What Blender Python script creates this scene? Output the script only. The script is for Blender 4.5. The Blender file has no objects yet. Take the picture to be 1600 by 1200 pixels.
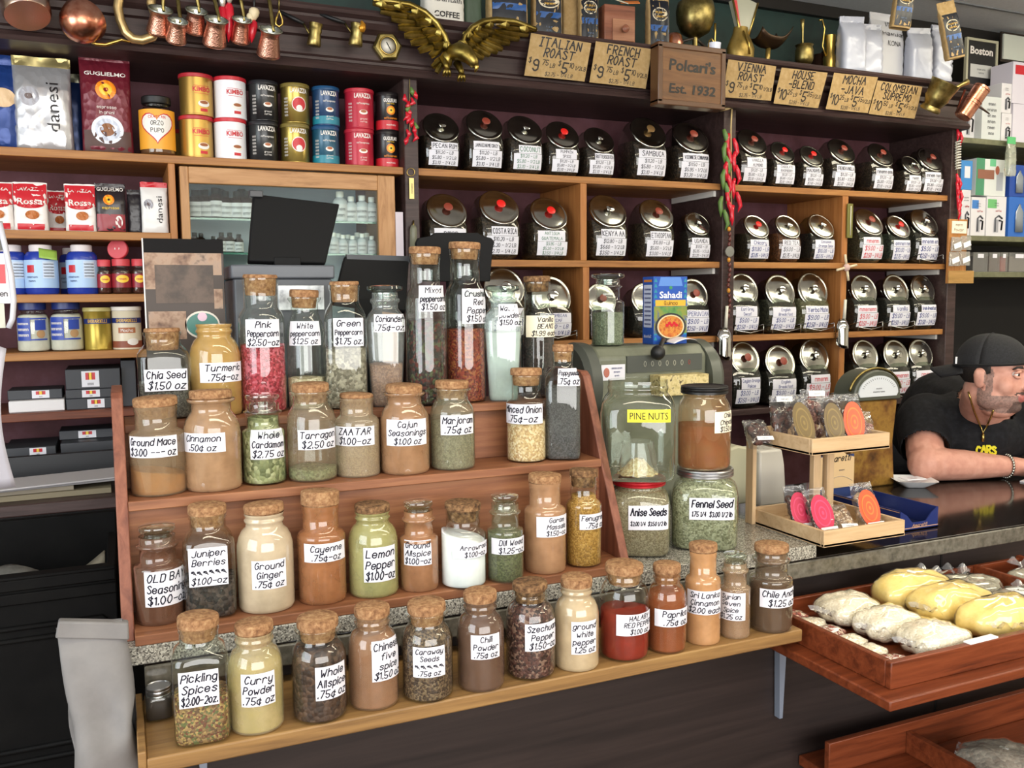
import bpy, bmesh, math, random
from mathutils import Vector as V, Matrix as Mx
random.seed(7)
sc = bpy.context.scene
# ---------------------------------------------------------------- camera, exposure, light
PI = math.pi
CAMZ = 1.55; FPX = 1398.0
def cam_axes(yaw=.41252, pitch=.09485, roll=.00936):
    fw = V((math.sin(yaw)*math.cos(pitch), math.cos(yaw)*math.cos(pitch), -math.sin(pitch)))
    rt = V((math.cos(yaw), -math.sin(yaw), 0)); dn = fw.cross(rt)
    return rt*math.cos(roll)+dn*math.sin(roll), -rt*math.sin(roll)+dn*math.cos(roll), fw
RT, DN, FW = cam_axes()
cd = bpy.data.cameras.new('camera'); cam = bpy.data.objects.new('camera', cd); sc.collection.objects.link(cam)
m3 = Mx((RT, -DN, -FW)).transposed()
cam.matrix_world = Mx.Translation((0, 0, CAMZ)) @ m3.to_4x4()
cd.sensor_width = 36; cd.lens = 36*FPX/1600; cd.clip_start = .02; cd.clip_end = 60
sc.camera = cam
vs = sc.view_settings
vs.view_transform = 'Standard'; vs.look = 'None'; vs.gamma = 1; vs.use_curve_mapping = False
vs.exposure = 0.42
sc.cycles.transparent_max_bounces = 24
sc.cycles.max_bounces = 7
wd = bpy.data.worlds.new('world'); sc.world = wd; wd.use_nodes = True
wd.node_tree.nodes['Background'].inputs[0].default_value = (.75, .86, 1, 1)
wd.node_tree.nodes['Background'].inputs[1].default_value = .6
def area(name, loc, tgt, sx, sy, power, col):
    l = bpy.data.lights.new(name, 'AREA'); l.shape = 'RECTANGLE'; l.size = sx; l.size_y = sy; l.energy = power; l.color = col
    o = bpy.data.objects.new(name, l); sc.collection.objects.link(o); o.location = loc
    o.rotation_euler = (V(tgt)-V(loc)).to_track_quat('-Z', 'Y').to_euler(); return o
# daylight coming through the two shop windows (wall behind the camera, wall on the left)
area('daylight_front', (0.6, -2.86, 1.75), (1.1, 3, 1.5), 4.4, 1.9, 150, (1, .97, .93))
area('daylight_left', (-2.36, .3, 1.8), (1.0, 2.2, 1.3), 2.2, 1.7, 62, (.9, .95, 1))
TUBE_POWER = 9.0
def px(x, y):
    return RT*((x-800)/FPX) + DN*((y-600)/FPX) + FW
def PY(x, y, Y):
    d = px(x, y); return d*(Y/d.y) + V((0, 0, CAMZ))
def PZ(x, y, Z):
    d = px(x, y); return d*((Z-CAMZ)/d.z) + V((0, 0, CAMZ))
def depth(p): return (V(p)-V((0, 0, CAMZ))).dot(FW)
def face(p): return -math.atan2(p[0], p[1])
# ---------------------------------------------------------------- tagging
def tag(o, label, cat, group=None, kind=None):
    o['label'] = label; o['category'] = cat
    if group: o['group'] = group
    if kind: o['kind'] = kind
    return o
def thing(name, label, cat, loc=(0, 0, 0), rz=0, group=None):
    o = bpy.data.objects.new(name, None); sc.collection.objects.link(o); o.empty_display_size = .02
    o.location = loc; o.rotation_euler = (0, 0, rz)
    return tag(o, label, cat, group)
# ---------------------------------------------------------------- mesh collector
class MB:
    def __init__(s): s.v = []; s.f = []; s.fm = []; s.mats = []; s.fs = []
    def add(s, vs_, fs_, mat, M=None, smooth=True):
        if mat not in s.mats: s.mats.append(mat)
        k = s.mats.index(mat); b = len(s.v)
        s.v += [tuple(M @ V(p)) for p in vs_] if M is not None else [tuple(p) for p in vs_]
        for f in fs_: s.f.append([b+i for i in f]); s.fm.append(k); s.fs.append(smooth)
        return s
    def box(s, x0, x1, y0, y1, z0, z1, mat, M=None):
        p = [(x, y, z) for z in (z0, z1) for y in (y0, y1) for x in (x0, x1)]
        return s.add(p, [(0, 2, 3, 1), (4, 5, 7, 6), (0, 1, 5, 4), (2, 6, 7, 3), (0, 4, 6, 2), (1, 3, 7, 5)], mat, M, False)
    def hexa(s, p, mat, M=None, smooth=False):   # 4 bottom then 4 top, counter-clockwise
        return s.add(p, [(3, 2, 1, 0), (4, 5, 6, 7), (0, 1, 5, 4), (1, 2, 6, 5), (2, 3, 7, 6), (3, 0, 4, 7)], mat, M, smooth)
    def lathe(s, prof, mat, seg=28, M=None, rot=0, cap0=True, cap1=True, sx=1, sy=1, smooth=True):
        vs_ = []; n = len(prof)
        for q in prof:
            r, z = q[0], q[1]; e = q[2] if len(q) > 2 else 2
            for k in range(seg):
                a = 2*PI*k/seg; R = r*sqf(a, e)
                vs_.append((R*math.cos(a+rot)*sx, R*math.sin(a+rot)*sy, z))
        fs_ = [(i*seg+k, i*seg+(k+1) % seg, (i+1)*seg+(k+1) % seg, (i+1)*seg+k) for i in range(n-1) for k in range(seg)]
        if cap0: fs_.append(tuple(range(seg-1, -1, -1)))
        if cap1: fs_.append(tuple((n-1)*seg+k for k in range(seg)))
        return s.add(vs_, fs_, mat, M, smooth)
    def tube(s, pts, r, mat, seg=8, M=None, closed=False):
        pts = [V(p) for p in pts]; n = len(pts); vs_ = []; up = None
        for i, p in enumerate(pts):
            a = pts[(i-1) % n] if closed or i else pts[0]; b = pts[(i+1) % n] if closed or i < n-1 else pts[-1]
            t = (b-a).normalized()
            if up is None: up = V((0, 0, 1)) if abs(t.z) < .9 else V((1, 0, 0))
            u = t.cross(up).normalized(); w = u.cross(t).normalized(); up = w
            rr = r[i] if isinstance(r, (list, tuple)) else r
            vs_ += [p+(u*math.cos(2*PI*k/seg)+w*math.sin(2*PI*k/seg))*rr for k in range(seg)]
        m = n if closed else n-1
        fs_ = [(i*seg+k, i*seg+(k+1) % seg, ((i+1) % n)*seg+(k+1) % seg, ((i+1) % n)*seg+k) for i in range(m) for k in range(seg)]
        if not closed: fs_ += [tuple(range(seg-1, -1, -1)), tuple((n-1)*seg+k for k in range(seg))]
        return s.add(vs_, fs_, mat, M)
    def ell(s, c, r, mat, seg=16, rings=10, M=None):
        vs_ = [(c[0]+r[0]*math.sin(PI*i/rings)*math.cos(2*PI*k/seg), c[1]+r[1]*math.sin(PI*i/rings)*math.sin(2*PI*k/seg), c[2]-r[2]*math.cos(PI*i/rings)) for i in range(rings+1) for k in range(seg)]
        fs_ = [(i*seg+k, i*seg+(k+1) % seg, (i+1)*seg+(k+1) % seg, (i+1)*seg+k) for i in range(rings) for k in range(seg)]
        return s.add(vs_, fs_, mat, M)
    def prism(s, poly, y0, y1, mat, M=None, smooth=False):    # poly in XZ (counter-clockwise seen from -Y), extruded along Y
        n = len(poly); vs_ = [(p[0], y0, p[1]) for p in poly]+[(p[0], y1, p[1]) for p in poly]
        return s.add(vs_, [tuple(range(n)), tuple(range(2*n-1, n-1, -1))]+[(i, i+n, (i+1) % n+n, (i+1) % n) for i in range(n)], mat, M, smooth)
    def grid(s, fn, nu, nv, mat, M=None, smooth=True):
        vs_ = [fn(i/nu, j/nv) for j in range(nv+1) for i in range(nu+1)]
        return s.add(vs_, [(j*(nu+1)+i, j*(nu+1)+i+1, (j+1)*(nu+1)+i+1, (j+1)*(nu+1)+i) for j in range(nv) for i in range(nu)], mat, M, smooth)
    def build(s, name, parent=None, bevel=0, sharp=.6, thick=0, loc=None, rz=0, sub=0):
        me = bpy.data.meshes.new(name); me.from_pydata(s.v, [], s.f)
        for m in s.mats: me.materials.append(m)
        me.polygons.foreach_set('material_index', s.fm); me.polygons.foreach_set('use_smooth', s.fs)
        me.update()
        if sharp: me.set_sharp_from_angle(angle=sharp)
        o = bpy.data.objects.new(name, me); sc.collection.objects.link(o)
        if parent is not None: o.parent = parent
        if loc is not None: o.location = loc; o.rotation_euler = (0, 0, rz)
        if thick:
            t = o.modifiers.new('t', 'SOLIDIFY'); t.thickness = thick; t.offset = 0
        if bevel:
            b = o.modifiers.new('b', 'BEVEL'); b.width = bevel; b.segments = 2; b.limit_method = 'ANGLE'
        if sub:
            b = o.modifiers.new('s', 'SUBSURF'); b.levels = sub; b.render_levels = sub
        return o
def sqf(a, e):
    if e == 2: return 1
    return 1/((abs(math.cos(a))**e+abs(math.sin(a))**e)**(1/e))
def axis(o, d, up=(0, 0, 1)):       # matrix whose Z is d
    d = V(d).normalized(); x = V(up).cross(d)
    x = V((1, 0, 0)) if x.length < 1e-4 else x.normalized(); y = d.cross(x)
    return Mx.Translation(o) @ Mx((x, y, d)).transposed().to_4x4()
def TR(x, y, z, rz=0, rx=0, ry=0):
    return Mx.Translation((x, y, z)) @ Mx.Rotation(rz, 4, 'Z') @ Mx.Rotation(ry, 4, 'Y') @ Mx.Rotation(rx, 4, 'X')
# ---------------------------------------------------------------- lettering
GL = {}
for row in '''A 022842 1535|B 02082837362505 2534332202|C 3728180604122233|D 02082837332202|E 38080232 0525|F 380802 0525|G 37281806041222333525|H 0802 3832 0535|I 1812 0828 0222|J 3833221203|K 0802 3805 0532|L 080232|M 0208254842|N 02083238|O 180604122234362818|P 02082837362505|Q 180604122234362818 2442|R 02082837362505 1532|S 3728180716253433221203|T 0848 2822|U 080312223338|V 082248|W 0812253248|X 0832 0238|Y 082548 2522|Z 08380232|a 361605031222343632|b 0802 0516263533221203|c 3526160503122233|d 3832 3526160503122233|e 04343526160503122233|f 38281712 0626|g 3631201001 3526160503122233|h 0802 0516263532|i 0602 0708|j 161100 1718|k 0802 3604 0432|l 0802|m 0602 05162522 25364542|n 0602 0516263532|o 160503122233352616|p 0600 0516263533221203|q 3630 3526160503122233|r 0602 05162635|s 352616052433221203|t 18131222 0626|u 0603122233 3632|v 062246|w 0612243246|x 0632 0236|y 0603122233 3631201001|z 06360232|0 180604122234362818|1 071812|2 07182837350232|3 0718283736253433221203|4 280434 2822|5 380805253433221203|6 3728180603122233342505|7 083812|8 28180716253433221203041525363728|9 35251506071828373633221203|$ 3728180716253433221203 2921|. 0203|, 0301|- 0535|' 0807|c 3526160503122233|^ 3526160503122233 2721|/ 0238|~ 0516253645546372 0514253443546372|% 0817 3223 0238'''.split('|'):
    k, rest = row[0], row[2:]
    GL[k] = [[(int(t[i]), int(t[i+1])-2) for i in range(0, len(t), 2)] for t in rest.split(' ')]
def adv(c): return 2.2 if c == ' ' else max(p[0] for st in GL[c] for p in st)+1.5
def write(mb, mat, lines, w, h, mp, pen=.11, slant=.18, jit=.25, fill=.9, vf=.56, lead=None, cent=True):
    rg = random.Random(''.join(lines)); n = len(lines); lh = h/n
    for i, s in enumerate(lines):
        s = ''.join(c for c in s if c in GL or c == ' '); W = sum(adv(c) for c in s)-1.5
        if not s: continue
        sy = lh*vf/6; sx = min(sy*1.05, fill*w/max(W, 1)); sy = min(sy, sx*1.5)
        x = -W*sx/2 if cent else -w*fill/2; y0 = h/2-lh*(i+.5)-3*sy; hp = pen*sy*6/2
        for c in s:
            if c != ' ':
                jy = rg.uniform(-jit, jit)*sy; js = slant+rg.uniform(-.08, .08)*(jit > 0)
                for st in GL[c]:
                    for a, b in zip(st, st[1:]):
                        ax, ay = x+(a[0]+js*a[1])*sx, y0+a[1]*sy+jy; bx, by = x+(b[0]+js*b[1])*sx, y0+b[1]*sy+jy
                        dx, dy = bx-ax, by-ay; l = math.hypot(dx, dy) or 1e-6; dx /= l; dy /= l
                        ax -= dx*hp*.6; ay -= dy*hp*.6; bx += dx*hp*.6; by += dy*hp*.6
                        mb.add([mp(ax+dy*hp, ay-dx*hp), mp(bx+dy*hp, by-dx*hp), mp(bx-dy*hp, by+dx*hp), mp(ax-dy*hp, ay+dx*hp)], [(0, 1, 2, 3)], mat, None, False)
            x += adv(c)*sx
FONTS = {}
def printed(mb, mat, s, w, h, mp, u0=0, v0=0, bold=0, shear=0, stretch=True):   # upright printed capitals from the built-in typeface, fitted in w x h round (u0, v0)
    key = (s, bold, shear)
    if key not in FONTS:
        c = bpy.data.curves.new('t', 'FONT'); c.body = s; c.size = 1; c.resolution_u = 2; c.fill_mode = 'FRONT'; c.offset = bold; c.shear = shear
        o = bpy.data.objects.new('t', c); me = o.to_mesh()
        vs_ = [(p.co.x, p.co.y) for p in me.vertices]; fs_ = [tuple(p.vertices) for p in me.polygons]; o.to_mesh_clear(); bpy.data.objects.remove(o); bpy.data.curves.remove(c)
        FONTS[key] = (vs_, fs_)
    vs_, fs_ = FONTS[key]
    if not vs_: return
    x0, x1 = min(p[0] for p in vs_), max(p[0] for p in vs_); y0, y1 = min(p[1] for p in vs_), max(p[1] for p in vs_)
    kx = w/(x1-x0); ky = h/(y1-y0)
    if not stretch: kx = ky = min(kx, ky)
    mb.add([mp(u0+(p[0]-(x0+x1)/2)*kx, v0+(p[1]-(y0+y1)/2)*ky) for p in vs_], fs_, mat, None, False)
# ---------------------------------------------------------------- materials
def lin(c):
    if isinstance(c, str): c = [int(c[i:i+2], 16)/255 for i in (0, 2, 4)]
    return tuple(x/12.92 if x <= .04045 else ((x+.055)/1.055)**2.4 for x in c[:3])+(1,)
MC = {}
def mat(c, rough=.5, metal=0, spec=.5, emit=0, key='', alpha=1):
    k = (c, rough, metal, spec, emit, alpha)
    if k in MC: return MC[k]
    m = bpy.data.materials.new('paint_'+str(c)); m.use_nodes = True; b = m.node_tree.nodes['Principled BSDF']
    b.inputs['Base Color'].default_value = lin(c); b.inputs['Roughness'].default_value = rough; b.inputs['Metallic'].default_value = metal
    b.inputs['Specular IOR Level'].default_value = spec
    if emit: b.inputs['Emission Color'].default_value = lin(c); b.inputs['Emission Strength'].default_value = emit
    MC[k] = m; return m
def nodes(name):
    m = bpy.data.materials.new(name); m.use_nodes = True; nt = m.node_tree; b = nt.nodes['Principled BSDF']
    tc = nt.nodes.new('ShaderNodeTexCoord'); mp = nt.nodes.new('ShaderNodeMapping'); nt.links.new(tc.outputs['Object'], mp.inputs[0])
    return m, nt, b, mp
def ramp(nt, cols, src, interp='LINEAR', lo=.0, hi=1.):
    r = nt.nodes.new('ShaderNodeValToRGB'); r.color_ramp.interpolation = interp
    n = len(cols)
    while len(r.color_ramp.elements) < n: r.color_ramp.elements.new(.5)
    for i, c in enumerate(cols):
        r.color_ramp.elements[i].position = lo+(hi-lo)*i/(n if interp == 'CONSTANT' else max(n-1, 1)); r.color_ramp.elements[i].color = lin(c)
    nt.links.new(src, r.inputs[0]); return r
def tex(nt, kind, mp, **kw):
    t = nt.nodes.new('ShaderNodeTex'+kind)
    for k, v in kw.items(): t.inputs[k].default_value = v
    if mp is not None: nt.links.new(mp.outputs[0], t.inputs['Vector'])
    return t
def bump(nt, b, src, strength, dist=.002):
    u = nt.nodes.new('ShaderNodeBump'); u.inputs['Strength'].default_value = strength; u.inputs['Distance'].default_value = dist
    nt.links.new(src, u.inputs['Height']); nt.links.new(u.outputs[0], b.inputs['Normal'])
def wood(name, cols, scale=(3, 60, 60), rough=.5, bmp=.15, spec=.4):
    m, nt, b, mp = nodes(name); mp.inputs['Scale'].default_value = scale
    n = tex(nt, 'Noise', mp, Scale=1.0, Detail=6.0, Roughness=.65, Distortion=.6)
    r = ramp(nt, cols, n.outputs['Fac'], lo=.28, hi=.72); nt.links.new(r.outputs[0], b.inputs['Base Color'])
    b.inputs['Roughness'].default_value = rough; b.inputs['Specular IOR Level'].default_value = spec
    bump(nt, b, n.outputs['Fac'], bmp); return m
def mottled(name, cols, scale=40, rough=.6, metal=0, bmp=.1, detail=4, spec=.5, lo=.3, hi=.7):
    m, nt, b, mp = nodes(name); n = tex(nt, 'Noise', mp, Scale=scale, Detail=float(detail), Roughness=.6)
    r = ramp(nt, cols, n.outputs['Fac'], lo=lo, hi=hi); nt.links.new(r.outputs[0], b.inputs['Base Color'])
    b.inputs['Roughness'].default_value = rough; b.inputs['Metallic'].default_value = metal; b.inputs['Specular IOR Level'].default_value = spec
    if bmp: bump(nt, b, n.outputs['Fac'], bmp)
    return m
GC = {}
def grains(cols, size=.004, bmp=.6, rough=.7):    # seeds, berries, flakes: one random colour per grain
    k = (tuple(cols), size)
    if k in GC: return GC[k]
    m, nt, b, mp = nodes('grains'); t = tex(nt, 'Voronoi', mp, Scale=1/size)
    sx = nt.nodes.new('ShaderNodeSeparateColor'); nt.links.new(t.outputs['Color'], sx.inputs[0])
    r = ramp(nt, cols, sx.outputs[0], 'CONSTANT'); nt.links.new(r.outputs[0], b.inputs['Base Color']); b.inputs['Roughness'].default_value = rough
    inv = nt.nodes.new('ShaderNodeMath'); inv.operation = 'SUBTRACT'; inv.inputs[0].default_value = 1; nt.links.new(t.outputs['Distance'], inv.inputs[1])
    bump(nt, b, inv.outputs[0], bmp, size*.7); GC[k] = m; return m
def powder(c, var=.12):
    k = ('p', c)
    if k in GC: return GC[k]
    l = lin(c); d = lambda f: tuple((min(1, x*f) if x <= 1 else 1) for x in [int(c[i:i+2], 16)/255 for i in (0, 2, 4)])
    GC[k] = mottled('powder', [d(1-var), c, d(1+var)], 22, .85, 0, .1, 6, .2); return GC[k]
GLS = {}
def glass(dust=None, amt=0., tint='f4f8f4', gain=1.5, rough=.02):
    k = (dust, amt, tint, gain)
    if k in GLS: return GLS[k]
    m = bpy.data.materials.new('glass'); m.use_nodes = True; nt = m.node_tree; nt.nodes.remove(nt.nodes['Principled BSDF'])
    out = nt.nodes['Material Output']; tr = nt.nodes.new('ShaderNodeBsdfTransparent'); tr.inputs[0].default_value = lin(tint)
    gl = nt.nodes.new('ShaderNodeBsdfGlossy'); gl.inputs['Roughness'].default_value = rough; gl.inputs[0].default_value = (1, 1, 1, 1)
    fr = nt.nodes.new('ShaderNodeFresnel'); ge = nt.nodes.new('ShaderNodeNewGeometry'); io = nt.nodes.new('ShaderNodeMapRange'); io.inputs[3].default_value = 1.5; io.inputs[4].default_value = 1/1.5
    nt.links.new(ge.outputs['Backfacing'], io.inputs[0]); nt.links.new(io.outputs[0], fr.inputs[0])
    mu = nt.nodes.new('ShaderNodeMath'); mu.operation = 'MULTIPLY'; mu.use_clamp = True; mu.inputs[1].default_value = gain; nt.links.new(fr.outputs[0], mu.inputs[0])
    base = tr.outputs[0]
    if amt:
        df = nt.nodes.new('ShaderNodeBsdfDiffuse'); df.inputs[0].default_value = lin(dust)
        tc = nt.nodes.new('ShaderNodeTexCoord'); no = tex(nt, 'Noise', None, Scale=30., Detail=4.); nt.links.new(tc.outputs['Object'], no.inputs['Vector'])
        mr = nt.nodes.new('ShaderNodeMapRange'); mr.inputs[1].default_value = .3; mr.inputs[2].default_value = .7; mr.inputs[3].default_value = max(0, amt*.75); mr.inputs[4].default_value = min(1, amt*1.25); nt.links.new(no.outputs['Fac'], mr.inputs[0])
        mx = nt.nodes.new('ShaderNodeMixShader'); nt.links.new(mr.outputs[0], mx.inputs[0]); nt.links.new(tr.outputs[0], mx.inputs[1]); nt.links.new(df.outputs[0], mx.inputs[2]); base = mx.outputs[0]
    m2 = nt.nodes.new('ShaderNodeMixShader'); nt.links.new(mu.outputs[0], m2.inputs[0]); nt.links.new(base, m2.inputs[1]); nt.links.new(gl.outputs[0], m2.inputs[2])
    nt.links.new(m2.outputs[0], out.inputs[0]); GLS[k] = m; return m
CORK = mottled('cork', ['6b4a32', '966f4e', 'b29069'], 130, .85, 0, .5, 5, .2)
CORK2 = mottled('dark_cork', ['33241a', '6f5238', '9c7a56'], 110, .85, 0, .5, 5, .2)
PAPER = mat('dcdbe3', .6, 0, .3); INK = mat('161624', .6, 0, .2); BLUEINK = mat('27357a', .6, 0, .2); REDINK = mat('c8323c', .6, 0, .2); GREYINK = mat('55565c', .6, 0, .2); GREENINK = mat('2e6f4c', .6)
CREAM = mat('ece3cc', .6, 0, .3); WHITE = mat('f2f2f2', .45); BLACK = mat('0f0f11', .5); CHROME = mat('d8d8d4', .1, 1); STEEL = mat('b9babd', .28, 1)
BRASS = mottled('aged_brass', ['5f5230', '93834f', 'b5a36c'], 25, .38, 1, .15, 4, .5); BRIGHTBRASS = mat('bca056', .28, 1)
COPPER = mottled('copper', ['b0664e', 'd8947a', 'e6ac92'], 30, .27, 1, .08); OLDWOOD = wood('stained_wood', ['2a1d1b', '3b2b29', '4a3836'], (4, 70, 70), .45, .2)
SHELFW = wood('pine_shelf', ['7e5028', 'a06c3a', 'b28048'], (3, 60, 60), .5, .1); PINEV = wood('pine_upright', ['855026', 'a46a38', 'b27a44'], (60, 60, 3), .5, .1)
REDW = wood('cherry_stain', ['4e2212', '6e341c', '824226'], (4, 60, 60), .35, .1); STEPW = wood('step_wood', ['684028', '855438', '9a6846'], (3, 50, 50), .5, .2)
FRONTW = wood('front_shelf_wood', ['64482a', '8a683e', '9c7a4a'], (2.5, 50, 50), .45, .2); DARKPANEL = wood('dark_laminate', ['1e1716', '2b2220', '372c29'], (1.2, 14, 30), .5, .05)
SIDEW = wood('side_board', ['5f3428', '7c4a38', '8f5a45'], (60, 60, 3), .5, .1); BIRCH = wood('light_pine', ['b0906a', 'c4a680', 'cfb38e'], (4, 50, 50), .5, .05); BIRCHV = wood('light_pine_post', ['b0906a', 'c4a680', 'cfb38e'], (50, 50, 4), .5, .05)
KRAFT = mottled('kraft_paper', ['a08458', 'ab8f62', 'b59a70'], 60, .75, 0, .05, 4, .2)
# ================================================================ the room
def struct(name, mb, kind='structure', **k):
    o = mb.build(name, **k); o['kind'] = kind; return o
def xprism(mb, poly, x0, x1, m, smooth=False):      # poly of (Y, Z) extruded along X
    mb.prism([(-y, z) for y, z in poly], x0, x1, m, Mx.Rotation(-PI/2, 4, 'Z'), smooth)
CEIL = 2.87; XL, XR, YF, YBW = -2.5, 6.2, -3.0, 3.32
WALLC = mat('d9d4c6', .8); GREEN = mottled('green_paint', ['10221f', '17302b', '1c3833'], 8, .6, 0, .02)
struct('floor', MB().box(XL, XR, YF, YBW, -.05, 0, wood('floor_boards', ['4a3524', '6b4c33', '7d5a3d'], (2, 25, 25), .4)))
c = MB().box(XL, XR, YF, YBW, CEIL, CEIL+.05, mottled('ceiling_tile', ['cdcfd1', 'd6d8da'], 60, .85, 0, .1))
struct('ceiling', c)
TB = mat('7d8083', .6)
for k in range(5): struct('trim_%d' % (k+1), MB().box(XL, XR, .62+k*.6, .635+k*.6, CEIL-.006, CEIL-.0005, TB))
struct('wall_back', MB().box(XL, XR, YBW, YBW+.1, 0, CEIL, GREEN))
struct('trim_6', MB().box(XL, XR, YBW-.03, YBW-.001, CEIL-.05, CEIL-.001, mat('1a1512', .5)))
struct('wall_right', MB().box(XR, XR+.1, YF, YBW, 0, CEIL, WALLC))
fw_ = MB(); FR = mat('3b2d24', .5)
for a in ((XL, -1.7, 0, CEIL), (2.9, XR, 0, CEIL), (-1.7, 2.9, 0, .75), (-1.7, 2.9, 2.7, CEIL)): fw_.box(a[0], a[1], YF-.1, YF, a[2], a[3], WALLC)
struct('wall_front', fw_)
lw = MB()
for a in ((YF, -.9, 0, CEIL), (1.5, YBW, 0, CEIL), (-.9, 1.5, 0, .9), (-.9, 1.5, 2.7, CEIL)): lw.box(XL-.1, XL, a[0], a[1], a[2], a[3], WALLC)
struct('wall_left', lw)
def window(name, fn):
    b = MB()
    for u in (0, .5, 1): fn(b, u)
    struct(name, b)
w1 = MB()
for x in (-1.7, .57, 2.84): w1.box(x, x+.06, YF-.07, YF-.03, .75, 2.7, FR)
for z in (.75, 2.64): w1.box(-1.7, 2.9, YF-.07, YF-.03, z, z+.06, FR)
w1.box(-1.7, 2.9, YF-.052, YF-.048, .75, 2.7, glass()); struct('window_1', w1)
w2 = MB()
for y in (-.9, .27, 1.44): w2.box(XL-.07, XL-.03, y, y+.06, .9, 2.7, FR)
for z in (.9, 2.64): w2.box(XL-.07, XL-.03, -.9, 1.5, z, z+.06, FR)
w2.box(XL-.052, XL-.048, -.9, 1.5, .9, 2.7, glass()); struct('window_2', w2)
LAMP = mat('fff6dc', .5, 0, .5, TUBE_POWER); FIX = mat('c9c9c4', .5)
for i, (x, y, l, who) in enumerate(((3.45, 2.18, 2.3, 'over the counter by the man'), (.9, .55, 2.3, 'in front of the spice display'), (3.3, .55, 2.3, 'in the middle of the shop row'), (5.0, .55, 1.0, 'at the right end of the shop row'), (3.4, -.9, 2.3, 'over the shop aisle on the right'))):
    t = thing('fluorescent_light', 'white fluorescent ceiling light ' + who, 'light', (x, y, CEIL), 0, 'fluorescent ceiling lights')
    MB().box(-l/2, l/2, -.16, .16, -.035, -.002, FIX).build('housing', t, .004)
    MB().box(-l/2+.02, l/2-.02, -.14, .14, -.055, -.036, LAMP).build('diffuser', t, .006)
# ================================================================ the wall of shelves
YB = 2.9; YP = 3.24
S1, S2, S3 = PY(1125, 287, YB).z, PY(1125, 409, YB).z, PY(1120, 525, YB).z
S4 = PY(1160, 640, YB).z
L2, L3, L4, L5, L6 = PY(118, 361, YB).z, PY(110, 459.5, YB).z, PY(115, 549, YB).z, PY(100, 643, YB).z, PY(100, 711, YB).z
ZB, ZT = PY(800, 134, 2.84).z, PY(1200, 92, 2.82).z
P1 = (PY(629, 200, YB).x, PY(651, 200, YB).x); P2 = (PY(1126, 300, YB).x, PY(1145, 300, YB).x); P3 = (PY(1480, 330, YB).x, PY(1494, 330, YB).x)
DV0 = (PY(264, 300, YB).x, PY(275, 300, YB).x); DV1 = (PY(907, 350, YB).x, PY(917, 350, YB).x); DV2 = (PY(1316, 350, YB).x, PY(1325, 350, YB).x)
XS = -.95
unit = thing('wall_shelving', 'dark stained wall shelving with pine shelf boards full of tins and coffee jars', 'shelving', (0, 0, 0))
MAROON = mottled('maroon_paint', ['4e2a2e', '5c343a', '66404a'], 9, .75, 0, .03)
MB().box(XS, P3[1], YP, YP+.03, .3, ZT-.02, MAROON).build('back_panel', unit)
for a in (P1, P2, P3): MB().box(a[0], a[1], YB-.015, YP, .3, ZB+.01, OLDWOOD).build('post', unit, .003)
MB().box(XS-.03, XS, YB, YP, .3, ZB, OLDWOOD).build('post', unit)
TH = .024
def shelf(x0, x1, z, m=SHELFW): MB().box(x0, x1, YB, YP, z-TH, z, m).build('shelf', unit, .002)
shelf(XS, P1[0], S1); 
for z in (S1, S2, S3): shelf(P1[1], P2[0], z); shelf(P2[1], P3[0], z)
for z in (L2, L3, L4): shelf(XS, DV0[0], z)
shelf(XS, DV0[0], L5, wood('brown_shelf', ['4a2418', '6e3a26', '7c4630'], (3, 60, 60)))
shelf(P1[1], P2[0], S4, OLDWOOD); shelf(P2[1], P3[0], S4, OLDWOOD)
MB().box(DV0[0], DV0[1], YB, YP, .6, S1-TH, PINEV).build('divider', unit, .002)
MB().box(DV1[0], DV1[1], YB, YP, S2, S1-TH, PINEV).build('divider', unit, .002)
MB().box(DV1[0]+.01, DV1[1]+.01, YB, YP, S3, S2-TH, PINEV).build('divider', unit, .002)
for a, b in ((S2, S1), (S3, S2), (S4, S3)): MB().box(DV2[0], DV2[1], YB, YP, a, b-TH, PINEV).build('divider', unit, .002)
for z in (S1, S2, S3):
    for xx in (P2[0], P3[0]): MB().box(xx-.012, xx, YB+.03, YP-.02, z-TH-.022, z-TH, mat('d6d2cc', .5)).build('cleat', unit)
cn = MB()
pf = [(YP+.03, ZB), (2.87, ZB), (2.85, ZB), (2.842, ZB+.012), (2.85, ZB+.024), (2.862, ZB+.03), (2.862, ZB+.038), (2.875, ZB+.045), (2.88, ZB+.05), (2.88, ZT-.085), (2.868, ZT-.08), (2.868, ZT-.062), (2.85, ZT-.05), (2.838, ZT-.034), (2.838, ZT-.026), (2.82, ZT-.018), (2.815, ZT-.009), (2.82, ZT), (YP+.03, ZT)]
xprism(cn, pf, XS, P3[1], OLDWOOD)
cn.build('cornice', unit, 0, .3)
# lower dark ledge and drawers of the unit behind the paper sack
bl = MB()
xprism(bl, [(YP, L6-.09), (YB+.03, L6-.09), (YB+.01, L6-.075), (YB, L6-.06), (YB+.012, L6-.05), (YB-.012, L6-.02), (YB-.02, L6), (YP, L6)], XS, DV0[0], wood('worn_moulding', ['120d0c', '1d1614', '231a16', '5b3a22'], (2.5, 50, 50), .45))
bl.build('ledge', unit, 0, .3)
MB().box(XS, DV0[0], YB+.08, YB+.1, .3, L6-.09, mat('120f0e', .5)).build('lower_dark_sheet', unit)
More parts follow.
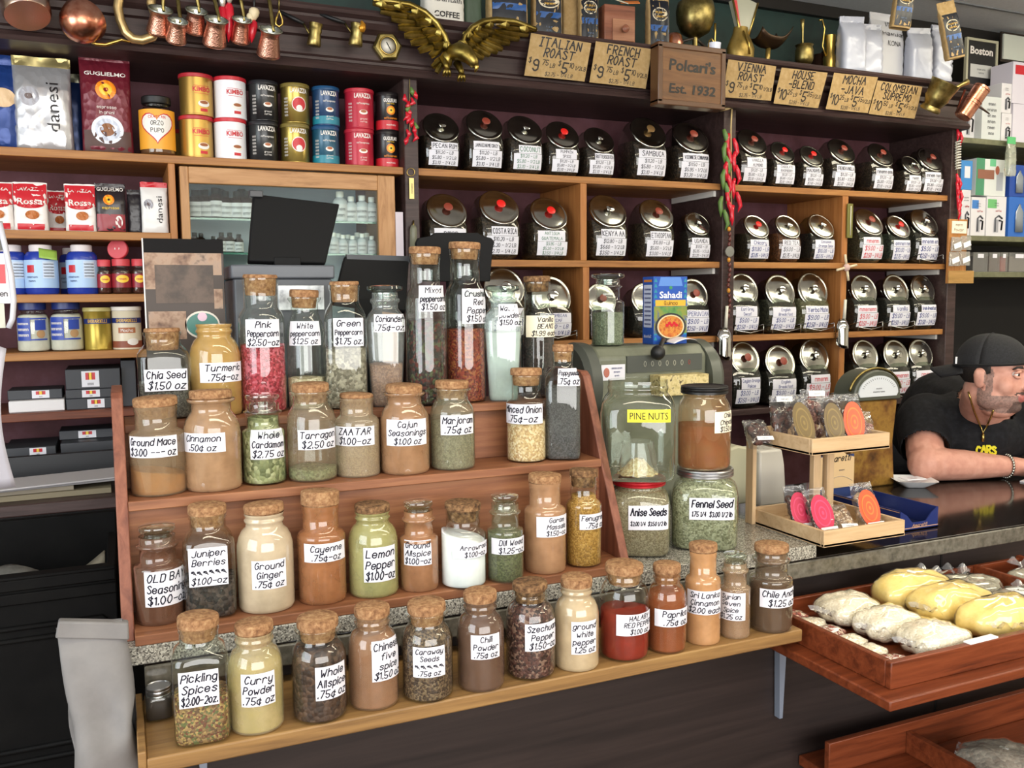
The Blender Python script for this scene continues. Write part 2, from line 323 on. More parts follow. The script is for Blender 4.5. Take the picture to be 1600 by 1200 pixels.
# ================================================================ counter
GRL, nt, b, mp = nodes('light_granite'); t1 = tex(nt, 'Voronoi', mp, Scale=420.); se = nt.nodes.new('ShaderNodeSeparateColor'); nt.links.new(t1.outputs['Color'], se.inputs[0])
nt.links.new(ramp(nt, ['4b4844', '77736c', '8d8a82', 'a8a49a', 'b9b5aa', '827e76'], se.outputs[0], 'CONSTANT').outputs[0], b.inputs['Base Color']); b.inputs['Roughness'].default_value = .16
GRD, nt, b, mp = nodes('dark_granite'); t1 = tex(nt, 'Noise', mp, Scale=160., Detail=5.); nt.links.new(ramp(nt, ['100d0c', '1d1714', '2c2420'], t1.outputs['Fac'], lo=.35, hi=.7).outputs[0], b.inputs['Base Color']); b.inputs['Roughness'].default_value = .1
ZG, ZS, GF = .945, .977, 1.573
ct = thing('counter', 'long shop counter with dark polished granite top and dark wood front', 'counter', (2, 1.9, 0))
def at0(o): o.location = (-2, -1.9, 0); return o
at0(MB().box(0.012, 4.6, GF+.008, 2.248, ZG-.038, ZG, GRD).build('granite_top', ct, .002))
at0(MB().box(0.012, 4.6, GF, GF+.008, ZG-.042, ZG-.003, mottled('edge_sheen_tint', ['4c4840', '615c52', '6f6a60'], 60, .12, 0, 0)).build('granite_edge', ct, .003))  # lip colour lightened to stand for the sheen reflected off its polish
at0(MB().box(0.02, 4.6, 1.625, 2.2, .12, ZG-.038, DARKPANEL).build('body', ct))
at0(MB().box(0.02, 4.6, 1.66, 2.18, 0.001, .12, mat('0c0a0a', .6)).build('plinth', ct))
SR = PZ(1275, 850, ZS).x
tag(MB().box(-.018, SR, GF+.004, 2.24, ZG, ZS, GRL).build('granite_slab', None, .002), 'light speckled granite slab under the stepped spice display', 'slab')
xj = PY(1462, 1100, 1.625).x; at0(MB().box(xj-.003, xj+.003, 1.6225, 1.6255, .13, ZG-.045, mat('0d0a0a', .7)).build('panel_joint', ct))
# low shelf along the counter front
ZF = .866
fs = thing('front_shelf', 'low pine shelf along the counter front carrying the front row of spice jars', 'shelf', (.6, 1.5, ZF))
FX0, FX1, FY = PZ(229, 1187, ZF).x, 1.262, 1.4
def rel(o, b): o.location = -V(b); return o
B_ = (.6, 1.5, ZF)
rel(MB().box(FX0, FX1, FY, 1.624, ZF-.026, ZF, FRONTW).build('board', fs, .003), B_)
rel(MB().box(FX0-.012, FX0, FY, 1.624, ZF-.03, ZF+.012, FRONTW).build('end_strip', fs, .002), B_)
for x in (.1,):
    rel(MB().prism([(x-.011, ZF-.026), (x-.006, ZF-.14), (x+.006, ZF-.14), (x+.011, ZF-.026)], 1.604, 1.62, mat('8d97a8', .4, .3)).build('bracket', fs), B_)
# ================================================================ stepped display
YA, YBs, YC = 1.578, 1.70, 1.82; ZA = ZS+.018; ZBs, ZC = PY(400, 765, YBs).z, PY(800, 630, YC).z
ZC = (ZC+PY(275, 656, YC).z)/2; ZBs = (ZBs+PY(800, 731, YBs).z)/2
XI0, XI1 = 0.0, .957
dp = thing('spice_display', 'three step wooden spice rack with slanted side boards on granite', 'rack', (.48, YA, ZS))
B_ = (.48, YA, ZS)
for y0, y1, z in ((YA, YBs+.01, ZA), (YBs, YC+.01, ZBs), (YC, 1.95, ZC)):
    rel(MB().box(XI0, XI1, y0, y1, z-.018, z, STEPW).build('step', dp, .002), B_)
for y, z0, z1 in ((YBs+.012, ZA, ZBs-.018), (YC+.012, ZBs, ZC-.018)):
    rel(MB().box(XI0, XI1, y, y+.014, z0, z1, STEPW).build('riser', dp), B_)
for x0, x1 in ((XI0-.02, XI0), (XI1, XI1+.02)):
    p = [(YA+.03, ZS), (1.785, 1.375), (1.80, 1.385), (1.96, 1.385), (1.96, ZS)]
    b = MB(); xprism(b, p[::-1], x0, x1, SIDEW); rel(b.build('side_board', dp, .002), B_)
# ================================================================ spice jars
KINDS = {   # (radius, height, squareness) of the glass as fractions of half width and of glass height; neck radius first
 'round': (.66, [(.90, 0, 2), (.97, .012, 2), (1, .05, 2), (1, .60, 2), (.985, .68, 2), (.92, .755, 2), (.80, .82, 2), (0, .86, 2), (0, .90, 2), (-1.07, .915, 2), (-1.07, .935, 2), (0, .95, 2), (0, .965, 2), (-1.06, .975, 2), (-1.06, 1.0, 2)]),
 'rim': (.70, [(.90, 0, 2), (.97, .012, 2), (1, .05, 2), (1, .62, 2), (.98, .70, 2), (.90, .77, 2), (.78, .825, 2), (0, .86, 2), (0, .95, 2), (-1.12, .962, 2), (-1.22, .985, 2), (-1.2, 1.0, 2)]),
 'shoulder': (.74, [(.95, 0, 2), (1, .015, 2), (1, .06, 2), (1, .66, 2), (1.0, .68, 2), (.96, .70, 2), (.90, .72, 2), (0, .745, 2), (0, .93, 2), (-1.04, .945, 2), (-1.04, 1, 2)]),
 'flange': (.74, [(.95, 0, 2), (1, .015, 2), (1, .06, 2), (1, .60, 2), (1, .645, 2), (.97, .665, 2), (.86, .68, 2), (0, .70, 2), (0, .86, 2), (-1.14, .875, 2), (-1.18, .90, 2), (-1.05, .915, 2), (0, .92, 2), (-1, 1, 2)]),
 'square': (.70, [(.90, 0, 5), (.97, .012, 5), (1, .05, 6), (1, .70, 6), (.98, .755, 5), (.90, .80, 3), (.80, .83, 2.2), (0, .86, 2), (0, .95, 2), (-1.06, .965, 2), (-1.06, 1.0, 2)]),
 'tall': (.74, [(.94, 0, 2), (.985, .008, 2), (1, .03, 2), (1, .66, 2), (.98, .71, 2), (.90, .745, 2), (.81, .765, 2), (0, .785, 2), (0, .95, 2), (-1.05, .96, 2), (-1.05, 1, 2)]),
 'taper': (.66, [(.74, 0, 4), (.78, .01, 4), (.80, .05, 5), (1, .72, 5), (.98, .77, 4), (.86, .82, 3), (.74, .845, 2), (0, .86, 2), (0, .9, 2), (-1.15, .92, 2), (-1.15, .945, 2), (0, .955, 2), (0, 1, 2)]),
 'pot': (.72, [(.86, 0, 2), (.95, .01, 2), (1, .06, 2), (1.0, .62, 2), (.98, .74, 2), (.90, .82, 2), (.80, .865, 2), (0, .885, 2), (0, .9, 2), (-1.03, .91, 2), (-1.03, .93, 2), (0, .94, 2), (0, 1, 2)]),
 'potsq': (.76, [(.88, 0, 4), (.96, .012, 4), (1, .06, 5), (1.0, .68, 5), (.97, .77, 4), (.90, .83, 3), (.82, .865, 2), (0, .885, 2), (-1.03, .91, 2), (-1.03, .93, 2), (0, .94, 2), (0, 1, 2)]),
}
def jar_prof(kind, r, h, neck=None):
    n0, p = KINDS[kind]; n = (neck or n0)*r
    return [((q[0]*r if q[0] > 0 else n*(-q[0] if q[0] else 1)), q[1]*h, q[2]) for q in p]
def prof_at(prof, z):
    for a, b in zip(prof, prof[1:]):
        if a[1] <= z <= b[1]:
            t = (z-a[1])/max(b[1]-a[1], 1e-6); return a[0]+(b[0]-a[0])*t, a[2]+(b[2]-a[2])*t
    return prof[-1][0], prof[-1][2]
def fillmesh(mb, prof, f, m, h, tilt=0, z0=0.0, seed=1, inset=.0022, lump=.0015):
    rg = random.Random(seed); ph = rg.uniform(0, 6)
    zs = [z0 if z0 else .004]+[q[1] for q in prof if (z0 or .004) < q[1] < f]+[f]
    pr = []
    for z in zs:
        r, e = prof_at(prof, z); pr.append((max(r-inset, .001), z, e))
    if not z0: pr.insert(0, (pr[0][0]*.9, .0025, pr[0][2]))
    seg = 28; k0 = len(mb.v); mb.lathe(pr, m, seg, None, 0, True, False)
    n = len(pr)-1; top = [mb.v[k0+n*seg+k] for k in range(seg)]
    r = pr[-1][0]
    for k in range(seg):
        x, y, z = top[k]; mb.v[k0+n*seg+k] = (x, y, z+tilt*x/r+lump*math.sin(3*k*2*PI/seg+ph))
    rings = []
    for q in (.75, .45, .2):
        rings.append([(top[k][0]*q, top[k][1]*q, f+tilt*top[k][0]*q/r+lump*1.3*math.sin(2*k*2*PI/seg+ph*q)+rg.uniform(-1, 1)*lump*.3) for k in range(seg)])
    b = len(mb.v); mb.add([p for R in rings for p in R]+[(0, 0, f+lump)], [], m)
    mi = mb.mats.index(m)
    def fc(l): mb.f.append(l); mb.fm.append(mi); mb.fs.append(True)
    prev = [k0+n*seg+k for k in range(seg)]
    for i in range(3):
        cur = [b+i*seg+k for k in range(seg)]
        for k in range(seg): fc([prev[k], prev[(k+1) % seg], cur[(k+1) % seg], cur[k]])
        prev = cur
    for k in range(seg): fc([prev[k], prev[(k+1) % seg], b+3*seg])
def label_map(prof, zc, u0, r, off=.0007, rot=0):
    # (arc offset, height) on the jar wall -> local point; wall faces local -Y
    def lat(a, R, e): return R*sqf(a-PI/2-rot, e)*math.sin(a)
    def mp(u, v, o=0.):
        z = zc+v; R, e = prof_at(prof, z); R = max(R, r*.9); x = u0+u
        a = max(-1.45, min(1.45, x/r))
        if e > 3:
            lo, hi = -1.5, 1.5
            for _ in range(18):
                md = (lo+hi)/2
                if lat(md, R, e) < x: lo = md
                else: hi = md
            a = lo
        rr = R*sqf(a-PI/2-rot, e)+off+o
        return (rr*math.sin(a), -rr*math.cos(a), z)
    return mp
def label(par, mp, w, h, lines, paper=PAPER, ink=INK, skew=0, name='label', pen=.15, vf=.68, print_=False, slant=.18, tilt=0, jit=.3):
    mb = MB(); m2 = lambda u, v, o=0: mp(u, v+skew*u, o)
    nu = max(6, int(w/.006)); mb.grid(lambda a, b: m2((a-.5)*w, (b-.5)*h), nu, 3, paper)
    if lines:
        if print_: printed(mb, ink, lines[0], w*.88, h*.55, lambda u, v: m2(u, v, .0006))
        else: write(mb, ink, lines, w*.94, h*.96, lambda u, v: m2(u, v, .0006), pen, slant, jit, .94, vf)
    return mb.build(name, par, 0, 0)
def closure(par, kind, r, h, H, seed=0):
    # h: top of glass, H: overall height, r: inner neck radius
    mb = MB(); rg = random.Random(seed)
    if kind in ('cork', 'dark', 'deep'):
        m = CORK2 if kind == 'dark' else CORK; dn = .035 if kind == 'deep' else .022
        a, b = rg.uniform(-.1, .1), rg.uniform(-.08, .08); r0 = r*.93; r1 = r*1.0 if kind == 'deep' else r*1.06
        mb.lathe([(r0*.9, h-dn), (r0*.95, h-dn+.004), (r0, h), (r1, h+.001), (r1*1.01, H-.0045), (r1*.98, H-.001), (r1*.93, H)], m, 24, Mx.Translation((0, 0, H*.95)) @ Mx.Rotation(a*.5, 4, 'X') @ Mx.Rotation(b*.5, 4, 'Y') @ Mx.Translation((0, 0, -H*.95)))
        return mb.build('cork', par, 0, .8)
    if kind == 'stopper':
        g = glass(None, 0, 'e8f0ea', 2.0); k = H-h
        mb.lathe([(r*.8, h-.016), (r*.82, h), (r*.72, h+k*.15), (r*.95, h+k*.35), (r*1.04, h+k*.6), (r*1.0, h+k*.85), (r*.8, H-.001), (r*.4, H)], g, 26)
        return mb.build('glass_stopper', par, 0, .8)
    if kind == 'flat':
        g = glass(None, 0, 'dceae6', 2.2); k = H-h
        mb.lathe([(r*.85, h-.014), (r*.86, h), (r*1.3, h+k*.3), (r*1.42, h+k*.5), (r*1.38, h+k*.85), (r*1.1, H), (r*.4, H-.001)], g, 26)
        return mb.build('glass_stopper', par, 0, .8)
    if kind in ('red', 'silver', 'black'):
        m = {'red': mat('b3252f', .3, .55), 'silver': STEEL, 'black': mat('151516', .35)}[kind]
        R = r*1.1; mb.lathe([(R, h-.014), (R*1.03, h-.013), (R*1.03, h-.009), (R, h-.008), (R*1.03, h-.006), (R*1.03, h-.002), (R, h-.001), (R*1.03, H-.004), (R*1.01, H-.001), (R*.95, H), (R*.9, H-.0015)], m, 36)
        return mb.build('lid', par, 0, .7)
def place(cx, yb, yt, w, Z, rneck=.7):
    pf_ = PZ(cx, yb, Z); r = w/2*depth(pf_)/FPX
    d = V((pf_.x, pf_.y, 0)).normalized()
    c = pf_+d*r; r = w/2*depth(c)/FPX; c = pf_+d*r*.96
    t = d*r*rneck
    cc = c+t; k = px(cx, yt); H = CAMZ+k.z*(cc.y/k.y)-Z
    return c, r, H
def zpx(y, cx, c, r, front=True):
    d = V((c.x, c.y, 0)).normalized(); p = c-d*r if front else c; k = px(cx, y); s = (p.x*d.x+p.y*d.y)/(k.x*d.x+k.y*d.y); return CAMZ+k.z*s-c.z
def jar(name, lab, cx, yb, yt, w, Z, kind, clo, cont, fill, dust=None, amt=0, lb=None, lines=(), neck=None, ct_=None, tilt=0, rot=0, paper=PAPER, ink=INK, grp=None, cat='jar', pen=.15, skew=0, c=None, print_=False, clear=False):
    if c is None: c, r, H = place(cx, yb, yt, w, Z)
    else:
        c = V(c); r = w/2*depth(c)/FPX; d = V((c.x, c.y, 0)).normalized()*r*.7; k = px(cx, yt); H = CAMZ+k.z*((c.y+d.y)/k.y)-Z
    ym = {ZF: GF-.003, ZA: YBs-.002, ZBs: YC-.002, ZC: 1.955}.get(Z)
    if ym: c.y = min(c.y, ym-r*(1.02 if kind != 'square' else 1.12))
    t = thing(name, lab, cat, c, face(c), grp)
    n0 = (neck or KINDS[kind][0])
    hc = {'cork': .016, 'deep': .008, 'dark': .014, 'stopper': .02, 'flat': .016, 'red': .004, 'silver': .004, 'black': .004}.get(clo, 0)
    if ct_: hc = ct_
    h = H-hc; prof = jar_prof(kind, r, h, neck)
    g = glass(dust, amt)
    mb = MB(); mb.lathe(prof, g, 36, None, rot, True, False); mb.build('glass_body', t, 0, 0)
    if rot:
        base = prof
    if cont is not None:
        f = max(.012, zpx(fill, cx, c, r) if fill > 1 else fill*h); f = min(f, h*.97)
        mb = MB(); fillmesh(mb, prof, f, cont, h, tilt, 0, sum(map(ord, lab)) % 97)
        o = mb.build('contents', t, 0, 0)
        if rot: o.rotation_euler = (0, 0, rot)
    if clo: closure(t, clo, n0*r, h, H, len(lab)+cx)
    if lb:
        x0, y0, x1, y1 = lb; zm = zpx((y0+y1)/2, cx, c, r); hh = zpx(y0, cx, c, r)-zpx(y1, cx, c, r)
        s = depth(c-V((c.x, c.y, 0)).normalized()*r)/FPX
        if kind in ('square', 'potsq', 'taper'):
            a0, a1 = (x0-cx)*s, (x1-cx)*s; a0 = max(-r*1.1, a0); a1 = min(r*1.1, a1)
        else:
            arc = lambda u: r*(math.asin(max(-1, min(1, u)))+(max(0, u-1)-max(0, -1-u)))
            a0, a1 = arc((x0-cx)*s/r), arc((x1-cx)*s/r)
        label(t, label_map(prof, zm, (a0+a1)/2, r, .0009, rot), a1-a0, hh, list(lines), paper, ink, skew, pen=pen, print_=print_)
    return t, c, r, H, prof
P = powder
def G(s, size=.004): return grains(tuple(s.split()), size)
R1 = 'spice jars on the low front shelf'; RA = 'spice jars on the lowest step'; RB = 'spice jars on the middle step'; RC = 'spice jars on the top step'
ROW1 = [
 ('clear square jar with a chrome lid behind the pickling spices', 250, 1128, 1064, 42, 'potsq', 'silver', mat('2a211d', .7), .8, None, 0, None, ()),
 ('square cork jar of pickling spices, leftmost on the front shelf', 318, 1166, 950, 83, 'square', 'cork', G('7a5c3a 94744a 5f4428 a88a52 6d3a26 5d6034', .0036), 1098, None, 0, (286, 1047, 344, 1103), ('Pickling', 'Spices', '$2.00-2oz.')),
 ('round cork jar of olive yellow curry powder on the front shelf', 403, 1150, 960, 83, 'round', 'cork', P('a8963f'), 1042, 'cdbb92', .4, (381, 1053, 431, 1104), ('Curry', 'Powder', '.75^ oz')),
 ('rimmed cork jar of whole dark allspice berries on the front shelf', 501, 1133, 952, 85, 'rim', 'cork', G('3d2a22 4c352a 5b4234 33231d', .0075), 1022, None, 0, (495, 1043, 540, 1095), ('Whole', 'Allspice', '.75^ oz')),
 ('round cork jar of brown Chinese five spice on the front shelf', 585, 1112, 936, 78, 'round', 'cork', P('9a6a4c'), 1000, 'a08066', .35, (583, 1004, 624, 1066), ('Chinese', 'five', 'spice', '$1.50 oz')),
 ('rimmed cork jar of caraway seeds on the front shelf', 669, 1100, 930, 80, 'rim', 'cork', G('4c3a2c 6b5440 7d674e 3d2d22', .0032), 988, None, 0, (647, 1012, 696, 1059), ('Caraway', 'Seeds', '~~~~~', '.75^ oz')),
 ('squarish cork jar of dark brown chili powder on the front shelf', 752, 1083, 914, 74, 'round', 'cork', P('66462f'), 985, '70584a', .55, (737, 993, 781, 1031), ('Chili', 'Powder', '.75^ oz')),
 ('dark cork jar of reddish brown Szechuan pepper on the front shelf', 829, 1065, 899, 78, 'round', 'dark', G('4a2a26 5f3a33 35201d 8a6a5c', .0045), 955, None, 0, (821, 976, 868, 1018), ('Szechuan', 'Pepper', '$1.50-oz')),
 ('round cork jar of beige ground white pepper on the front shelf', 901, 1051, 893, 70, 'round', 'cork', P('b89a70'), 985, 'bda886', .9, (893, 972, 931, 1023), ('ground', 'white', 'pepper', '1.25 oz')),
 ('wide cork jar of bright red pepper powder on the front shelf', 975, 1036, 872, 77, 'pot', 'cork', P('84291c'), 964, None, 0, (963, 961, 1018, 994), ('HALABY', 'RED PEPPER', '$1.00 oz')),
 ('cork jar of orange red paprika on the front shelf', 1041, 1023, 874, 61, 'round', 'cork', P('8e4222'), 932, '9a6440', .3, (1023, 953, 1074, 980), ('Paprika', '.75^ oz')),
 ('tall necked cork jar of light brown Sri Lanka cinnamon on the front shelf', 1097, 1009, 843, 55, 'shoulder', 'cork', P('b07c50'), 925, 'bb8c60', .85, (1074, 924, 1124, 961), ('Sri Lanka', 'Cinnamon', '$2.00 each')),
 ('slim glass stoppered jar of Syrian seven spice on the front shelf', 1147, 999, 858, 48, 'flange', 'stopper', P('92694e'), 935, 'a08468', .55, (1124, 927, 1163, 970), ('Syrian', 'Seven', 'Spice', '$1.25 oz')),
 ('cork jar of dark brown ground ancho chile, rightmost on the front shelf', 1203, 990, 843, 66, 'flange', 'cork', P('4e3526'), 925, '6a5644', .5, (1187, 921, 1240, 950), ('Chile Ancho', '$1.25 oz')),
]
for l, cx, yb, yt, w, k, clo, cn_, fl, du, am, lb, ln in ROW1: jar('spice_jar', l, cx, yb, yt, w, ZF, k, clo, cn_, fl, du, am, lb, ln, grp=R1, neck=.8 if w < 50 and clo == 'silver' else None)
ROWA = [
 ('stoppered jar of dark brown seasoning, leftmost on the lowest step', 252, 978, 812, 72, 'flange', 'stopper', P('5e3a26'), 905, '6b4a3a', .6, (231, 893, 288, 948), ('OLD BAY', 'Seasoning', '$1.00-oz'), PAPER),
 ('square cork jar of black juniper berries on the lowest step', 330, 966, 780, 76, 'square', 'cork', G('2a211f 3b2f2b 1d1716 4a3c36', .007), 912, None, 0, (300, 855, 357, 915), ('Juniper', 'Berries', '~~~~~~', '$1.00-oz'), PAPER),
 ('round cork jar of cream ground ginger on the lowest step', 418, 960, 779, 86, 'round', 'cork', P('c0aa8a'), 870, 'c2b094', .95, (397, 876, 448, 921), ('Ground', 'Ginger', '.75^ oz'), PAPER),
 ('tall cork jar of orange red cayenne on the lowest step', 505, 946, 760, 74, 'shoulder', 'cork', P('96522a'), 838, 'a06c48', .7, (479, 850, 540, 879), ('Cayenne', '.75^-oz'), PAPER),
 ('dark cork jar of yellow green lemon pepper on the lowest step', 585, 936, 780, 77, 'round', 'dark', P('a8a27a'), 860, 'b0ac72', .55, (570, 856, 618, 910), ('Lemon', 'Pepper', '$1.00-oz'), PAPER),
 ('small stoppered jar of ground allspice on the lowest step', 656, 926, 776, 60, 'flange', 'stopper', P('9a6242'), 850, '9c7050', .8, (633, 845, 675, 884), ('Ground', 'Allspice', '$1.00-oz'), PAPER),
 ('dark cork jar of white arrowroot starch on the lowest step', 725, 922, 778, 71, 'shoulder', 'dark', P('f0f0f4', .04), 845, None, 0, (708, 851, 763, 873), ('Arrowroot', '$1.00-oz'), PAPER),
 ('small stoppered jar of dark green dill weed on the lowest step', 790, 912, 766, 57, 'flange', 'stopper', G('4d5636 5f6a44 414a2e 707850', .003), 838, '7d7a60', .25, (769, 842, 820, 867), ('Dill Weed', '$1.25-oz'), PAPER),
 ('tall cork jar of pinkish tan garam masala on the lowest step', 852, 898, 736, 65, 'shoulder', 'cork', P('9c7558'), 800, 'a8805f', .9, (839, 808, 887, 840), ('Garam', 'Massala', '$1.50-oz'), PAPER),
 ('cork jar of mustard coloured fenugreek seeds, rightmost on the lowest step', 912, 888, 729, 56, 'shoulder', 'dark', G('a87c34 b98e48 946a2a', .003), 778, None, 0, (906, 804, 945, 828), ('Fenugreek', '.75^ oz'), PAPER),
]
for l, cx, yb, yt, w, k, clo, cn_, fl, du, am, lb, ln, pp in ROWA: jar('spice_jar', l, cx, yb, yt, w, ZA, k, clo, cn_, fl, du, am, lb, ln, grp=RA, paper=pp, tilt=-.012 if 'arrowroot' in l else 0, ct_=.026 if 'cayenne' in l else None)
ROWB = [
 ('cork jar with a little orange ground mace, leftmost on the middle step', 248, 770, 614, 81, 'shoulder', 'cork', P('b8742e'), 742, '9c8468', .4, (209, 682, 277, 715), ('Ground Mace', '$3.00 --- oz')),
 ('rimmed cork jar full of orange brown cinnamon on the middle step', 333, 765, 604, 84, 'rim', 'cork', P('a06e46'), 690, 'a68464', .75, (292, 677, 352, 707), ('Cinnamon', '.50^ oz')),
 ('stoppered jar of green cardamom pods on the middle step', 412, 756, 610, 66, 'flange', 'stopper', G('7c8058 909468 666b46 a8a880', .0085), 655, None, 0, (392, 672, 442, 718), ('Whole', 'Cardamom', '$2.75 oz')),
 ('rimmed cork jar with a little green tarragon on the middle step', 487, 752, 595, 75, 'rim', 'cork', G('56613c 6c774e 828b62', .0045), 736, 'a8967c', .22, (466, 672, 522, 703), ('Tarragon', '$2.50 oz')),
 ("cork jar of grey tan za'atar on the middle step", 560, 747, 612, 69, 'tall', 'deep', G('a08a6c b09a7c 8d785c', .0025), 668, 'a8967c', .45, (528, 667, 586, 697), ('ZAATAR', '$1.00-oz')),
 ('rimmed cork jar of orange tan Cajun seasoning on the middle step', 634, 743, 598, 76, 'rim', 'cork', P('9c663c'), 690, 'a47e5e', .7, (606, 656, 667, 697), ('Cajun', 'Seasonings', '$1.00 oz')),
 ('cork jar of grey green marjoram on the middle step', 708, 736, 592, 70, 'rim', 'cork', G('77735a 8a866a 66634c', .0028), 662, 'a09a80', .25, (690, 649, 740, 680), ('Marjoram', '.75^ oz')),
 ('cork jar of cream minced onion flakes on the middle step', 823, 724, 573, 62, 'shoulder', 'cork', G('c9a878 d8bd92 b8946a e2cca8', .004), 660, None, 0, (792, 632, 848, 663), ('Minced Onion', '.75^-oz')),
 ('tall square cork bottle of dark grey poppy seed on the middle step', 880, 720, 537, 55, 'square', 'cork', G('3c3a3c 4b494b 59575a', .0022), 607, None, 0, (872, 576, 906, 603), ('Poppyseed', '.75^ oz')),
]
for l, cx, yb, yt, w, k, clo, cn_, fl, du, am, lb, ln in ROWB: jar('spice_jar', l, cx, yb, yt, w, ZBs, k, clo, cn_, fl, du, am, lb, ln, grp=RB, tilt=-.008 if 'mace' in l else 0, neck=.55 if 'poppy' in l else None)
ROWC = [
 ('square cork jar of grey chia seed, leftmost on the top step', 256, 648, 510, 72, 'square', 'deep', G('54504c 6a6660 403c3a', .0024), .42, None, 0, (228, 577, 290, 611), ('Chia Seed', '$1.50 oz')),
 ('round jar full of mustard yellow turmeric on the top step', 336, 647, 505, 75, 'round', None, P('a88448'), .9, 'ae8c52', .9, (313, 567, 374, 598), ('Turmeric', '.75^-oz')),
 ('tall cork jar of pink peppercorns on the top step', 412, 645, 430, 69, 'tall', 'deep', G('a02c3e b8404e 84202f c86070', .0045), 540, None, 0, (388, 499, 438, 543), ('Pink', 'Peppercorn', '$2.50-oz')),
 ('slim cork jar nearly empty of white peppercorns on the top step', 480, 641, 453, 59, 'rim', 'cork', G('c9bb9c b8a888 d8ccb0', .0045), 592, None, 0, (456, 502, 503, 540), ('White', 'peppercorn', '$1.25 oz')),
 ('square cork jar of grey green peppercorns on the top step', 543, 640, 440, 64, 'square', 'deep', G('7a7264 8f8778 a39b8a 655e50', .0055), 545, None, 0, (525, 497, 570, 541), ('Green', 'Peppercorn', '$1.75 oz.')),
 ('tapered glass lidded jar of brown coriander on the top step', 605, 637, 446, 60, 'taper', 'flat', G('8a6248 9c7458 7a543c', .003), 570, 'b8bcbc', .14, (588, 491, 635, 519), ('Coriander', '.75^-oz')),
 ('very tall cork bottle of mixed dark peppercorns on the top step', 668, 635, 387, 62, 'tall', 'cork', G('241c1a 3a2420 5a2a26 4c5238 2c2a28', .006), 502, None, 0, (657, 446, 698, 487), ('Mixed', 'peppercorn', '$1.50 oz')),
 ('very tall cork bottle of crushed red pepper on the top step', 729, 630, 380, 62, 'tall', 'cork', G('742a1f 883625 5c1e17 94562f', .004), 515, None, 0, (724, 451, 761, 506), ('Crushed', 'Red', 'Pepper', '$1.50 oz')),
 ('tapered glass lidded jar of pale wasabi powder on the top step', 787, 628, 446, 58, 'taper', 'flat', P('b9c4be', .06), 520, 'b8c8c8', .3, (780, 475, 816, 510), ('Wasabi', 'powder', '$1.50 oz')),
 ('slim cork bottle of dark vanilla beans on the top step', 840, 622, 432, 53, 'tall', 'dark', G('1d1618 2b2022 3a2c2c', .004), 525, None, 0, (823, 493, 872, 527), ('Vanilla', 'BEANS', '$1.99 each')),
]
for l, cx, yb, yt, w, k, clo, cn_, fl, du, am, lb, ln in ROWC:
    jar('spice_jar', l, cx, yb, yt, w, ZC, k, clo, cn_, fl, du, am, lb, ln, grp=RC, paper=CREAM if 'vanilla' in l else PAPER)
# the four big jars right of the display, stacked in two pairs on the granite
BG = 'big square shouldered jars beside the spice display'
t, c1, r1, H1, _ = jar('storage_jar', 'big square jar of anise seeds with a red metal lid', 998, 872, 737, 95, ZS, 'potsq', 'red', G('8d8066 7c6e54 9d9074', .0028), 762, None, 0, (982, 790, 1043, 828), ('Anise Seeds', '$2.00 1/4  $3.50 1/2 lb'), grp=BG, pen=.17, skew=.02)
t, c2, r2, H2, _ = jar('storage_jar', 'big square jar of green fennel seed with a silver lid', 1100, 862, 723, 101, ZS, 'potsq', 'silver', G('86866a 98987a 727258 a6a68a', .004), 745, None, 0, (1077, 778, 1145, 812), ('Fennel Seed', '1.75 1/4  $3.00 1/2 lb'), grp=BG, pen=.17, skew=.02)
t, c3, r3, H3, _ = jar('storage_jar', 'big open clear jar with a bag of pine nuts, yellow label', 986, 738, 590, 114, ZS+H1, 'potsq', None, None, 0, None, 0, (970, 640, 1036, 660), ('PINE NUTS',), paper=mat('e8dc2e', .5), c=(c1.x-.004, c1.y, ZS+H1), neck=.8, print_=True, grp=BG)
b = MB(); rg = random.Random(3); NUT = G('d8bd86 e6d2a2 c9a870', .006)
b.grid(lambda u, v: ((.012+.03*v)*math.cos(2*PI*u)*(1.1), (.012+.03*v)*math.sin(2*PI*u), .006+.034*(1-v)**1.2+.002*math.sin(9*2*PI*u/3*3)*v), 24, 6, NUT)
for k in range(46):
    a, q = rg.uniform(0, 2*PI), rg.random()**.6*.036
    b.ell((q*math.cos(a), q*math.sin(a), .008+.034*(1-q/.042)), (.0042, .003, .003), NUT, 6, 4)
b.build('pine_nuts', t, 0, 0)
b = MB(); b.grid(lambda u, v: ((.044-.012*v+.004*math.sin(7*2*PI*u+v*3))*math.cos(2*PI*u), (.042-.008*v)*math.sin(2*PI*u), .005+.075*v), 36, 8, glass('dcdcd8', .12)); b.build('plastic_bag', t, 0, 0)
t, c4, r4, H4, pr4 = jar('storage_jar', 'round jar of brown chipotle powder with a black lid on the fennel jar', 1084, 723, 600, 82, ZS+H2, 'pot', 'black', P('7a3822'), 668, 'ae8454', .28, (1100, 644, 1130, 677), ('Chile', 'Chipotle', '$1.50 oz'), paper=CREAM, c=(c2.x-.004, c2.y, ZS+H2), neck=.78, grp=BG)
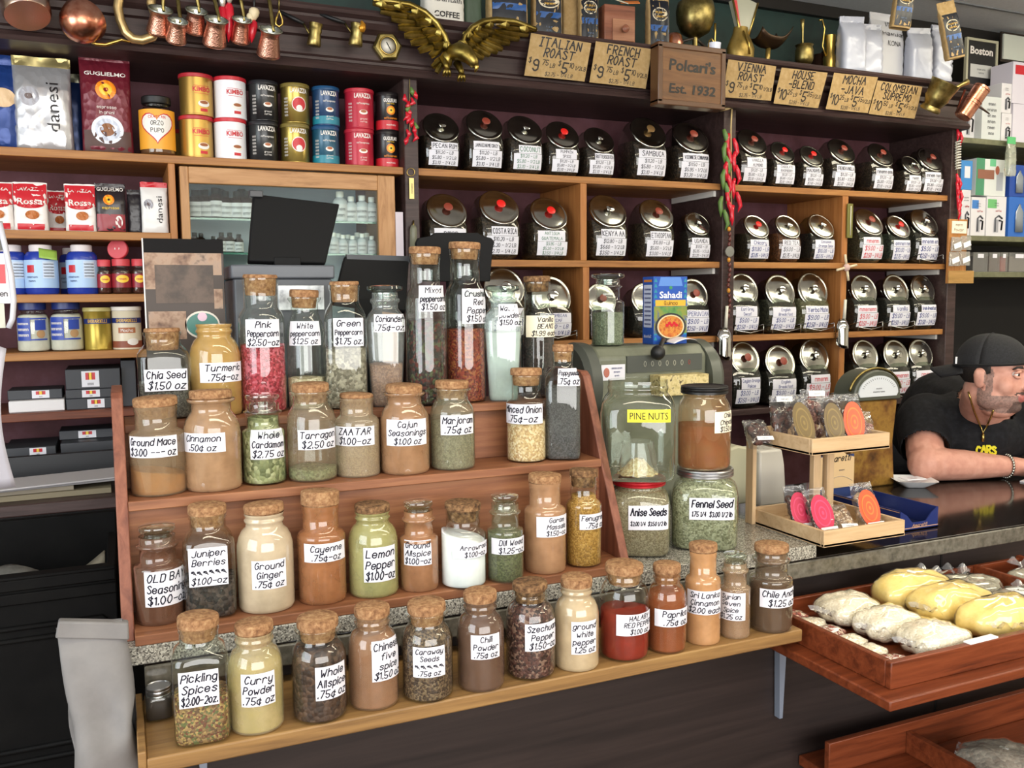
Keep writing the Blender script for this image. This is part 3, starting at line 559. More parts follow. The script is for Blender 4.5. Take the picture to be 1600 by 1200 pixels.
# ================================================================ tilted coffee and tea jars with chrome lids
BPOLY = [(-.40, 0), (-.50, .07), (-.575, .28), (-.605, .50), (-.60, .66), (-.56, .80), (-.42, 1.02), (-.26, 1.26), (-.10, 1.46), (.04, 1.48), (.26, 1.32), (.44, 1.05), (.53, .66), (.50, .24), (.40, 0)]
def bsc(x): return .70+.30*(max(0, 1-abs(x)**2.6))**.5
def front_y(z):
    for a, b in zip(BPOLY[:6], BPOLY[1:6]):
        if a[1] <= z <= b[1]: return a[0]+(b[0]-a[0])*(z-a[1])/(b[1]-a[1])
    return -.56
KNOB = {'red': mat('e02420', .35), 'brown': mat('8a3c2e', .4), 'chrome': CHROME, 'black': mat('1c1c1e', .3), 'tan': mat('b08a5a', .35, .6)}
LIDM = mottled('chrome_lid', ['b4b4ae', 'd0d0c8'], 12, .16, 1, .02)
WIRE = mat('c4c6c4', .25, 1)
LASTX = {}
BAYS = {0: ((P1[1], P2[0]), (P2[1], P3[0])), 1: ((P1[1], DV1[0]), (DV1[1], P2[0]), (P2[1], DV2[0]), (DV2[1], P3[0]))}
def clampx(x, h, Zs):
    for a, b in BAYS[0 if Zs == S1 else 1]:
        if a < x < b: x = max(a+h+.013, min(b-h-.015, x))
    lx_ = LASTX.get(Zs)
    if lx_ and x-h < lx_+.002 and lx_-h < x: x = lx_+.002+h
    for a, b in BAYS[0 if Zs == S1 else 1]:
        if a < x < b: x = min(x, b-h-.004)
    LASTX[Zs] = x+h
    return x
def bean_jar(Zs, lab, lx, ly, Dp, knob, lines, ink=INK, cont='2b1c16 3a271d 20140f 49352a', gs=.006, elev=33, stand=False, grp='', rz=0, lw=.84):
    p = PY(lx, ly, YB+.05); D = Dp*depth(p)/FPX; yc = YB+.004+.6*D
    p = PY(lx, ly, yc-.35*D); hs = max(.8, min(1.4, (p.z-Zs)/(1.15*D)))
    X = clampx(p.x, .525*D, Zs)
    t = thing('coffee_jar', lab, 'jar', (X, yc, Zs), rz, grp)
    lift = .0
    def pt(q, x, k=1., zmax=9):
        s = bsc(x)*k; z = .6+(q[1]-.6)*s
        return (x*.52*D*k, q[0]*s*D, max(0.001, min(z, zmax))*D*hs)
    xs = [-1, -.94, -.8, -.6, -.35, 0, .35, .6, .8, .94, 1]; n = len(BPOLY)
    for nm, k, zm, m in (('glass_body', 1, 9, glass(None, 0, 'dfe6e0')), ('contents', .975, .93, grains(tuple(cont.split()), gs))):
        mb = MB(); vs_ = [pt(q, x, k, zm) for x in xs for q in BPOLY]
        fs_ = [(i*n+j, (i+1)*n+j, (i+1)*n+(j+1) % n, i*n+(j+1) % n) for i in range(len(xs)-1) for j in range(n)]+[tuple(range(n)), tuple((len(xs)-1)*n+j for j in range(n-1, -1, -1))]
        mb.add(vs_, fs_, m); mb.build(nm, t, 0, .5)
    e = math.radians(elev); d = (0, -math.cos(e), math.sin(e)); M = axis((0, -.35*D, 1.15*D*hs), d, (1, 0, 0))
    mb = MB(); mb.lathe([(.44*D, -.09*D), (.44*D, -.05*D), (.495*D, -.048*D), (.515*D, -.035*D), (.515*D, 0), (.50*D, .015*D), (.47*D, .017*D), (.455*D, .008*D), (.40*D, .022*D), (.25*D, .038*D), (.12*D, .046*D), (.02*D, .05*D)], LIDM, 40, M)
    o = mb.build('lid', t, 0, .9)
    mb = MB(); mb.lathe([(.045*D, .055*D), (.04*D, .10*D), (.085*D, .125*D), (.115*D, .14*D), (.115*D, .155*D), (.085*D, .17*D), (.02*D, .173*D)], KNOB[knob], 20, M); mb.build('knob', o, 0, .9)
    if lines is not None:
        def mp(u, v, o_=0):
            z = .40+v/D; s = bsc(u/(.52*D)); return (u, (front_y(max(.02, .6+(z-.6)))*s-.012)*D-o_, z*D*hs)
        mb = MB(); w = lw*D; nm, pr = lines
        hn = .2*D if len(nm) < 2 else .26*D
        def sheet(u0, w_, v0, h_): mb.grid(lambda a, b: mp(u0+(a-.5)*w_, v0+(b-.5)*h_), 8, 4, PAPER)
        v1 = .32*D-hn/2
        rg = random.Random(lx); w1 = w*rg.uniform(.78, 1); u1 = (w-w1)*rg.uniform(-.5, .5); hp_ = .60*D-hn-.01*D
        sheet(u1, w1, v1, hn); v2 = v1-hn/2-.008*D-hp_/2; sheet(0, w, v2, hp_)
        write(mb, ink, nm, w1, hn*.95, lambda u, v: mp(u1+u, v1+v, .0007), .13, 0, .05, .9, .6)
        write(mb, ink, pr, w, hp_, lambda u, v: mp(u, v2+v, .0007), .13, .12, .05, .86, .6)
        mb.build('label', t, 0, 0)
    if stand:
        mb = MB(); h = .2*D
        for sx in (-1, 1): mb.tube([(sx*.5*D, -.66*D, .002), (sx*.5*D, -.66*D, .26*D*hs), (sx*.5*D, .45*D, .02*D)], .0022, WIRE, 6)
        mb.tube([(-.5*D, -.665*D, .15*D), (0, -.68*D, .06*D), (.5*D, -.665*D, .15*D)], .0022, WIRE, 6)
        mb.build('wire_stand', t, 0, 0)
PR1 = ('$11.20 - LB', '$5.80 - 1/2 LB', '$3.10 - 1/4 LB'); PR2 = ('$11.50 - LB', '$5.95 - 1/2 LB', '$3.20 - 1/4 LB')
g1, g2, g3, g4 = 'jars on the top shelf', 'jars on the second shelf', 'jars on the third shelf', 'jars on the lowest shelf'
T1 = [('PECAN RUM', 689, 199, 57, 'chrome', PR1), ('JAMAICAN ME CRAZY', 757, 195, 58, 'brown', PR1), ('COCONUT', 820, 203, 56, 'chrome', PR1), ('PUMPKIN/SPICE', 879, 211, 54, 'red', PR1), ('BUTTERSCOTCH', 936, 219, 50, 'chrome', PR1), ('SAMBUCA', 1013, 207, 60, 'tan', PR1), ('VIENNESE CINNAMON', 1080, 215, 60, 'brown', PR2),
      ('VANILLA/ALMOND', 1175, 222, 51, 'brown', PR1), ('CHOCOLATE/RASPBERRY', 1223, 238, 42, 'red', PR1), ('MACADAMIA', 1268, 244, 41, 'red', PR1), ('FRENCH VANILLA', 1315, 236, 48, 'brown', PR1), ('nmemn enm', 1376, 242, 45, 'brown', PR1), ('nemn', 1424, 258, 36, 'chrome', PR1), ('mnem nen', 1461, 250, 46, 'brown', PR1)]
for nm, lx, ly, D, kn, pr in T1:
    lb_ = {'nmemn enm': 'tilted coffee jar with a brown knob, third from the right on the top shelf', 'nemn': 'small tilted coffee jar with a chrome knob near the top shelf right end', 'mnem nen': 'tilted coffee jar with a dark knob, rightmost on the top shelf'}.get(nm, 'tilted coffee jar marked %s on the top shelf' % nm.title().replace('/', ' '))
    bean_jar(S1, lb_, lx, ly, D, kn, (nm.split('/'), pr), GREENINK if 'COCO' in nm else INK, grp=g1)
PB = '3a2a20 4a382a 2a1d16 5a4636'
T2 = [('tilted coffee jar behind the black stand, leftmost on the second shelf', 698, 329, 64, 'brown', ('', '$10.20 - LB'), INK, PB, 1), ('COSTA RICA', 780, 324, 64, 'red', ('$10.20 - LB', '$5.30 - 1/2 LB', '$2.70 - 1/4 LB'), INK, PB, 1),
      ('ANTIGUA/GUATEMALA', 858, 334, 61, 'red', ('$9.95 - LB', '$5.20 - 1/2 LB', '$2.50 - 1/4 LB'), GREENINK, PB, 1), ('KENYA AA', 950, 330, 62, 'chrome', ('$12.80 - LB', '$6.60 - 1/2 LB', '$3.50 - 1/4 LB'), INK, PB, 1),
      ('ETHIOPIAN', 1026, 335, 57, 'brown', ('$10.80 - LB', '$5.60 - 1/2 LB', '$3.00 - 1/4 LB'), GREYINK, PB, 1), ('UGANDA', 1090, 350, 43, 'chrome', PR2, INK, '241812 302018 1b120e', 1),
      ('Chicory', 1182, 354, 44, 'red', ('$11.80 - LB', '$2.05 - 1/4 LB'), BLUEINK, '2b2118 3c2f22 4a3a28', 1), ('RED TEA', 1231, 354, 44, 'chrome', ('$9.00 - LB', '$2.75 - 1/4 LB'), GREYINK, '6a3a22 7c4628 54301e', 1), ('Cinnamon/Orange Spice', 1294, 354, 46, 'chrome', ('$10.00 - LB', '$2.75 - 1/4 LB'), BLUEINK, '241b16 33261c 161110', 1),
      ('tilted tea jar with red lettering and dark knob on the second shelf', 1358, 347, 50, 'brown', ('$9.00 - LB', '$2.50 - 1/4 LB'), REDINK, '2b2a20 3a3828 4a4636', 0), ('tilted tea jar with a red knob between two others on the second shelf', 1404, 354, 42, 'red', ('$10.00 - LB', '$2.75 - 1/4 LB'), BLUEINK, '33342c 45463a 24241e', 0), ('tilted tea jar with a big bright lid, rightmost on the second shelf', 1446, 348, 50, 'chrome', ('$9.00 - LB', '$2.50 - 1/4 LB'), BLUEINK, '1e1a17 2b241f 3a322a', 0)]
for nm, lx, ly, D, kn, pr, ink, co, named in T2:
    bean_jar(S2, 'tilted coffee jar marked %s on the second shelf' % nm.title().replace('/', ' ') if named and len(nm) < 25 else nm, lx, ly, D, kn, ((nm.split('/') if len(nm) < 25 else ['nmenm' if 'red lett' in nm else 'emnen nm' if 'red knob' in nm else 'mnenm en' if 'big bright' in nm else 'nmen']), pr), ink, co, grp=g2, stand='big bright' in nm)
TE = '231c18 302822 1a1512'
T3 = [('tilted jar with a bright lid behind the wasabi bottle on the third shelf', 788, 450, 66, 'chrome', ['nmenm'], 1, PB), ('tilted jar with a bright lid beside the vanilla bottle on the third shelf', 878, 463, 66, 'chrome', ['COLOMBIAN', 'DECAF'], 1, PB), ('tilted jar half hidden behind the green herb jar on the third shelf', 930, 468, 52, 'brown', None, 0, TE), ('tilted jar behind the blue cardboard food box on the third shelf', 1010, 467, 52, 'brown', None, 0, TE), ('tilted jar with a brown knob right of the blue box on the third shelf', 1084, 460, 52, 'brown', ['PERUVIAN'], 0, TE),
      ('tilted jar of Earl Grey decaf tea on the third shelf', 1162, 452, 53, 'chrome', ['Earl Grey', 'Decaf'], 1, TE), ('tilted jar of English Breakfast decaf tea on the third shelf', 1219, 455, 55, 'chrome', ['English', 'Breakfast'], 1, '3a352a 4a4436 2a261e'), ('tilted jar of yerba mate on the third shelf', 1270, 453, 57, 'chrome', ['Yerba Mate'], 1, '6a6248 7a7256 585038'),
      ('tilted tea jar with pink lettering on the third shelf', 1350, 453, 50, 'chrome', ['nmenemn'], 1, TE), ('tilted tea jar in the middle of the right bay, third shelf', 1400, 453, 50, 'chrome', ['Vanilla'], 1, TE), ('tilted tea jar, rightmost on the third shelf', 1449, 453, 48, 'chrome', ['Irish Breakfast'], 0, TE)]
for nm, lx, ly, D, kn, ln, st, co in T3:
    bean_jar(S3, nm, lx, ly, D, kn, (ln, ('$9.00 - LB', '$2.50 - 1/4 LB')) if ln else None, REDINK if 'pink' in nm else BLUEINK, co, .006, 18, st, g3)
T4 = [('tilted tea jar with a dark knob, leftmost on the lowest shelf', 1164, 560, 54, 'brown', ['Ceylon Orange', 'Pekoe']), ('tilted tea jar marked English Breakfast on the lowest shelf', 1219, 566, 56, 'brown', ['English', 'Breakfast']), ('tilted tea jar left of the pine divider on the lowest shelf', 1276, 557, 56, 'chrome', ['nmenm']), ('tilted tea jar right of the pine divider on the lowest shelf', 1352, 555, 50, 'chrome', ['mnenm']), ('tilted tea jar behind the dial scale on the lowest shelf', 1400, 555, 50, 'chrome', ['nmenmn']), ('tilted tea jar beside the man, rightmost on the lowest shelf', 1448, 553, 48, 'chrome', ['nmem'])]
for nm, lx, ly, D, kn, ln in T4:
    bean_jar(S4, nm, lx, ly, D, kn, (ln, ('$9.00 - LB', '$2.50 - 1/4 LB')), BLUEINK if kn == 'brown' else REDINK, TE, .006, 18, kn != 'brown', g4)
# ================================================================ tins, bags and boxes on the left shelves
def dims(x0, x1, yt, Z, Y):
    xm = (x0+x1)/2; p = PY(xm, yt, Y); w = (x1-x0)*depth((p.x, Y, Z+.08))/FPX; return p.x, w, p.z-Z
def bagmesh(mb, w, d, h, m, seed=0, seal=.10, wr=.003, sealm=None, lo=.0):
    rg = random.Random(seed); f = [(rg.uniform(.5, 1), rg.uniform(15, 45), rg.uniform(15, 60), rg.uniform(0, 6)) for _ in range(5)]
    def sec(t): return (d/2)*(min(1, .75+t*4) if t < .1 else (1 if t < .6 else max(.06, 1-((t-.6)/(.4-seal*.5))**1.3 if t < 1-seal else .06)))
    def pt(u, t):
        a = 2*PI*u; e = 5; R = sqf(a, e); x = R*math.cos(a)*w/2*(1-.03*math.sin(PI*t)); y = -R*math.sin(a)*sec(t)
        n = sum(q[0]*math.sin(q[1]*x/w*1.5+q[2]*t+q[3]) for q in f)/3
        return (x, y+n*wr*(1 if y < 0 else -1)*(t > .02), t*h+ (n*.002 if t > .98 else 0))
    b = len(mb.v)
    mb.grid(lambda u, v: pt(u, v*(1-seal)), 32, 16, m); mb.grid(lambda u, v: pt(u, 1-seal+v*seal), 32, 3, sealm or m)
    def ff(x, z, o=.0):
        t = max(0, min(1, z/h)); lo_, hi_ = 0, .5
        for _ in range(14):
            md = (lo_+hi_)/2
            if pt(md, t)[0] > x: lo_ = md
            else: hi_ = md
        return (x, pt(lo_, t)[1]-.0012-o, z)
    return ff
def disc(mb, mp, u0, v0, ru, rv, m, n=28, shape=None):
    sh = shape or [(ru*math.cos(2*PI*k/n), rv*math.sin(2*PI*k/n)) for k in range(n)]; n = len(sh)
    vs_ = [mp(u0, v0)]+[mp(u0+x*q, v0+y*q) for q in (.3, .55, .8, 1) for x, y in sh]
    mb.add(vs_, [(0, k+1, (k+1) % n+1) for k in range(n)]+[(1+i*n+k, 1+(i+1)*n+k, 1+(i+1)*n+(k+1) % n, 1+i*n+(k+1) % n) for i in range(3) for k in range(n)], m, None, False)
def patch(mb, mp, u0, v0, w, h, m, nu=8, nv=2): mb.grid(lambda a, b: mp(u0+(a-.5)*w, v0+(b-.5)*h), nu, nv, m)
def bag(name, lab, x0, x1, yt, Z, Y, col, cat='bag', grp=None, seed=0, sealm=None, art=None, d=None, rough=.3, metal=0, rz=None, wr=.0035):
    X, w, h = dims(x0, x1, yt, Z, Y)
    t = thing(name, lab, cat, (X, Y, Z), 0 if rz is None else rz, grp)
    w *= .965; mb = MB(); m = mat(col, rough, metal) if isinstance(col, str) else col
    ff = bagmesh(mb, w, d or w*.55, h, m, seed, sealm=sealm, wr=wr); mb.build('pouch', t, 0, 0)
    if art:
        mb = MB(); art(mb, ff, w, h); mb.build('print', t, 0, 0)
    return t
def can(lab, x0, x1, yt, yb, Z, Y, col, lidc, art, grp, name='coffee_tin', metal=0., rz=None):
    X, w, h = dims(x0, x1, yt, Z, Y); h = PY((x0+x1)/2, yt, Y).z-PY((x0+x1)/2, yb, Y).z; r = w*.478
    t = thing(name, lab, 'tin', (X, Y, Z), face((X, Y)) if rz is None else rz, grp)
    mb = MB(); m = mat(col, .28, metal); mb.lathe([(r*.97, 0), (r, .002), (r, .005), (r*.985, .006), (r*.985, h-.008), (r, h-.007), (r, h-.004)], m, 32); mb.build('can', t, 0, .6)
    mb = MB(); mb.lathe([(r*1.0, h-.012), (r*1.03, h-.011), (r*1.03, h-.002), (r*1.0, h), (r*.9, h), (r*.88, h-.002)], mat(lidc, .35), 32); mb.build('lid', t, 0, .6)
    mp = lambda u, v, o=0: ((r*.985+.0006+o)*math.sin(u/r), -(r*.985+.0006+o)*math.cos(u/r), h*.5+v)
    mb = MB(); art(mb, mp, r, h); mb.build('print', t, 0, 0)
    return h
def foil(c, metal, s=60):
    m, nt, b, mp = nodes('foil_film'); b.inputs['Base Color'].default_value = lin(c); b.inputs['Metallic'].default_value = metal; b.inputs['Roughness'].default_value = .3
    mp.inputs['Scale'].default_value = (1, 1, .6); n = tex(nt, 'Voronoi', mp, Scale=float(s)); bump(nt, b, n.outputs['Distance'], .45, .006); return m
FOILS, FOILM, FOILB = foil('c2c2c6', .6, 45), foil('6a1e2c', .15, 70), foil('203c7c', .25, 45)
RED = mat('c0222e', .35); DRED = mat('8c1a28', .35); GOLD = mat('d9a93a', .35); ORG = mat('ef8a1e', .4); YEL = mat('f0c53a', .4); NAVY = mat('1d2c6a', .4); LBLUE = mat('a9c6e8', .4); DBROWN = mat('4a2818', .5); FOAM = mat('e8e2dc', .4); TEAL = mat('1f7f93', .35); DK = mat('201c1e', .4); GRN = mat('3d8a5a', .5)
def art_danesi(mb, f, w, h):
    R = lambda u, v, o=0: f(.17*w+(-v), h*.46+u, .001)
    printed(mb, DK, 'danesi', h*.52, w*.22, R)
    disc(mb, lambda u, v: f(u, v, .0005), -.22*w, h*.56, .17*w, .1*h, mat('a9a8b0', .4)); disc(mb, lambda u, v: f(u, v, .001), -.22*w, h*.56, .07*w, .03*h, mat('6a5a58', .5))
def art_gug(mb, f, w, h):
    g = lambda u, v, o=0: f(u, v, .0008)
    printed(mb, FOAM, 'GUGLIELMO', w*.8, h*.04, g, 0, h*.765, .02)
    for r, m, o in ((.2*w, ORG, .0008), (.125*w, YEL, .0014), (.045*w, DRED, .002)): disc(mb, lambda u, v: f(u, v, o), 0, h*.61, r, r, m)
    write(mb, FOAM, ['espresso', 'in grani'], w*.5, h*.1, lambda u, v: f(u, v+h*.42, .001), .12, 0, 0)
    patch(mb, g, 0, h*.12, w*.9, h*.2, mat('4a2a22', .5), 10, 3)
    for r, m, o in ((.31*w, mat('dfe3ec', .3), .0014), (.24*w, mat('c2c8d8', .3), .002), (.14*w, mat('8a5a38', .5), .0026)): disc(mb, lambda u, v: f(u, v, o), 0, h*.23, r, r*.95, m)
shelf_g = 'coffee bags on the top left shelf'
Ya = YB+.09
bag('coffee_bag', 'blue foil coffee bag with round pale emblem, leftmost on the top shelf', -70, 22, 84, S1, Ya, FOILB, grp=shelf_g, seed=1, art=lambda mb, f, w, h: disc(mb, lambda u, v: f(u, v, .001), .26*w, h*.53, .2*w, .1*h, mat('d8b890', .5)))
bag('coffee_bag', 'silver foil coffee bag with large sideways black lettering on top shelf', 21, 106, 90, S1, Ya-.01, mat('c9cacd', .3, .5) if False else FOILS, grp=shelf_g, seed=2, sealm=mat('a89a68', .3, .7), art=art_danesi)
bag('coffee_bag', 'dark blue foil coffee bag behind the silver one on top shelf', 90, 124, 115, S1, Ya+.10, mat('1f3566', .3, .3), grp=shelf_g, seed=3, sealm=mat('6b6a58', .3, .6))
bag('coffee_bag', 'tall maroon foil coffee bag with orange ring and white cup', 124, 200, 80, S1, Ya-.01, FOILM, grp=shelf_g, seed=4, art=art_gug)
# barley coffee jar
X, w, h = dims(217, 270, 153, S1, YB+.06); r = w/2
t = thing('barley_coffee_jar', 'glass jar with orange label and black lid beside the tins', 'jar', (X, YB+.06, S1), face((X, YB)))
pr = jar_prof('pot', r, h*.93); mb = MB(); mb.lathe(pr, glass(), 32, None, 0, True, False); mb.build('glass_body', t, 0, 0)
mb = MB(); fillmesh(mb, pr, h*.78, powder('6a4226'), h); mb.build('contents', t, 0, 0)
mb = MB(); mb.lathe([(r*.8, h*.88), (r*.82, h*.89), (r*.82, h*.985), (r*.78, h), (r*.6, h)], BLACK, 28); mb.build('lid', t, 0, .6)
mb = MB(); mp = lambda u, v, o=0: ((r+.001+o)*math.sin(u/r), -(r+.001+o)*math.cos(u/r), h*.43+v)
patch(mb, mp, 0, 0, r*2.6, h*.66, mat('e8a02c', .45), 18); hp_ = lambda k, o: (lambda u, v: mp(u*k, v*k, o))
heart = lambda s: [(s*16*math.sin(a)**3/16, s*(13*math.cos(a)-5*math.cos(2*a)-2*math.cos(3*a)-math.cos(4*a))/16) for a in [2*PI*i/30 for i in range(30)]]
for s, m, o in ((r*.95, RED, .0008), (r*.86, FOAM, .0016)): disc(mb, lambda u, v: mp(u, v, o), 0, h*.05, 0, 0, m, shape=[(p[0], p[1]*1.05) for p in heart(s)][::-1])
write(mb, RED, ['CRASTAN'], r*1.1, h*.08, lambda u, v: mp(u, v+h*.2, .0018), .16, 0, 0); write(mb, DK, ['ORZO', 'PUPO'], r*1.5, h*.24, lambda u, v: mp(u, v+h*.04, .0018), .14, 0, .1)
mb.build('label', t, 0, 0)
# tins, two high
def a_kimbo(dark):
    def f(mb, mp, r, h):
        u0 = .35*r; patch(mb, lambda u, v: mp(u, v, .0002), u0, h*.20, r*1.0, .0012, RED); printed(mb, RED, 'KIMBO', r*1.1, h*.12, lambda u, v: mp(u, v, .0005), u0, h*.12, .03); patch(mb, lambda u, v: mp(u, v, .0002), u0, h*.02, r*.9, .0012, RED)
        disc(mb, lambda u, v: mp(u, v, .0006), u0+.1*r, -h*.22, .36*r, h*.08, mat('e6e2dc', .4)); disc(mb, lambda u, v: mp(u, v, .001), u0+.1*r, -h*.19, .26*r, h*.04, mat('9a5a34', .5)); patch(mb, lambda u, v: mp(u, v, .0006), u0+.1*r, -h*.37, .45*r, h*.07, RED)
    return f
def a_lav(bg, ringc=None, c=FOAM, low=None):
    def f(mb, mp, r, h):
        u0 = .3*r
        if low: patch(mb, mp, 0, -h*.36, r*3, h*.2, low, 20)
        printed(mb, c, 'LAVAZZA', r*1.25, h*.12, lambda u, v: mp(u, v, .0006), u0, h*.31, .03)
        if ringc:
            for k, m, o in ((.52*r, FOAM, .0005), (.46*r, RED, .0009), (.22*r, FOAM, .0013)): disc(mb, lambda u, v: mp(u, v, o), u0, -h*.03-(h*.1 if k < .3*r else 0), k, k, m)
        else:
            write(mb, c, ['caffe espresso'], r*1.0, h*.08, lambda u, v: mp(u0+u, v+h*.12, .0006), .13, 0, 0)
            disc(mb, lambda u, v: mp(u, v, .0006), u0, -h*.1, .3*r, h*.06, FOAM); disc(mb, lambda u, v: mp(u, v, .001), u0, -h*.08, .2*r, h*.035, mat('a8623a', .5))
            write(mb, c, ['ground', 'coffee'], r*.9, h*.14, lambda u, v: mp(u0+u, v-h*.3, .0006), .12, 0, 0)
        write(mb, c, ['l'*9]*6, r*.4, h*.5, lambda u, v: mp(u-.65*r, v-h*.1, .0006), .1, 0, 0, lead=None)
    return f
def a_gug(mb, mp, r, h):
    u0 = .35*r; printed(mb, FOAM, 'GUGLIELMO', r*1.25, h*.1, lambda u, v: mp(u, v, .0006), u0, h*.28, .03); patch(mb, mp, 0, -h*.36, r*3.2, h*.24, RED, 20)
    write(mb, YEL, ['espresso'], r, h*.06, lambda u, v: mp(u0+u, v+h*.2, .0006), .13, 0, 0)
    for k, m, o in ((.38*r, ORG, .0006), (.24*r, YEL, .001), (.08*r, DK, .0014)): disc(mb, lambda u, v: mp(u, v, o), u0, h*.02, k, k, m)
    write(mb, ORG, ['caffe espresso'], r*1.3, h*.09, lambda u, v: mp(u0+u, v-h*.18, .0006), .14, 0, 0); write(mb, FOAM, ['macinato'], r*.9, h*.08, lambda u, v: mp(u0+u, v-h*.36, .0008), .14, 0, 0)
TG = 'stacked coffee tins on the top left shelf'
TINS = [((279, 332), (122, 187, 252), 'b8934c', 'b02832', a_kimbo(0), 'gold tin with a red lid', .8), ((333, 384), (126, 190, 254), 'e8e8ee', 'c22a36', a_kimbo(1), 'white tin with a red lid', 0), ((387, 434), (130, 193, 255), '1a1a1c', '26262a', a_lav(0), 'black tin with a white cup', .1),
        ((437, 483), (135, 197, 258), 'a08a48', '7e6e38', a_lav(0, 1), 'gold tin with a red circle', .8), ((486, 530), (139, 200, 260), '1d5068', '1d4a74', a_lav(0, None, FOAM, TEAL), 'blue tin', .15), ((537, 584), (142, 204, 262), 'b02238', 'b8283a', a_lav(0), 'all red tin', .1), ((585, 623), (146, 205, 263), '1c1618', '1c1618', a_gug, 'black and red tin with an orange ring', .1)]
for (x0, x1), (y0, y1, y2), col, lidc, art, lb, me in TINS:
    hh = can(lb + ', lower of its stack on the top shelf', x0, x1, y1, y2, S1, YB+.065, col, lidc, art, TG, metal=me)
    can(lb + ', upper of its stack on the top shelf', x0, x1, y0, y1, S1+hh+.0005, YB+.065, col if 'blue' not in lb else '1b3c62', lidc, art, TG, metal=me)
can('gold tin with a red lid, half hidden behind the front gold stack', 263, 300, 142, 195, S1, YB+.2, 'c09a50', 'c22a36', a_kimbo(0), TG, metal=.5)
# second left shelf: coffee bricks
def art_rossa(mb, f, w, h):
    g = lambda u, v: f(u, v, .0008); patch(mb, g, 0, h*.75, w*.96, h*.44, RED, 8, 4); disc(mb, lambda u, v: f(u, v, .0010), 0, h*.54, w*.40, h*.08, RED)
    printed(mb, FOAM, 'LAVAZZA', w*.75, h*.08, lambda u, v: f(u, v, .0018), 0, h*.86, .03); printed(mb, FOAM, 'Rossa', w*.72, h*.13, lambda u, v: f(u, v, .002), 0, h*.6, .02)
    disc(mb, lambda u, v: f(u, v, .0022), .05*w, h*.33, w*.2, h*.09, mat('b8703c', .5)); patch(mb, g, 0, h*.09, w*.78, h*.12, RED)
FG = 'coffee bricks on the second left shelf'
Yb2 = YB+.06
bag('coffee_brick', 'red and white coffee brick cut off by the left frame edge', -34, 17, 284, L2, Yb2, 'e2dcd8', grp=FG, seed=5, art=art_rossa)
bag('coffee_brick', 'red and white coffee brick, second from the left of its shelf', 21, 71, 285, L2, Yb2, 'e2dcd8', grp=FG, seed=6, art=art_rossa)
bag('coffee_brick', 'red and white coffee brick set back between the two front ones', 73, 106, 298, L2, Yb2+.11, 'd8d0cc', grp=FG, seed=7, art=art_rossa)
bag('coffee_brick', 'red and white coffee brick beside the black one', 101, 147, 288, L2, Yb2, 'e2dcd8', grp=FG, seed=8, art=art_rossa)
def art_gug2(mb, f, w, h):
    printed(mb, FOAM, 'GUGLIELMO', w*.85, h*.08, lambda u, v: f(u, v, .001), 0, h*.88, .02)
    for r, m, o in ((.18*w, ORG, .0008), (.11*w, YEL, .0014), (.04*w, DK, .002)): disc(mb, lambda u, v: f(u, v, o), -.05*w, h*.66, r, r, m)
    write(mb, YEL, ['espresso'], w*.6, h*.09, lambda u, v: f(u, v+h*.5, .001), .13, 0, 0); patch(mb, lambda u, v: f(u, v, .0008), 0, h*.2, w*.9, h*.34, DRED, 8, 3); disc(mb, lambda u, v: f(u, v, .0016), .25*w, h*.22, w*.12, h*.12, FOAM)
bag('coffee_brick', 'black and red coffee brick with an orange ring', 148, 194, 287, L2, Yb2, '241c20', grp=FG, seed=9, art=art_gug2)
bag('coffee_brick', 'plain black coffee brick beside the white one', 198, 221, 297, L2, Yb2+.03, '2a262c', grp=FG, seed=10)
bag('coffee_brick', 'white coffee brick with sideways black lettering against the divider', 219, 260, 285, L2, Yb2-.01, 'dedcda', grp=FG, seed=11, sealm=RED, art=art_danesi)
# third left shelf: blue supplement bottles and red capped spice jars
def bottle(lab, x0, x1, yt, Z, Y, grp, tagc=False, name='supplement_bottle'):
    X, w, h = dims(x0, x1, yt, Z, Y); r = w*.482
    t = thing(name, lab, 'bottle', (X, Y, Z), face((X, Y)), grp)
    mb = MB(); mb.lathe([(r*.93, 0), (r, .006), (r, h*.70), (r*.97, h*.78), (r*.82, h*.85), (r*.62, h*.875), (r*.6, h*.9)], mat('23399a', .25), 32); mb.build('body', t, 0, .6)
    mb = MB(); mb.lathe([(r*.66, h*.86), (r*.68, h*.865), (r*.68, h*.985), (r*.64, h), (r*.4, h)], mat('d8cfd0', .5), 28); mb.build('cap', t, 0, .6)
    mp = lambda u, v, o=0: ((r+.0007+o)*math.sin(u/r), -(r+.0007+o)*math.cos(u/r), h*.41+v); mb = MB()
    patch(mb, mp, 0, 0, r*2.9, h*.56, LBLUE, 18); patch(mb, lambda u, v: mp(u, v, .0005), .45*r, h*.08, r*.75, h*.34, mat('c6d3e6', .5), 6); patch(mb, lambda u, v: mp(u, v, .0005), -.68*r, h*.1, r*.5, h*.15, RED, 4)
    write(mb, GREYINK, ['memmnnmem']*5, r*.7, h*.3, lambda u, v: mp(u+.45*r, v+h*.08, .001), .12, 0, 0); write(mb, NAVY, ['nmenem', 'nemn'], r*.9, h*.16, lambda u, v: mp(u-.6*r, v-h*.1, .001), .12, 0, 0); mb.build('label', t, 0, 0)
    if tagc:
        mb = MB(); mb.grid(lambda a, b: (r*(1.05*a-.1), -r*(.72+.42*b), h*(.93-.2*b-.05*a)), 4, 4, mat('8fb04a', .5)); mb.build('green_tag', t, 0, 0, .0006)
BT = 'blue bottles on the third left shelf'
bottle('blue bottle with white cap, leftmost on the third left shelf', -8, 39, 383, L3, YB+.08, BT); bottle('blue bottle with a green tag round its white cap', 38, 87, 383, L3, YB+.06, BT, True)
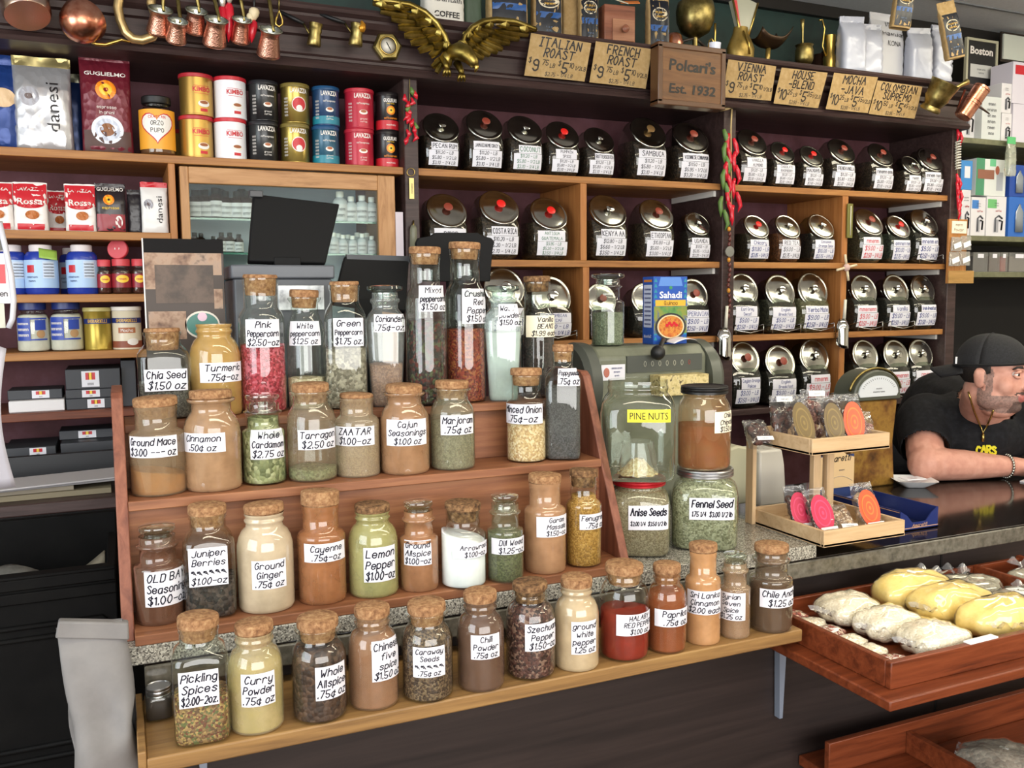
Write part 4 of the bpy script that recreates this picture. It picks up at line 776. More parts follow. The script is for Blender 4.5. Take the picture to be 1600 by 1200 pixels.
bottle('blue bottle standing behind the two front blue bottles', 92, 130, 388, L3, YB+.18, BT); bottle('blue bottle with white cap beside the red capped jars', 103, 150, 383, L3, YB+.06, BT)
def redcap(lab, x0, x1, yt, Z, Y, grp):
    X, w, h = dims(x0, x1, yt, Z, Y); r = w*.485; t = thing('seasoning_jar', lab, 'jar', (X, Y, Z), face((X, Y)), grp)
    pr = jar_prof('pot', r, h*.86); mb = MB(); mb.lathe(pr, glass(), 28, None, 0, True, False); mb.build('glass_body', t, 0, 0); mb = MB(); fillmesh(mb, pr, h*.66, P('4a241a'), h); mb.build('contents', t, 0, 0)
    mb = MB(); mb.lathe([(r*.86, h*.8), (r*.88, h*.805), (r*.88, h*.985), (r*.84, h), (r*.5, h)], mat('c8404a', .4), 26); mb.build('lid', t, 0, .6)
    mp = lambda u, v, o=0: ((r+.0008+o)*math.sin(u/r), -(r+.0008+o)*math.cos(u/r), h*.38+v); mb = MB(); patch(mb, mp, 0, 0, r*2.2, h*.4, DRED, 12); disc(mb, lambda u, v: mp(u, v, .0006), .1*r, h*.05, .62*r, h*.11, YEL); write(mb, RED, ['nmem'], r*.8, h*.1, lambda u, v: mp(u+.1*r, v+h*.05, .001), .16, 0, 0); mb.build('label', t, 0, 0)
RC_ = 'red capped seasoning jars on the third left shelf'
redcap('small red capped seasoning jar beside the blue bottle', 150, 173, 406, L3, YB+.05, RC_); redcap('small red capped seasoning jar under the leaning red lid', 173, 204, 405, L3, YB+.05, RC_); redcap('small red capped seasoning jar beside the poster', 204, 227, 405, L3, YB+.05, RC_)
X, w, h = dims(170, 201, 380, L3, YB+.055); p = PY(185, 405, YB+.055)
mb = MB(); mb.lathe([(w*.5, -.006), (w*.5, .004), (w*.47, .006), (w*.2, .006)], mat('c8404a', .4), 32, axis((0, 0, w*.5), (-.35, -.9, .12))); printed(mb, FOAM, 'l l', w*.22, w*.1, lambda u, v: (u-.0006-.002, -.0078, w*.5+v+.001))
tag(mb.build('red_lid', None, 0, .6, loc=(p.x, YB+.055, p.z), rz=0), 'round red lid standing on edge on top of a seasoning jar', 'lid')
# fourth left shelf
def powderjar(lab, x0, x1, yt, Z, Y, grp):
    X, w, h = dims(x0, x1, yt, Z, Y); r = w/2; t = thing('powder_jar', lab, 'jar', (X, Y, Z), face((X, Y)), grp)
    pr = jar_prof('pot', r, h*.88); mb = MB(); mb.lathe(pr, glass(), 32, None, 0, True, False); mb.build('glass_body', t, 0, 0); mb = MB(); fillmesh(mb, pr, h*.74, P('dcd6cc', .05), h); mb.build('contents', t, 0, 0)
    mb = MB(); mb.lathe([(r*.8, h*.84), (r*.83, h*.85), (r*.83, h*.985), (r*.79, h), (r*.5, h)], NAVY, 30); mb.build('lid', t, 0, .6)
    mp = lambda u, v, o=0: ((r+.0008+o)*math.sin(u/r), -(r+.0008+o)*math.cos(u/r), h*.46+v); mb = MB(); B = mat('2a44a0', .4)
    patch(mb, mp, -.65*r, 0, r*.95, h*.46, B, 8); patch(mb, mp, .35*r, -h*.21, r*1.1, h*.03, B, 8); patch(mb, mp, .35*r, h*.21, r*1.1, h*.03, B, 8); patch(mb, mp, .45*r, h*.08, r*.7, h*.2, B, 6); disc(mb, mp, .45*r, -h*.1, r*.28, h*.08, mat('b08a60', .5)); write(mb, FOAM, ['nmemnenm', 'mmnemn', 'nmemmn'], r*.8, h*.34, lambda u, v: mp(u-.65*r, v, .0006), .12, 0, 0); mb.build('label', t, 0, 0)
powderjar('white powder jar with a dark blue lid, left one of two', 26, 73, 472, L4, YB+.06, 'white powder jars on the fourth left shelf'); powderjar('white powder jar with a dark blue lid, right one of two', 78, 126, 471, L4, YB+.06, 'white powder jars on the fourth left shelf')
def art_gh(mb, mp, r, h): patch(mb, mp, 0, h*.18, r*2.6, h*.12, NAVY, 16); write(mb, GOLD, ['GHIRARDELLI'], r*1.6, h*.12, lambda u, v: mp(u, v+h*.18, .0005), .16, 0, 0)
def art_gh2(mb, mp, r, h):
    art_gh(mb, mp, r, h); patch(mb, mp, 0, -h*.05, r*1.2, h*.13, mat('a8623a', .5), 8); patch(mb, mp, 0, -h*.38, r*2.9, h*.16, mat('8a4a34', .5), 16); disc(mb, lambda u, v: mp(u, v, .0006), .4*r, -h*.32, .4*r, h*.08, FOAM); write(mb, FOAM, ['Mocha'], r, h*.12, lambda u, v: mp(u, v-h*.05, .0006), .15, 0, 0)
can('gold cocoa tin with a dark blue band on the fourth left shelf', 130, 172, 481, 547, L4, YB+.06, 'a8903c', 'b0a468', art_gh, None, 'cocoa_tin', .55)
can('cream cocoa tin with brown label beside the gold tin', 174, 219, 480, 546, L4, YB+.06, 'd8ccb4', 'e0d8d0', art_gh2, None, 'cocoa_tin')
# boxes on the two bottom shelves
def pbox(name, lab, x0, x1, yt, yb, Z, Y, d, col, cat='box', grp=None, art=None, bev=.002, rough=.5, lidm=None):
    p0, p1 = PY(x0, yb, Y), PY(x1, yb, Y); h = PY((x0+x1)/2, yt, Y).z-PY((x0+x1)/2, yb, Y).z; w = p1.x-p0.x
    t = thing(name, lab, cat, (p0.x+w/2, Y+d/2, Z), 0, grp); m = mat(col, rough) if isinstance(col, str) else col
    MB().box(-w/2, w/2, -d/2, d/2, 0, h, m).build('carton', t, bev)
    if art:
        mb = MB(); art(mb, lambda u, v, o=0: (u, -d/2-.0006-o, h/2+v), w, h); mb.build('print', t, 0, 0)
    return h, t
def art_bar(u0):
    def f(mb, mp, w, h):
        k = min(.05, w*.32); u = u0*w; patch(mb, mp, u, 0, k, h*.8, PAPER, 1, 1)
        for q, m in ((-.25, RED), (0, YEL), (.25, RED)): patch(mb, lambda a, b: mp(a, b, .0004), u+q*k*.7, h*.14, k*.2, h*.36, m, 1, 1)
        write(mb, DK, ['llllllllll'], k*.6, h*.2, lambda a, b: mp(a+u, b-h*.25, .0004), .1, 0, 0)
    return f
KB = '34363c'; BXG = 'black flat tea boxes on the lower left shelves'
Yc = YB+.03
hh, _ = pbox('tea_box', 'flat black box, lowest of the stack of three', 104, 188, 624, 641, L5, Yc, .2, KB, grp=BXG, art=art_bar(.05)); z = L5+hh
h2, _ = pbox('tea_box', 'flat black box, middle of the stack of three', 103, 190, 610, 624, z+.0005, Yc, .2, KB, grp=BXG, art=art_bar(-.05)); z += h2
pbox('tea_box', 'flat black box, topmost of the stack of three', 103, 189, 578, 609, z+.001, Yc, .2, KB, grp=BXG, art=art_bar(-.05))
hw, _ = pbox('paper_box', 'white flat carton beside the stack of black boxes', 14, 102, 629, 647, L5, Yc, .16, 'd9d6d8', bev=.003)
pbox('tea_box', 'flat black box lying on the white carton', 12, 98, 609, 624, L5+hw+.0005, Yc+.03, .13, KB, grp=BXG, art=art_bar(.1))
pbox('tea_box', 'tall black box just left of the spice display', 192, 215, 568, 640, L5, Yc+.02, .2, KB, grp=BXG)
pbox('tea_box', 'flat black box lowest on the left ledge', 6, 88, 698, 713, L6, Yc-.02, .2, KB, grp=BXG, art=art_bar(.15))
h3, _ = pbox('tea_box', 'flat black box on the ledge next to the display', 95, 200, 690, 707, L6, Yc-.02, .2, KB, grp=BXG)
pbox('tea_box', 'flat black box on top of the right ledge box', 93, 180, 676, 690, L6+h3+.0005, Yc+.05, .12, KB, grp=BXG, art=art_bar(.0))
# glass fronted cabinet between the divider and the post
cx0, cx1 = DV0[1]+.012, P1[0]-.03
cb = thing('glass_cabinet', 'pine framed glass cabinet full of small bottles behind the register', 'cabinet', ((cx0+cx1)/2, YB, .9)); B_ = ((cx0+cx1)/2, YB, .9)
CW = wood('cabinet_frame', ['8a5f38', 'b08256', 'bf9468'], (5, 50, 50), .5); CWV = wood('cabinet_stile', ['8a5f38', 'b08256', 'bf9468'], (50, 50, 5), .5)
zt = S1-TH-.006; xa = PY(297, 330, YB).x; xb = PY(591, 330, YB).x; zr = PY(450, 292, YB).z
for a in ((cx0, xa, .95, zt, CWV), (xb, cx1, .95, zt, CWV)): rel(MB().box(a[0], a[1], YB, YB+.022, a[2], a[3], a[4]).build('stile', cb, .003), B_)
rel(MB().box(xa, xb, YB, YB+.022, zr, zt, CW).build('rail', cb, .003), B_); rel(MB().box(xa, xb, YB, YB+.022, .95, 1.0, CW).build('rail', cb, .003), B_)
rel(MB().box(xa-.005, xb+.005, YP-.02, YP-.005, .95, zt, mat('8f9db0', .25)).build('back', cb), B_)
for x in (cx0, cx1-.012): rel(MB().box(x, x+.012, YB+.023, YP-.005, .95, zt, CWV).build('side_panel', cb), B_)
rel(MB().box(xa, xb, YB+.010, YB+.011, 1.0, zr, glass(None, 0, 'f4f8f4', .12)).build('pane', cb), B_)
zs = [PY(450, y, YB+.1).z for y in (346, 397, 448, 500, 552)]
GSH = glass('7fc0b0', .35, 'd8efe8')
for z in zs: rel(MB().box(xa-.003, xb+.003, YB+.04, YP-.03, z-.006, z, GSH).build('glass_shelf', cb), B_)
sb = MB(); rg = random.Random(11)
BR, BW = mat('2a1a14', .2), mat('c9ced8', .3)
proto = {}
def vial(kind):
    t = thing('vial', '', 'bottle', (0, 0, -5)); r, h = (.013, .056) if kind else (.012, .05)
    mb = MB(); mb.lathe([(r*.95, 0), (r, .002), (r, h*.66), (r*.8, h*.75), (r*.45, h*.8), (r*.45, h*.84)], BR if kind else BW, 16); mb.build('body', t, 0, .7)
    mb = MB(); mb.lathe([(r*.5, h*.82), (r*.52, h*.83), (r*.52, h*.98), (r*.45, h)], BLACK if kind else WHITE, 14); mb.build('cap', t, 0, .7)
    mb = MB(); mb.grid(lambda a, b: ((r+.0005)*math.sin((a-.5)*3), -(r+.0005)*math.cos((a-.5)*3), h*(.08+.5*b)), 10, 1, PAPER); write(mb, GREYINK, ['mnem', 'emn'], r*1.6, h*.4, lambda u, v: ((r+.001)*math.sin(u/r), -(r+.001)*math.cos(u/r), h*.33+v), .12, 0, 0); mb.build('label', t, 0, 0)
    return t
def dup(root, loc, sc_=1, rz=0):
    c = root.copy(); sc.collection.objects.link(c); c.location = loc; c.rotation_euler = (0, 0, rz); c.scale = (sc_,)*3
    for ch in list(root.children):
        d = ch.copy(); sc.collection.objects.link(d); d.parent = c
    return c
used = {}
def vials(xs, zi, kind, scl, lab, grp, back=0):
    for x in xs:
        lo = PY(x, 346, YB+.1+back).x; s = scl*rg.uniform(.9, 1.12)
        if kind not in used: used[kind] = vial(kind); o = used[kind]; o.location = (lo, YB+.1+back, zs[zi]); o.scale = (s,)*3; o.rotation_euler = (0, 0, face((lo, YB)))
        else: o = dup(used[kind], (lo, YB+.1+back, zs[zi]), s, face((lo, YB)))
        tag(o, lab, 'bottle', grp)
vials((306, 322, 338, 354, 371, 387), 0, 1, 1.6, 'small dark bottle with white label on the upper glass shelf, left half', 'dark bottles on the upper glass shelf')
vials((314, 346, 379), 0, 1, 1.85, 'larger dark bottle behind the front row on the upper glass shelf', 'dark bottles behind on the upper glass shelf', .08)
vials((532, 549, 566, 581), 0, 0, 1.9, 'small white labelled bottle on the upper glass shelf, right half', 'white bottles on the upper glass shelf')
vials((303, 313, 332, 345, 358, 372), 1, 1, 1.05, 'tiny dark bottle on the second glass shelf, left half', 'dark bottles on the second glass shelf')
vials((520, 535, 550, 565, 580), 1, 0, 1.4, 'small white bottle on the second glass shelf, right half', 'white bottles on the second glass shelf')
vials((514, 528, 543, 558, 572), 1, 0, 1.6, 'white bottle behind the front row on the second glass shelf', 'white bottles behind on the second glass shelf', .08)
BLB = mat('4aa0cc', .5)
for k, (x, z) in enumerate(((362, 2), (362, 3), (349, 3), (362, 4))):
    p = PY(x, 440, YB+.1); tag(MB().box(-.022, .022, -.03, .03, 0, .05, BLB).build('vial_box', None, .002, loc=(p.x, YB+.1, zs[z]+.0005)), ['light blue carton on the third glass shelf', 'light blue carton on the fourth glass shelf beside the register', 'light blue carton on the fourth glass shelf behind the poster', 'light blue carton on the lowest glass shelf'][k], 'box')
# ================================================================ things on the cornice
def paper_sheet(name, lab, cat, q, Yt, Yb_, m, fn, grp=None, wave=.006, seed=0):
    c = [PY(q[0][0], q[0][1], Yt), PY(q[1][0], q[1][1], Yt), PY(q[2][0], q[2][1], Yb_), PY(q[3][0], q[3][1], Yb_)]
    rg = random.Random(seed); p1, p2 = rg.uniform(0, 6), rg.uniform(0, 6); o0 = (c[2]+c[3])/2
    W = (c[1]-c[0]).length; Hh = (c[0]-c[3]).length
    def mp(a, b, o=0):
        p = (c[3]*(1-a)+c[2]*a)*(1-b)+(c[0]*(1-a)+c[1]*a)*b - o0
        return (p.x, p.y-wave*(math.sin(a*4+p1)*.5+math.sin(b*3+a*2+p2)*.5)*(1-b*.7)-abs(wave)-o, p.z)
    mb = MB(); mb.grid(lambda a, b: mp(a, b), 10, 8, m, None, True)
    fn(mb, lambda u, v: mp(.5+u/W, .5+v/Hh, .0008), W, Hh)
    return tag(mb.build(name, None, 0, 0, loc=o0), lab, cat, grp)
def price_sign(l1, l2, big1, s1, big2, s2, l4):
    def f(mb, mp, W, H):
        sub = lambda u0, v0: (lambda u, v: mp(u+u0*W, v+v0*H)); IK = mat('2a241e', .6)
        write(mb, DK, [l1], W*.94, H*.27, sub(0, .35), .17, .1, .3, .94, .78); write(mb, DK, [l2], W*.78, H*.27, sub(0, .09), .17, .1, .3, .9, .76)
        for t_, u0, v0, w_, h_ in (('$', -.45, -.12, .06, .12), (big1, -.345, -.22, .15, .27), (s1, -.20, -.14, .12, .13), ('LB', -.08, -.2, .1, .1), ('$', .03, -.12, .06, .12), (big2, .12, -.22, .12, .27), (s2, .235, -.14, .12, .13), ('1/2LB', .39, -.19, .18, .1)):
            write(mb, IK, [t_], W*w_, H*h_, sub(u0, v0), .16, .1, .2, .96, .95)
        write(mb, mat('4a4034', .6), [l4], W*.5, H*.11, sub(.05, -.41), .15, .1, .2, .9, .8)
    return f
SG = 'kraft paper price signs on the cornice'
for i, (nm, q, a) in enumerate((('Italian Roast', ((829, 52), (923, 68), (912, 128), (819, 118)), ('ITALIAN', 'ROAST', '9', '75', '5', '10', '$2.75 - 1/4 LB')),
    ('French Roast', ((930, 65), (1018, 77), (1008, 139), (920, 129)), ('FRENCH', 'ROAST', '9', '75', '5', '10', '$2.75 - 1/4 LB')),
    ('Vienna Roast', ((1137, 93), (1212, 104), (1203, 158), (1127, 152)), ('VIENNA', 'ROAST', '9', '75', '5', '10', '$2.75 - 1/4 LB')),
    ('House Blend', ((1220, 106), (1292, 114), (1278, 169), (1207, 162)), ('HOUSE', '-BLEND', '10', '25', '5', '35', '$2.90 - 1/4 LB')),
    ('Mocha Java', ((1302, 114), (1371, 121), (1355, 177), (1288, 171)), ('MOCHA', '-JAVA', '10', '25', '5', '35', '$2.90 - 1/4 LB')),
    ('Colombian Supremo', ((1370, 126), (1440, 136), (1427, 186), (1357, 178)), ('COLOMBIAN', 'SUPREMO', '10', '50', '5', '45', '$2.95 - 1/4 LB')))):
    paper_sheet('price_sign', 'kraft paper sign hand lettered %s pinned to the cornice' % nm, 'sign', q, 2.812, 2.838, KRAFT, price_sign(*a), SG, .004, i)
# wooden name plaque
p0, p1 = PY(1036, 68, 2.76), PY(1136, 80, 2.76); zb_ = PY(1022, 158, 2.76).z; w = p1.x-p0.x; zt_ = p0.z; h = zt_-zb_
t = thing('shop_plaque', 'square carved wooden plaque with black gothic lettering on the cornice', 'plaque', (p0.x+w/2-.012, 2.785, zb_))
PLQ = wood('plaque_wood', ['4e3420', '6e4a2c', '7e5834'], (4, 30, 40), .35, .1)
bd = MB().box(-w/2, w/2, -.022, .026, 0, h, PLQ)
mb = MB(); PE = mat('5a3c26', .35)
for a in ((-w/2-.008, -w/2+.012, 0, h), (w/2-.012, w/2+.008, 0, h), (-w/2-.008, w/2+.008, -.008, .012), (-w/2-.008, w/2+.008, h-.012, h+.008)): mb.box(a[0], a[1], -.026, .027, a[2], a[3], PE)
mb.build('edge_moulding', t, .003)
mb = bd; pm = lambda u, v: (u, -.0232, h/2+v)
GTH = mat('171310', .5)
def gothic(s, w_, h_, v0):   # heavy lettering with thin hair strokes doubled beside each letter
    printed(mb, GTH, s, w_, h_, lambda u, v: pm(u, v+v0), 0, 0, .022, .12)
    printed(mb, GTH, s, w_, h_, lambda u, v: (pm(u+.003, v+v0)[0], -.0230, pm(u, v+v0)[2]), 0, 0, 0, .12)
gothic("Polcari's", w*.72, h*.21, h*.17); gothic('Est. 1932', w*.72, h*.17, -h*.24)
mb.build('board', t, 0, .5)
# brass eagle
def at(x, y, Y=2.80): return PY(x, y, Y)
e0 = at(715, 118, 2.83); t = thing('eagle_ornament', 'brass eagle with spread wings mounted on the dark cornice', 'ornament', e0)
EB = mottled('antique_brass', ['54481f', '8c793e', 'ac9a58'], 18, .36, 1, .15)
def feather(mb, a, b, wd, th=.006, Y0=2.80, Y1=2.80):
    A, B = at(a[0], a[1], Y0), at(b[0], b[1], Y1); d = B-A; L = d.length; d.normalize(); s = d.cross(V((0, 1, 0))).normalized(); n = s.cross(d)
    vs_ = []
    for i in range(9):
        q = i/8; k = wd*(math.sin(PI*min(1, .12+q*.88))**.45 if q < 1 else .0)*(.75+.25*(1-q)); k = max(k, .001)
        c = A+d*L*(1-q)
        vs_ += [c-s*k, c-s*k*.6-V((0, th*.7, 0)), c-V((0, th*1.3, 0)), c+s*k*.6-V((0, th*.7, 0)), c+s*k, c+V((0, th*.4, 0))]
    vs_ = [p-e0 for p in vs_]
    mb.add(vs_, [(i*6+j, i*6+(j+1) % 6, (i+1)*6+(j+1) % 6, (i+1)*6+j) for i in range(8) for j in range(6)]+[tuple(range(5, -1, -1)), tuple(48+j for j in range(6))], EB)
for tips, lead, cov in ((
    [((582, 4), (648, 16)), ((594, 17), (658, 27)), ((611, 29), (665, 36)), ((622, 43), (672, 44)), ((632, 56), (680, 52)), ((642, 68), (686, 58)), ((654, 80), (692, 64)), ((672, 88), (697, 70))],
    [(583, 1), (610, 2), (640, 7), (664, 19), (682, 36), (695, 56), (702, 76)], [((638, 26), (672, 22)), ((650, 36), (682, 34)), ((660, 50), (690, 46)), ((668, 62), (696, 58)), ((678, 72), (700, 68))]), (
    [((838, 46), (775, 40)), ((825, 54), (770, 46)), ((811, 61), (762, 50)), ((796, 68), (752, 56)), ((785, 77), (746, 60)), ((777, 82), (740, 64)), ((765, 86), (734, 68)), ((755, 91), (729, 74))],
    [(722, 72), (726, 56), (738, 43), (755, 34), (775, 31), (805, 34), (836, 45)], [((772, 50), (745, 44)), ((762, 56), (738, 50)), ((752, 64), (732, 56)), ((742, 72), (728, 64))])):
    mb = MB()
    for a, b in tips: feather(mb, b, a, .0135)
    for a, b in cov: feather(mb, b, a, .014, .007, 2.79, 2.79)
    # shoulder plate
    poly = [at(*p, 2.795)-e0 for p in lead]+[at(*(b), 2.795)-e0 for a, b in (reversed(tips) if lead[0][0] < 600 else tips[:0])]
    for (x, y), (x2, y2) in zip(lead, lead[1:]): feather(mb, ((x+x2)/2+4*(1 if lead[0][0] < 600 else 1)-6, (y+y2)/2+12), ((x+x2)/2, (y+y2)/2), .02, .008, 2.79, 2.785)
    mb.tube([at(x, y, 2.785)-e0 for x, y in lead], [.005, .008, .010, .011, .011, .010, .008], EB, 8)
    mb.build('wing', t, 0, .8)
mb = MB(); bp = [(700, 76, 2.80, .016), (707, 82, 2.785, .026), (718, 80, 2.765, .03), (728, 84, 2.75, .028), (735, 91, 2.74, .022), (740, 98, 2.735, .018), (742, 104, 2.733, .012)]
mb.tube([at(x, y, Y)-e0 for x, y, Y, r in bp], [b[3] for b in bp], EB, 14)
mb.tube([at(703, 82, 2.80)-e0, at(697, 92, 2.79)-e0, at(700, 104, 2.785)-e0], [.02, .022, .012], EB, 10)
mb.build('body', t, 0, 0)
mb = MB(); mb.tube([at(742, 100, 2.735)-e0, at(745, 106, 2.728)-e0, at(742, 113, 2.73)-e0], [.012, .008, .002], BRIGHTBRASS, 8); mb.build('beak', t, 0, 0)
mb = MB()
for x, y in ((684, 92), (679, 99), (690, 100), (686, 108)): feather(mb, (697, 88), (x-4, y+6), .011, .006, 2.79, 2.80)
mb.build('tail', t, 0, .8)
for lx, ly in ((699, 112), (722, 120)):
    mb = MB(); mb.tube([at(lx-8, ly-22, 2.79)-e0, at(lx-2, ly-10, 2.775)-e0, at(lx, ly-4, 2.77)-e0], [.014, .010, .008], EB, 8)
    for dx in (-6, -1, 4): mb.tube([at(lx, ly-4, 2.77)-e0, at(lx+dx*.8, ly-1, 2.762)-e0, at(lx+dx, ly+6, 2.768)-e0, at(lx+dx*.8, ly+8, 2.78)-e0], [.006, .006, .004, .0015], EB, 6)
    mb.build('claw', t, 0, 0)
# hexagonal barometer
p = at(605, 73, 2.868); t = thing('barometer', 'small brass hexagonal barometer with a round white dial', 'barometer', p); k = depth(p)/FPX
M = TR(0, 0, 0, 0, PI/2) @ Mx.Rotation(.12, 4, 'Z')
mb = MB(); mb.lathe([(23*k, -.012), (23.5*k, -.004), (23.5*k, .006), (20*k, .012), (13.5*k, .012), (13*k, .008)], BRASS, 6, M); mb.build('case', t, .001, .5)
mb = MB(); mb.lathe([(14*k, .010), (14.5*k, .014), (13.5*k, .017), (12.4*k, .014)], BRIGHTBRASS, 32, M, cap0=False, cap1=False); mb.build('bezel', t, 0, 0)
mb = MB(); mb.lathe([(12.8*k, .0125), (.5*k, .0128)], mat('d9d6cc', .3), 32, M); mb.build('dial', t, 0, 0)
mb = MB(); mb.box(-.7*k, .7*k, -8*k, 6*k, .0135, .0145, BLACK, M @ Mx.Rotation(.4, 4, 'Z')); mb.build('needle', t)
# copper coffee pots hanging by brass handles
CG = 'hammered copper coffee pots hanging from the cornice'
HAM, nt, b, mp_ = nodes('hammered_copper'); tv = tex(nt, 'Voronoi', mp_, Scale=260.); b.inputs['Base Color'].default_value = lin('e2ac96'); b.inputs['Metallic'].default_value = 1; b.inputs['Roughness'].default_value = .33; bump(nt, b, tv.outputs['Distance'], .22, .003)
TIN = mat('b9bdb4', .3, 1)
def ibrik(lab, rx, ry, rw, by, hx):
    Yp = 2.775-.034*(rx in (278, 338, 423)); r0 = PY(rx, ry, Yp); k = depth(r0)/FPX; r = rw/2*k; b0 = PY(rx-3, by, Yp+.03); H = (r0-b0).length
    ax = (r0-b0).normalized(); ax = V((ax.x, -.62, ax.z)).normalized(); b0 = r0-ax*H
    t = thing('copper_pot', lab, 'pot', b0, 0, CG); M = axis((0, 0, 0), ax, (1, 0, 0))
    mb = MB(); mb.lathe([(r*.95, 0), (r*1.06, .004), (r*1.04, H*.12), (r*.80, H*.72), (r*.78, H*.85), (r*.98, H*.98), (r, H), (r*.93, H*.985), (r*.75, H*.86), (r*.76, H*.7), (r*.98, H*.1), (r*.7, .006)], HAM, 30, M, cap1=True); mb.build('body', t, 0, .9)
    mb = MB(); mb.lathe([(r*1.0, H+.0005), (r*.92, H*.985), (r*.72, H*.86), (r*.72, H*.5), (r*.01, H*.45)], TIN, 30, M, cap0=False); mb.lathe([(r*.99, H-.002), (r*1.05, H), (r*1.04, H+.003), (r*.96, H+.003)], TIN, 30, M, cap1=False, cap0=False); mb.build('tinned_lining', t, 0, 0)
    top = PY(hx, -14, 2.806)-b0; st = (PY(rx+rw*.12, ry-3, Yp+.02)-b0)
    mb = MB(); mb.tube([st-V((0, 0, .01)), st+V((0, .01, .01)), st*.5+top*.5+V((0, -.004, 0)), top, top+V((0, .012, .02))], [.004, .0055, .0055, .006, .004], BRASS, 8); mb.build('handle', t, 0, 0)
for a in (('hammered copper pot, leftmost of the hanging row, beside the brass ring', 251, 15, 36, 54, 255), ('small hammered copper pot hanging second from the left', 278, 33, 30, 67, 276), ('hammered copper pot hanging high, third from the left', 307, 17, 33, 52, 305), ('hammered copper pot hanging left of the red chili ornaments', 338, 31, 35, 73, 331), ('hammered copper pot hanging right of the red chili ornaments', 378, 31, 30, 67, 373), ('largest hammered copper pot, rightmost of the hanging row', 423, 47, 35, 90, 418)): ibrik(*a)
def chili(mb, a, b, r, m, Y=2.80, bend=.0):
    A, B = PY(*a, Y), PY(*b, Y); pts = [A+(B-A)*q+V((bend*math.sin(PI*q), -.004*math.sin(PI*q), 0)) for q in (0, .1, .3, .55, .8, 1)]
    mb.tube(pts, [r*.5, r*.9, r, r*.85, r*.5, r*.08], m, 10)
CHR = mat('c41e30', .18); CHG = mat('5a7a3a', .4)
def ornament(lab, parts, grp=None, name='chili_ornament', cat='ornament'):
    p = PY(*parts[0][1], 2.80); t = thing(name, lab, cat, p, 0, grp)
    for nm, a, b, r, m in parts:
        mb = MB(); chili(mb, a, b, r, m); o = mb.build(nm, t, 0, 0); o.location = -V(p)
    return t
SILV = mat('cfcac0', .3, .6)
ornament('pair of glossy red chili ornaments with silver caps among copper pots', [('chili', (347, 10), (350, 62), .013, CHR), ('chili', (358, 5), (357, 66), .014, CHR), ('cap', (346, -8), (348, 16), .011, SILV), ('cap', (358, -10), (358, 8), .011, SILV)])
ornament('red chili and cream garlic ornament beside the largest copper pot', [('chili', (396, 32), (393, 67), .013, CHR), ('garlic', (397, 14), (396, 34), .016, mat('d8c8a4', .5)), ('garlic', (391, 22), (392, 38), .012, mat('d8c8a4', .5)), ('hanger', (397, -5), (397, 16), .004, BLACK)])
# round copper pan, saucepan, brass ring, hooks and dippers on the left of the cornice
p = PY(127, 35, 2.77); k = depth(p)/FPX; t = thing('copper_ladle', 'round bottomed copper ladle hanging with a curled brass handle', 'ladle', p); r = 33*k
M = axis((0, 0, 0), (-.35, -.75, -.55), (1, 0, 0))
mb = MB(); mb.lathe([(r*1.0, -.35*r), (r*1.03, -.33*r), (r*1.0, -.1*r), (r*.93, .25*r), (r*.75, .6*r), (r*.45, .85*r), (r*.1, .93*r)], COPPER, 36, M, cap0=False); mb.lathe([(r*.99, -.35*r), (r*.9, .25*r), (r*.42, .82*r), (.01*r, .9*r)], TIN, 36, M, cap0=False); mb.build('bowl', t, 0, .8)
mb = MB(); mb.tube([PY(x, y, 2.79)-p for x, y in ((138, 62), (150, 69), (165, 70), (178, 66), (190, 62), (203, 66))], [.005, .005, .005, .005, .004, .003], BRIGHTBRASS, 8); mb.build('handle', t, 0, 0)
p = PY(40, 8, 2.76); k = depth(p)/FPX; r = 36*k; t = thing('copper_saucepan', 'upturned copper saucepan cut off by the top left frame edge', 'pan', p); M = axis((0, 0, 0), (.12, -.45, -.88), (1, 0, 0))
mb = MB(); mb.lathe([(r, -.1), (r*.97, .028), (r*.9, .036), (r*.02, .037)], mat('d0b4a4', .24, 1), 36, M, cap0=False); mb.lathe([(r*.97, -.1), (r*.94, .03), (.01, .033)], TIN, 36, M, cap0=False); mb.build('pan_body', t, 0, .8)
mb = MB(); mb.tube([V((-.01, .0, .06)), V((.0, .02, .16)), V((.0, .05, .2))], .006, BRASS, 8); mb.build('handle', t, 0, 0)
p = PY(212, 64, 2.80); t = thing('brass_ring', 'large pale brass ring hanging behind the copper pots', 'ring', p)
pts = [PY(x, y, 2.815)-p for x, y in ((240, -20), (236, 5), (243, 25), (247, 45), (238, 58), (222, 63), (208, 61), (196, 50), (188, 32), (184, 12), (187, -8), (196, -26))]
mb = MB(); mb.tube(pts, .013, mat('cdb07c', .3, .8), 10); mb.build('ring_band', t, 0, 0)
p = PY(436, 42, 2.80); mb = MB(); mb.tube([PY(x, y, 2.81)-p for x, y in ((436, 16), (431, 30), (431, 38), (436, 42), (441, 38), (441, 30))], .0035, BRIGHTBRASS, 8, closed=True); mb.tube([PY(436, 16, 2.81)-p, PY(436, -12, 2.812)-p], .0025, BRASS, 6)
tag(mb.build('brass_loop', None, 0, 0, loc=p), 'thin teardrop brass loop hanging beside the black handled dippers', 'hook')
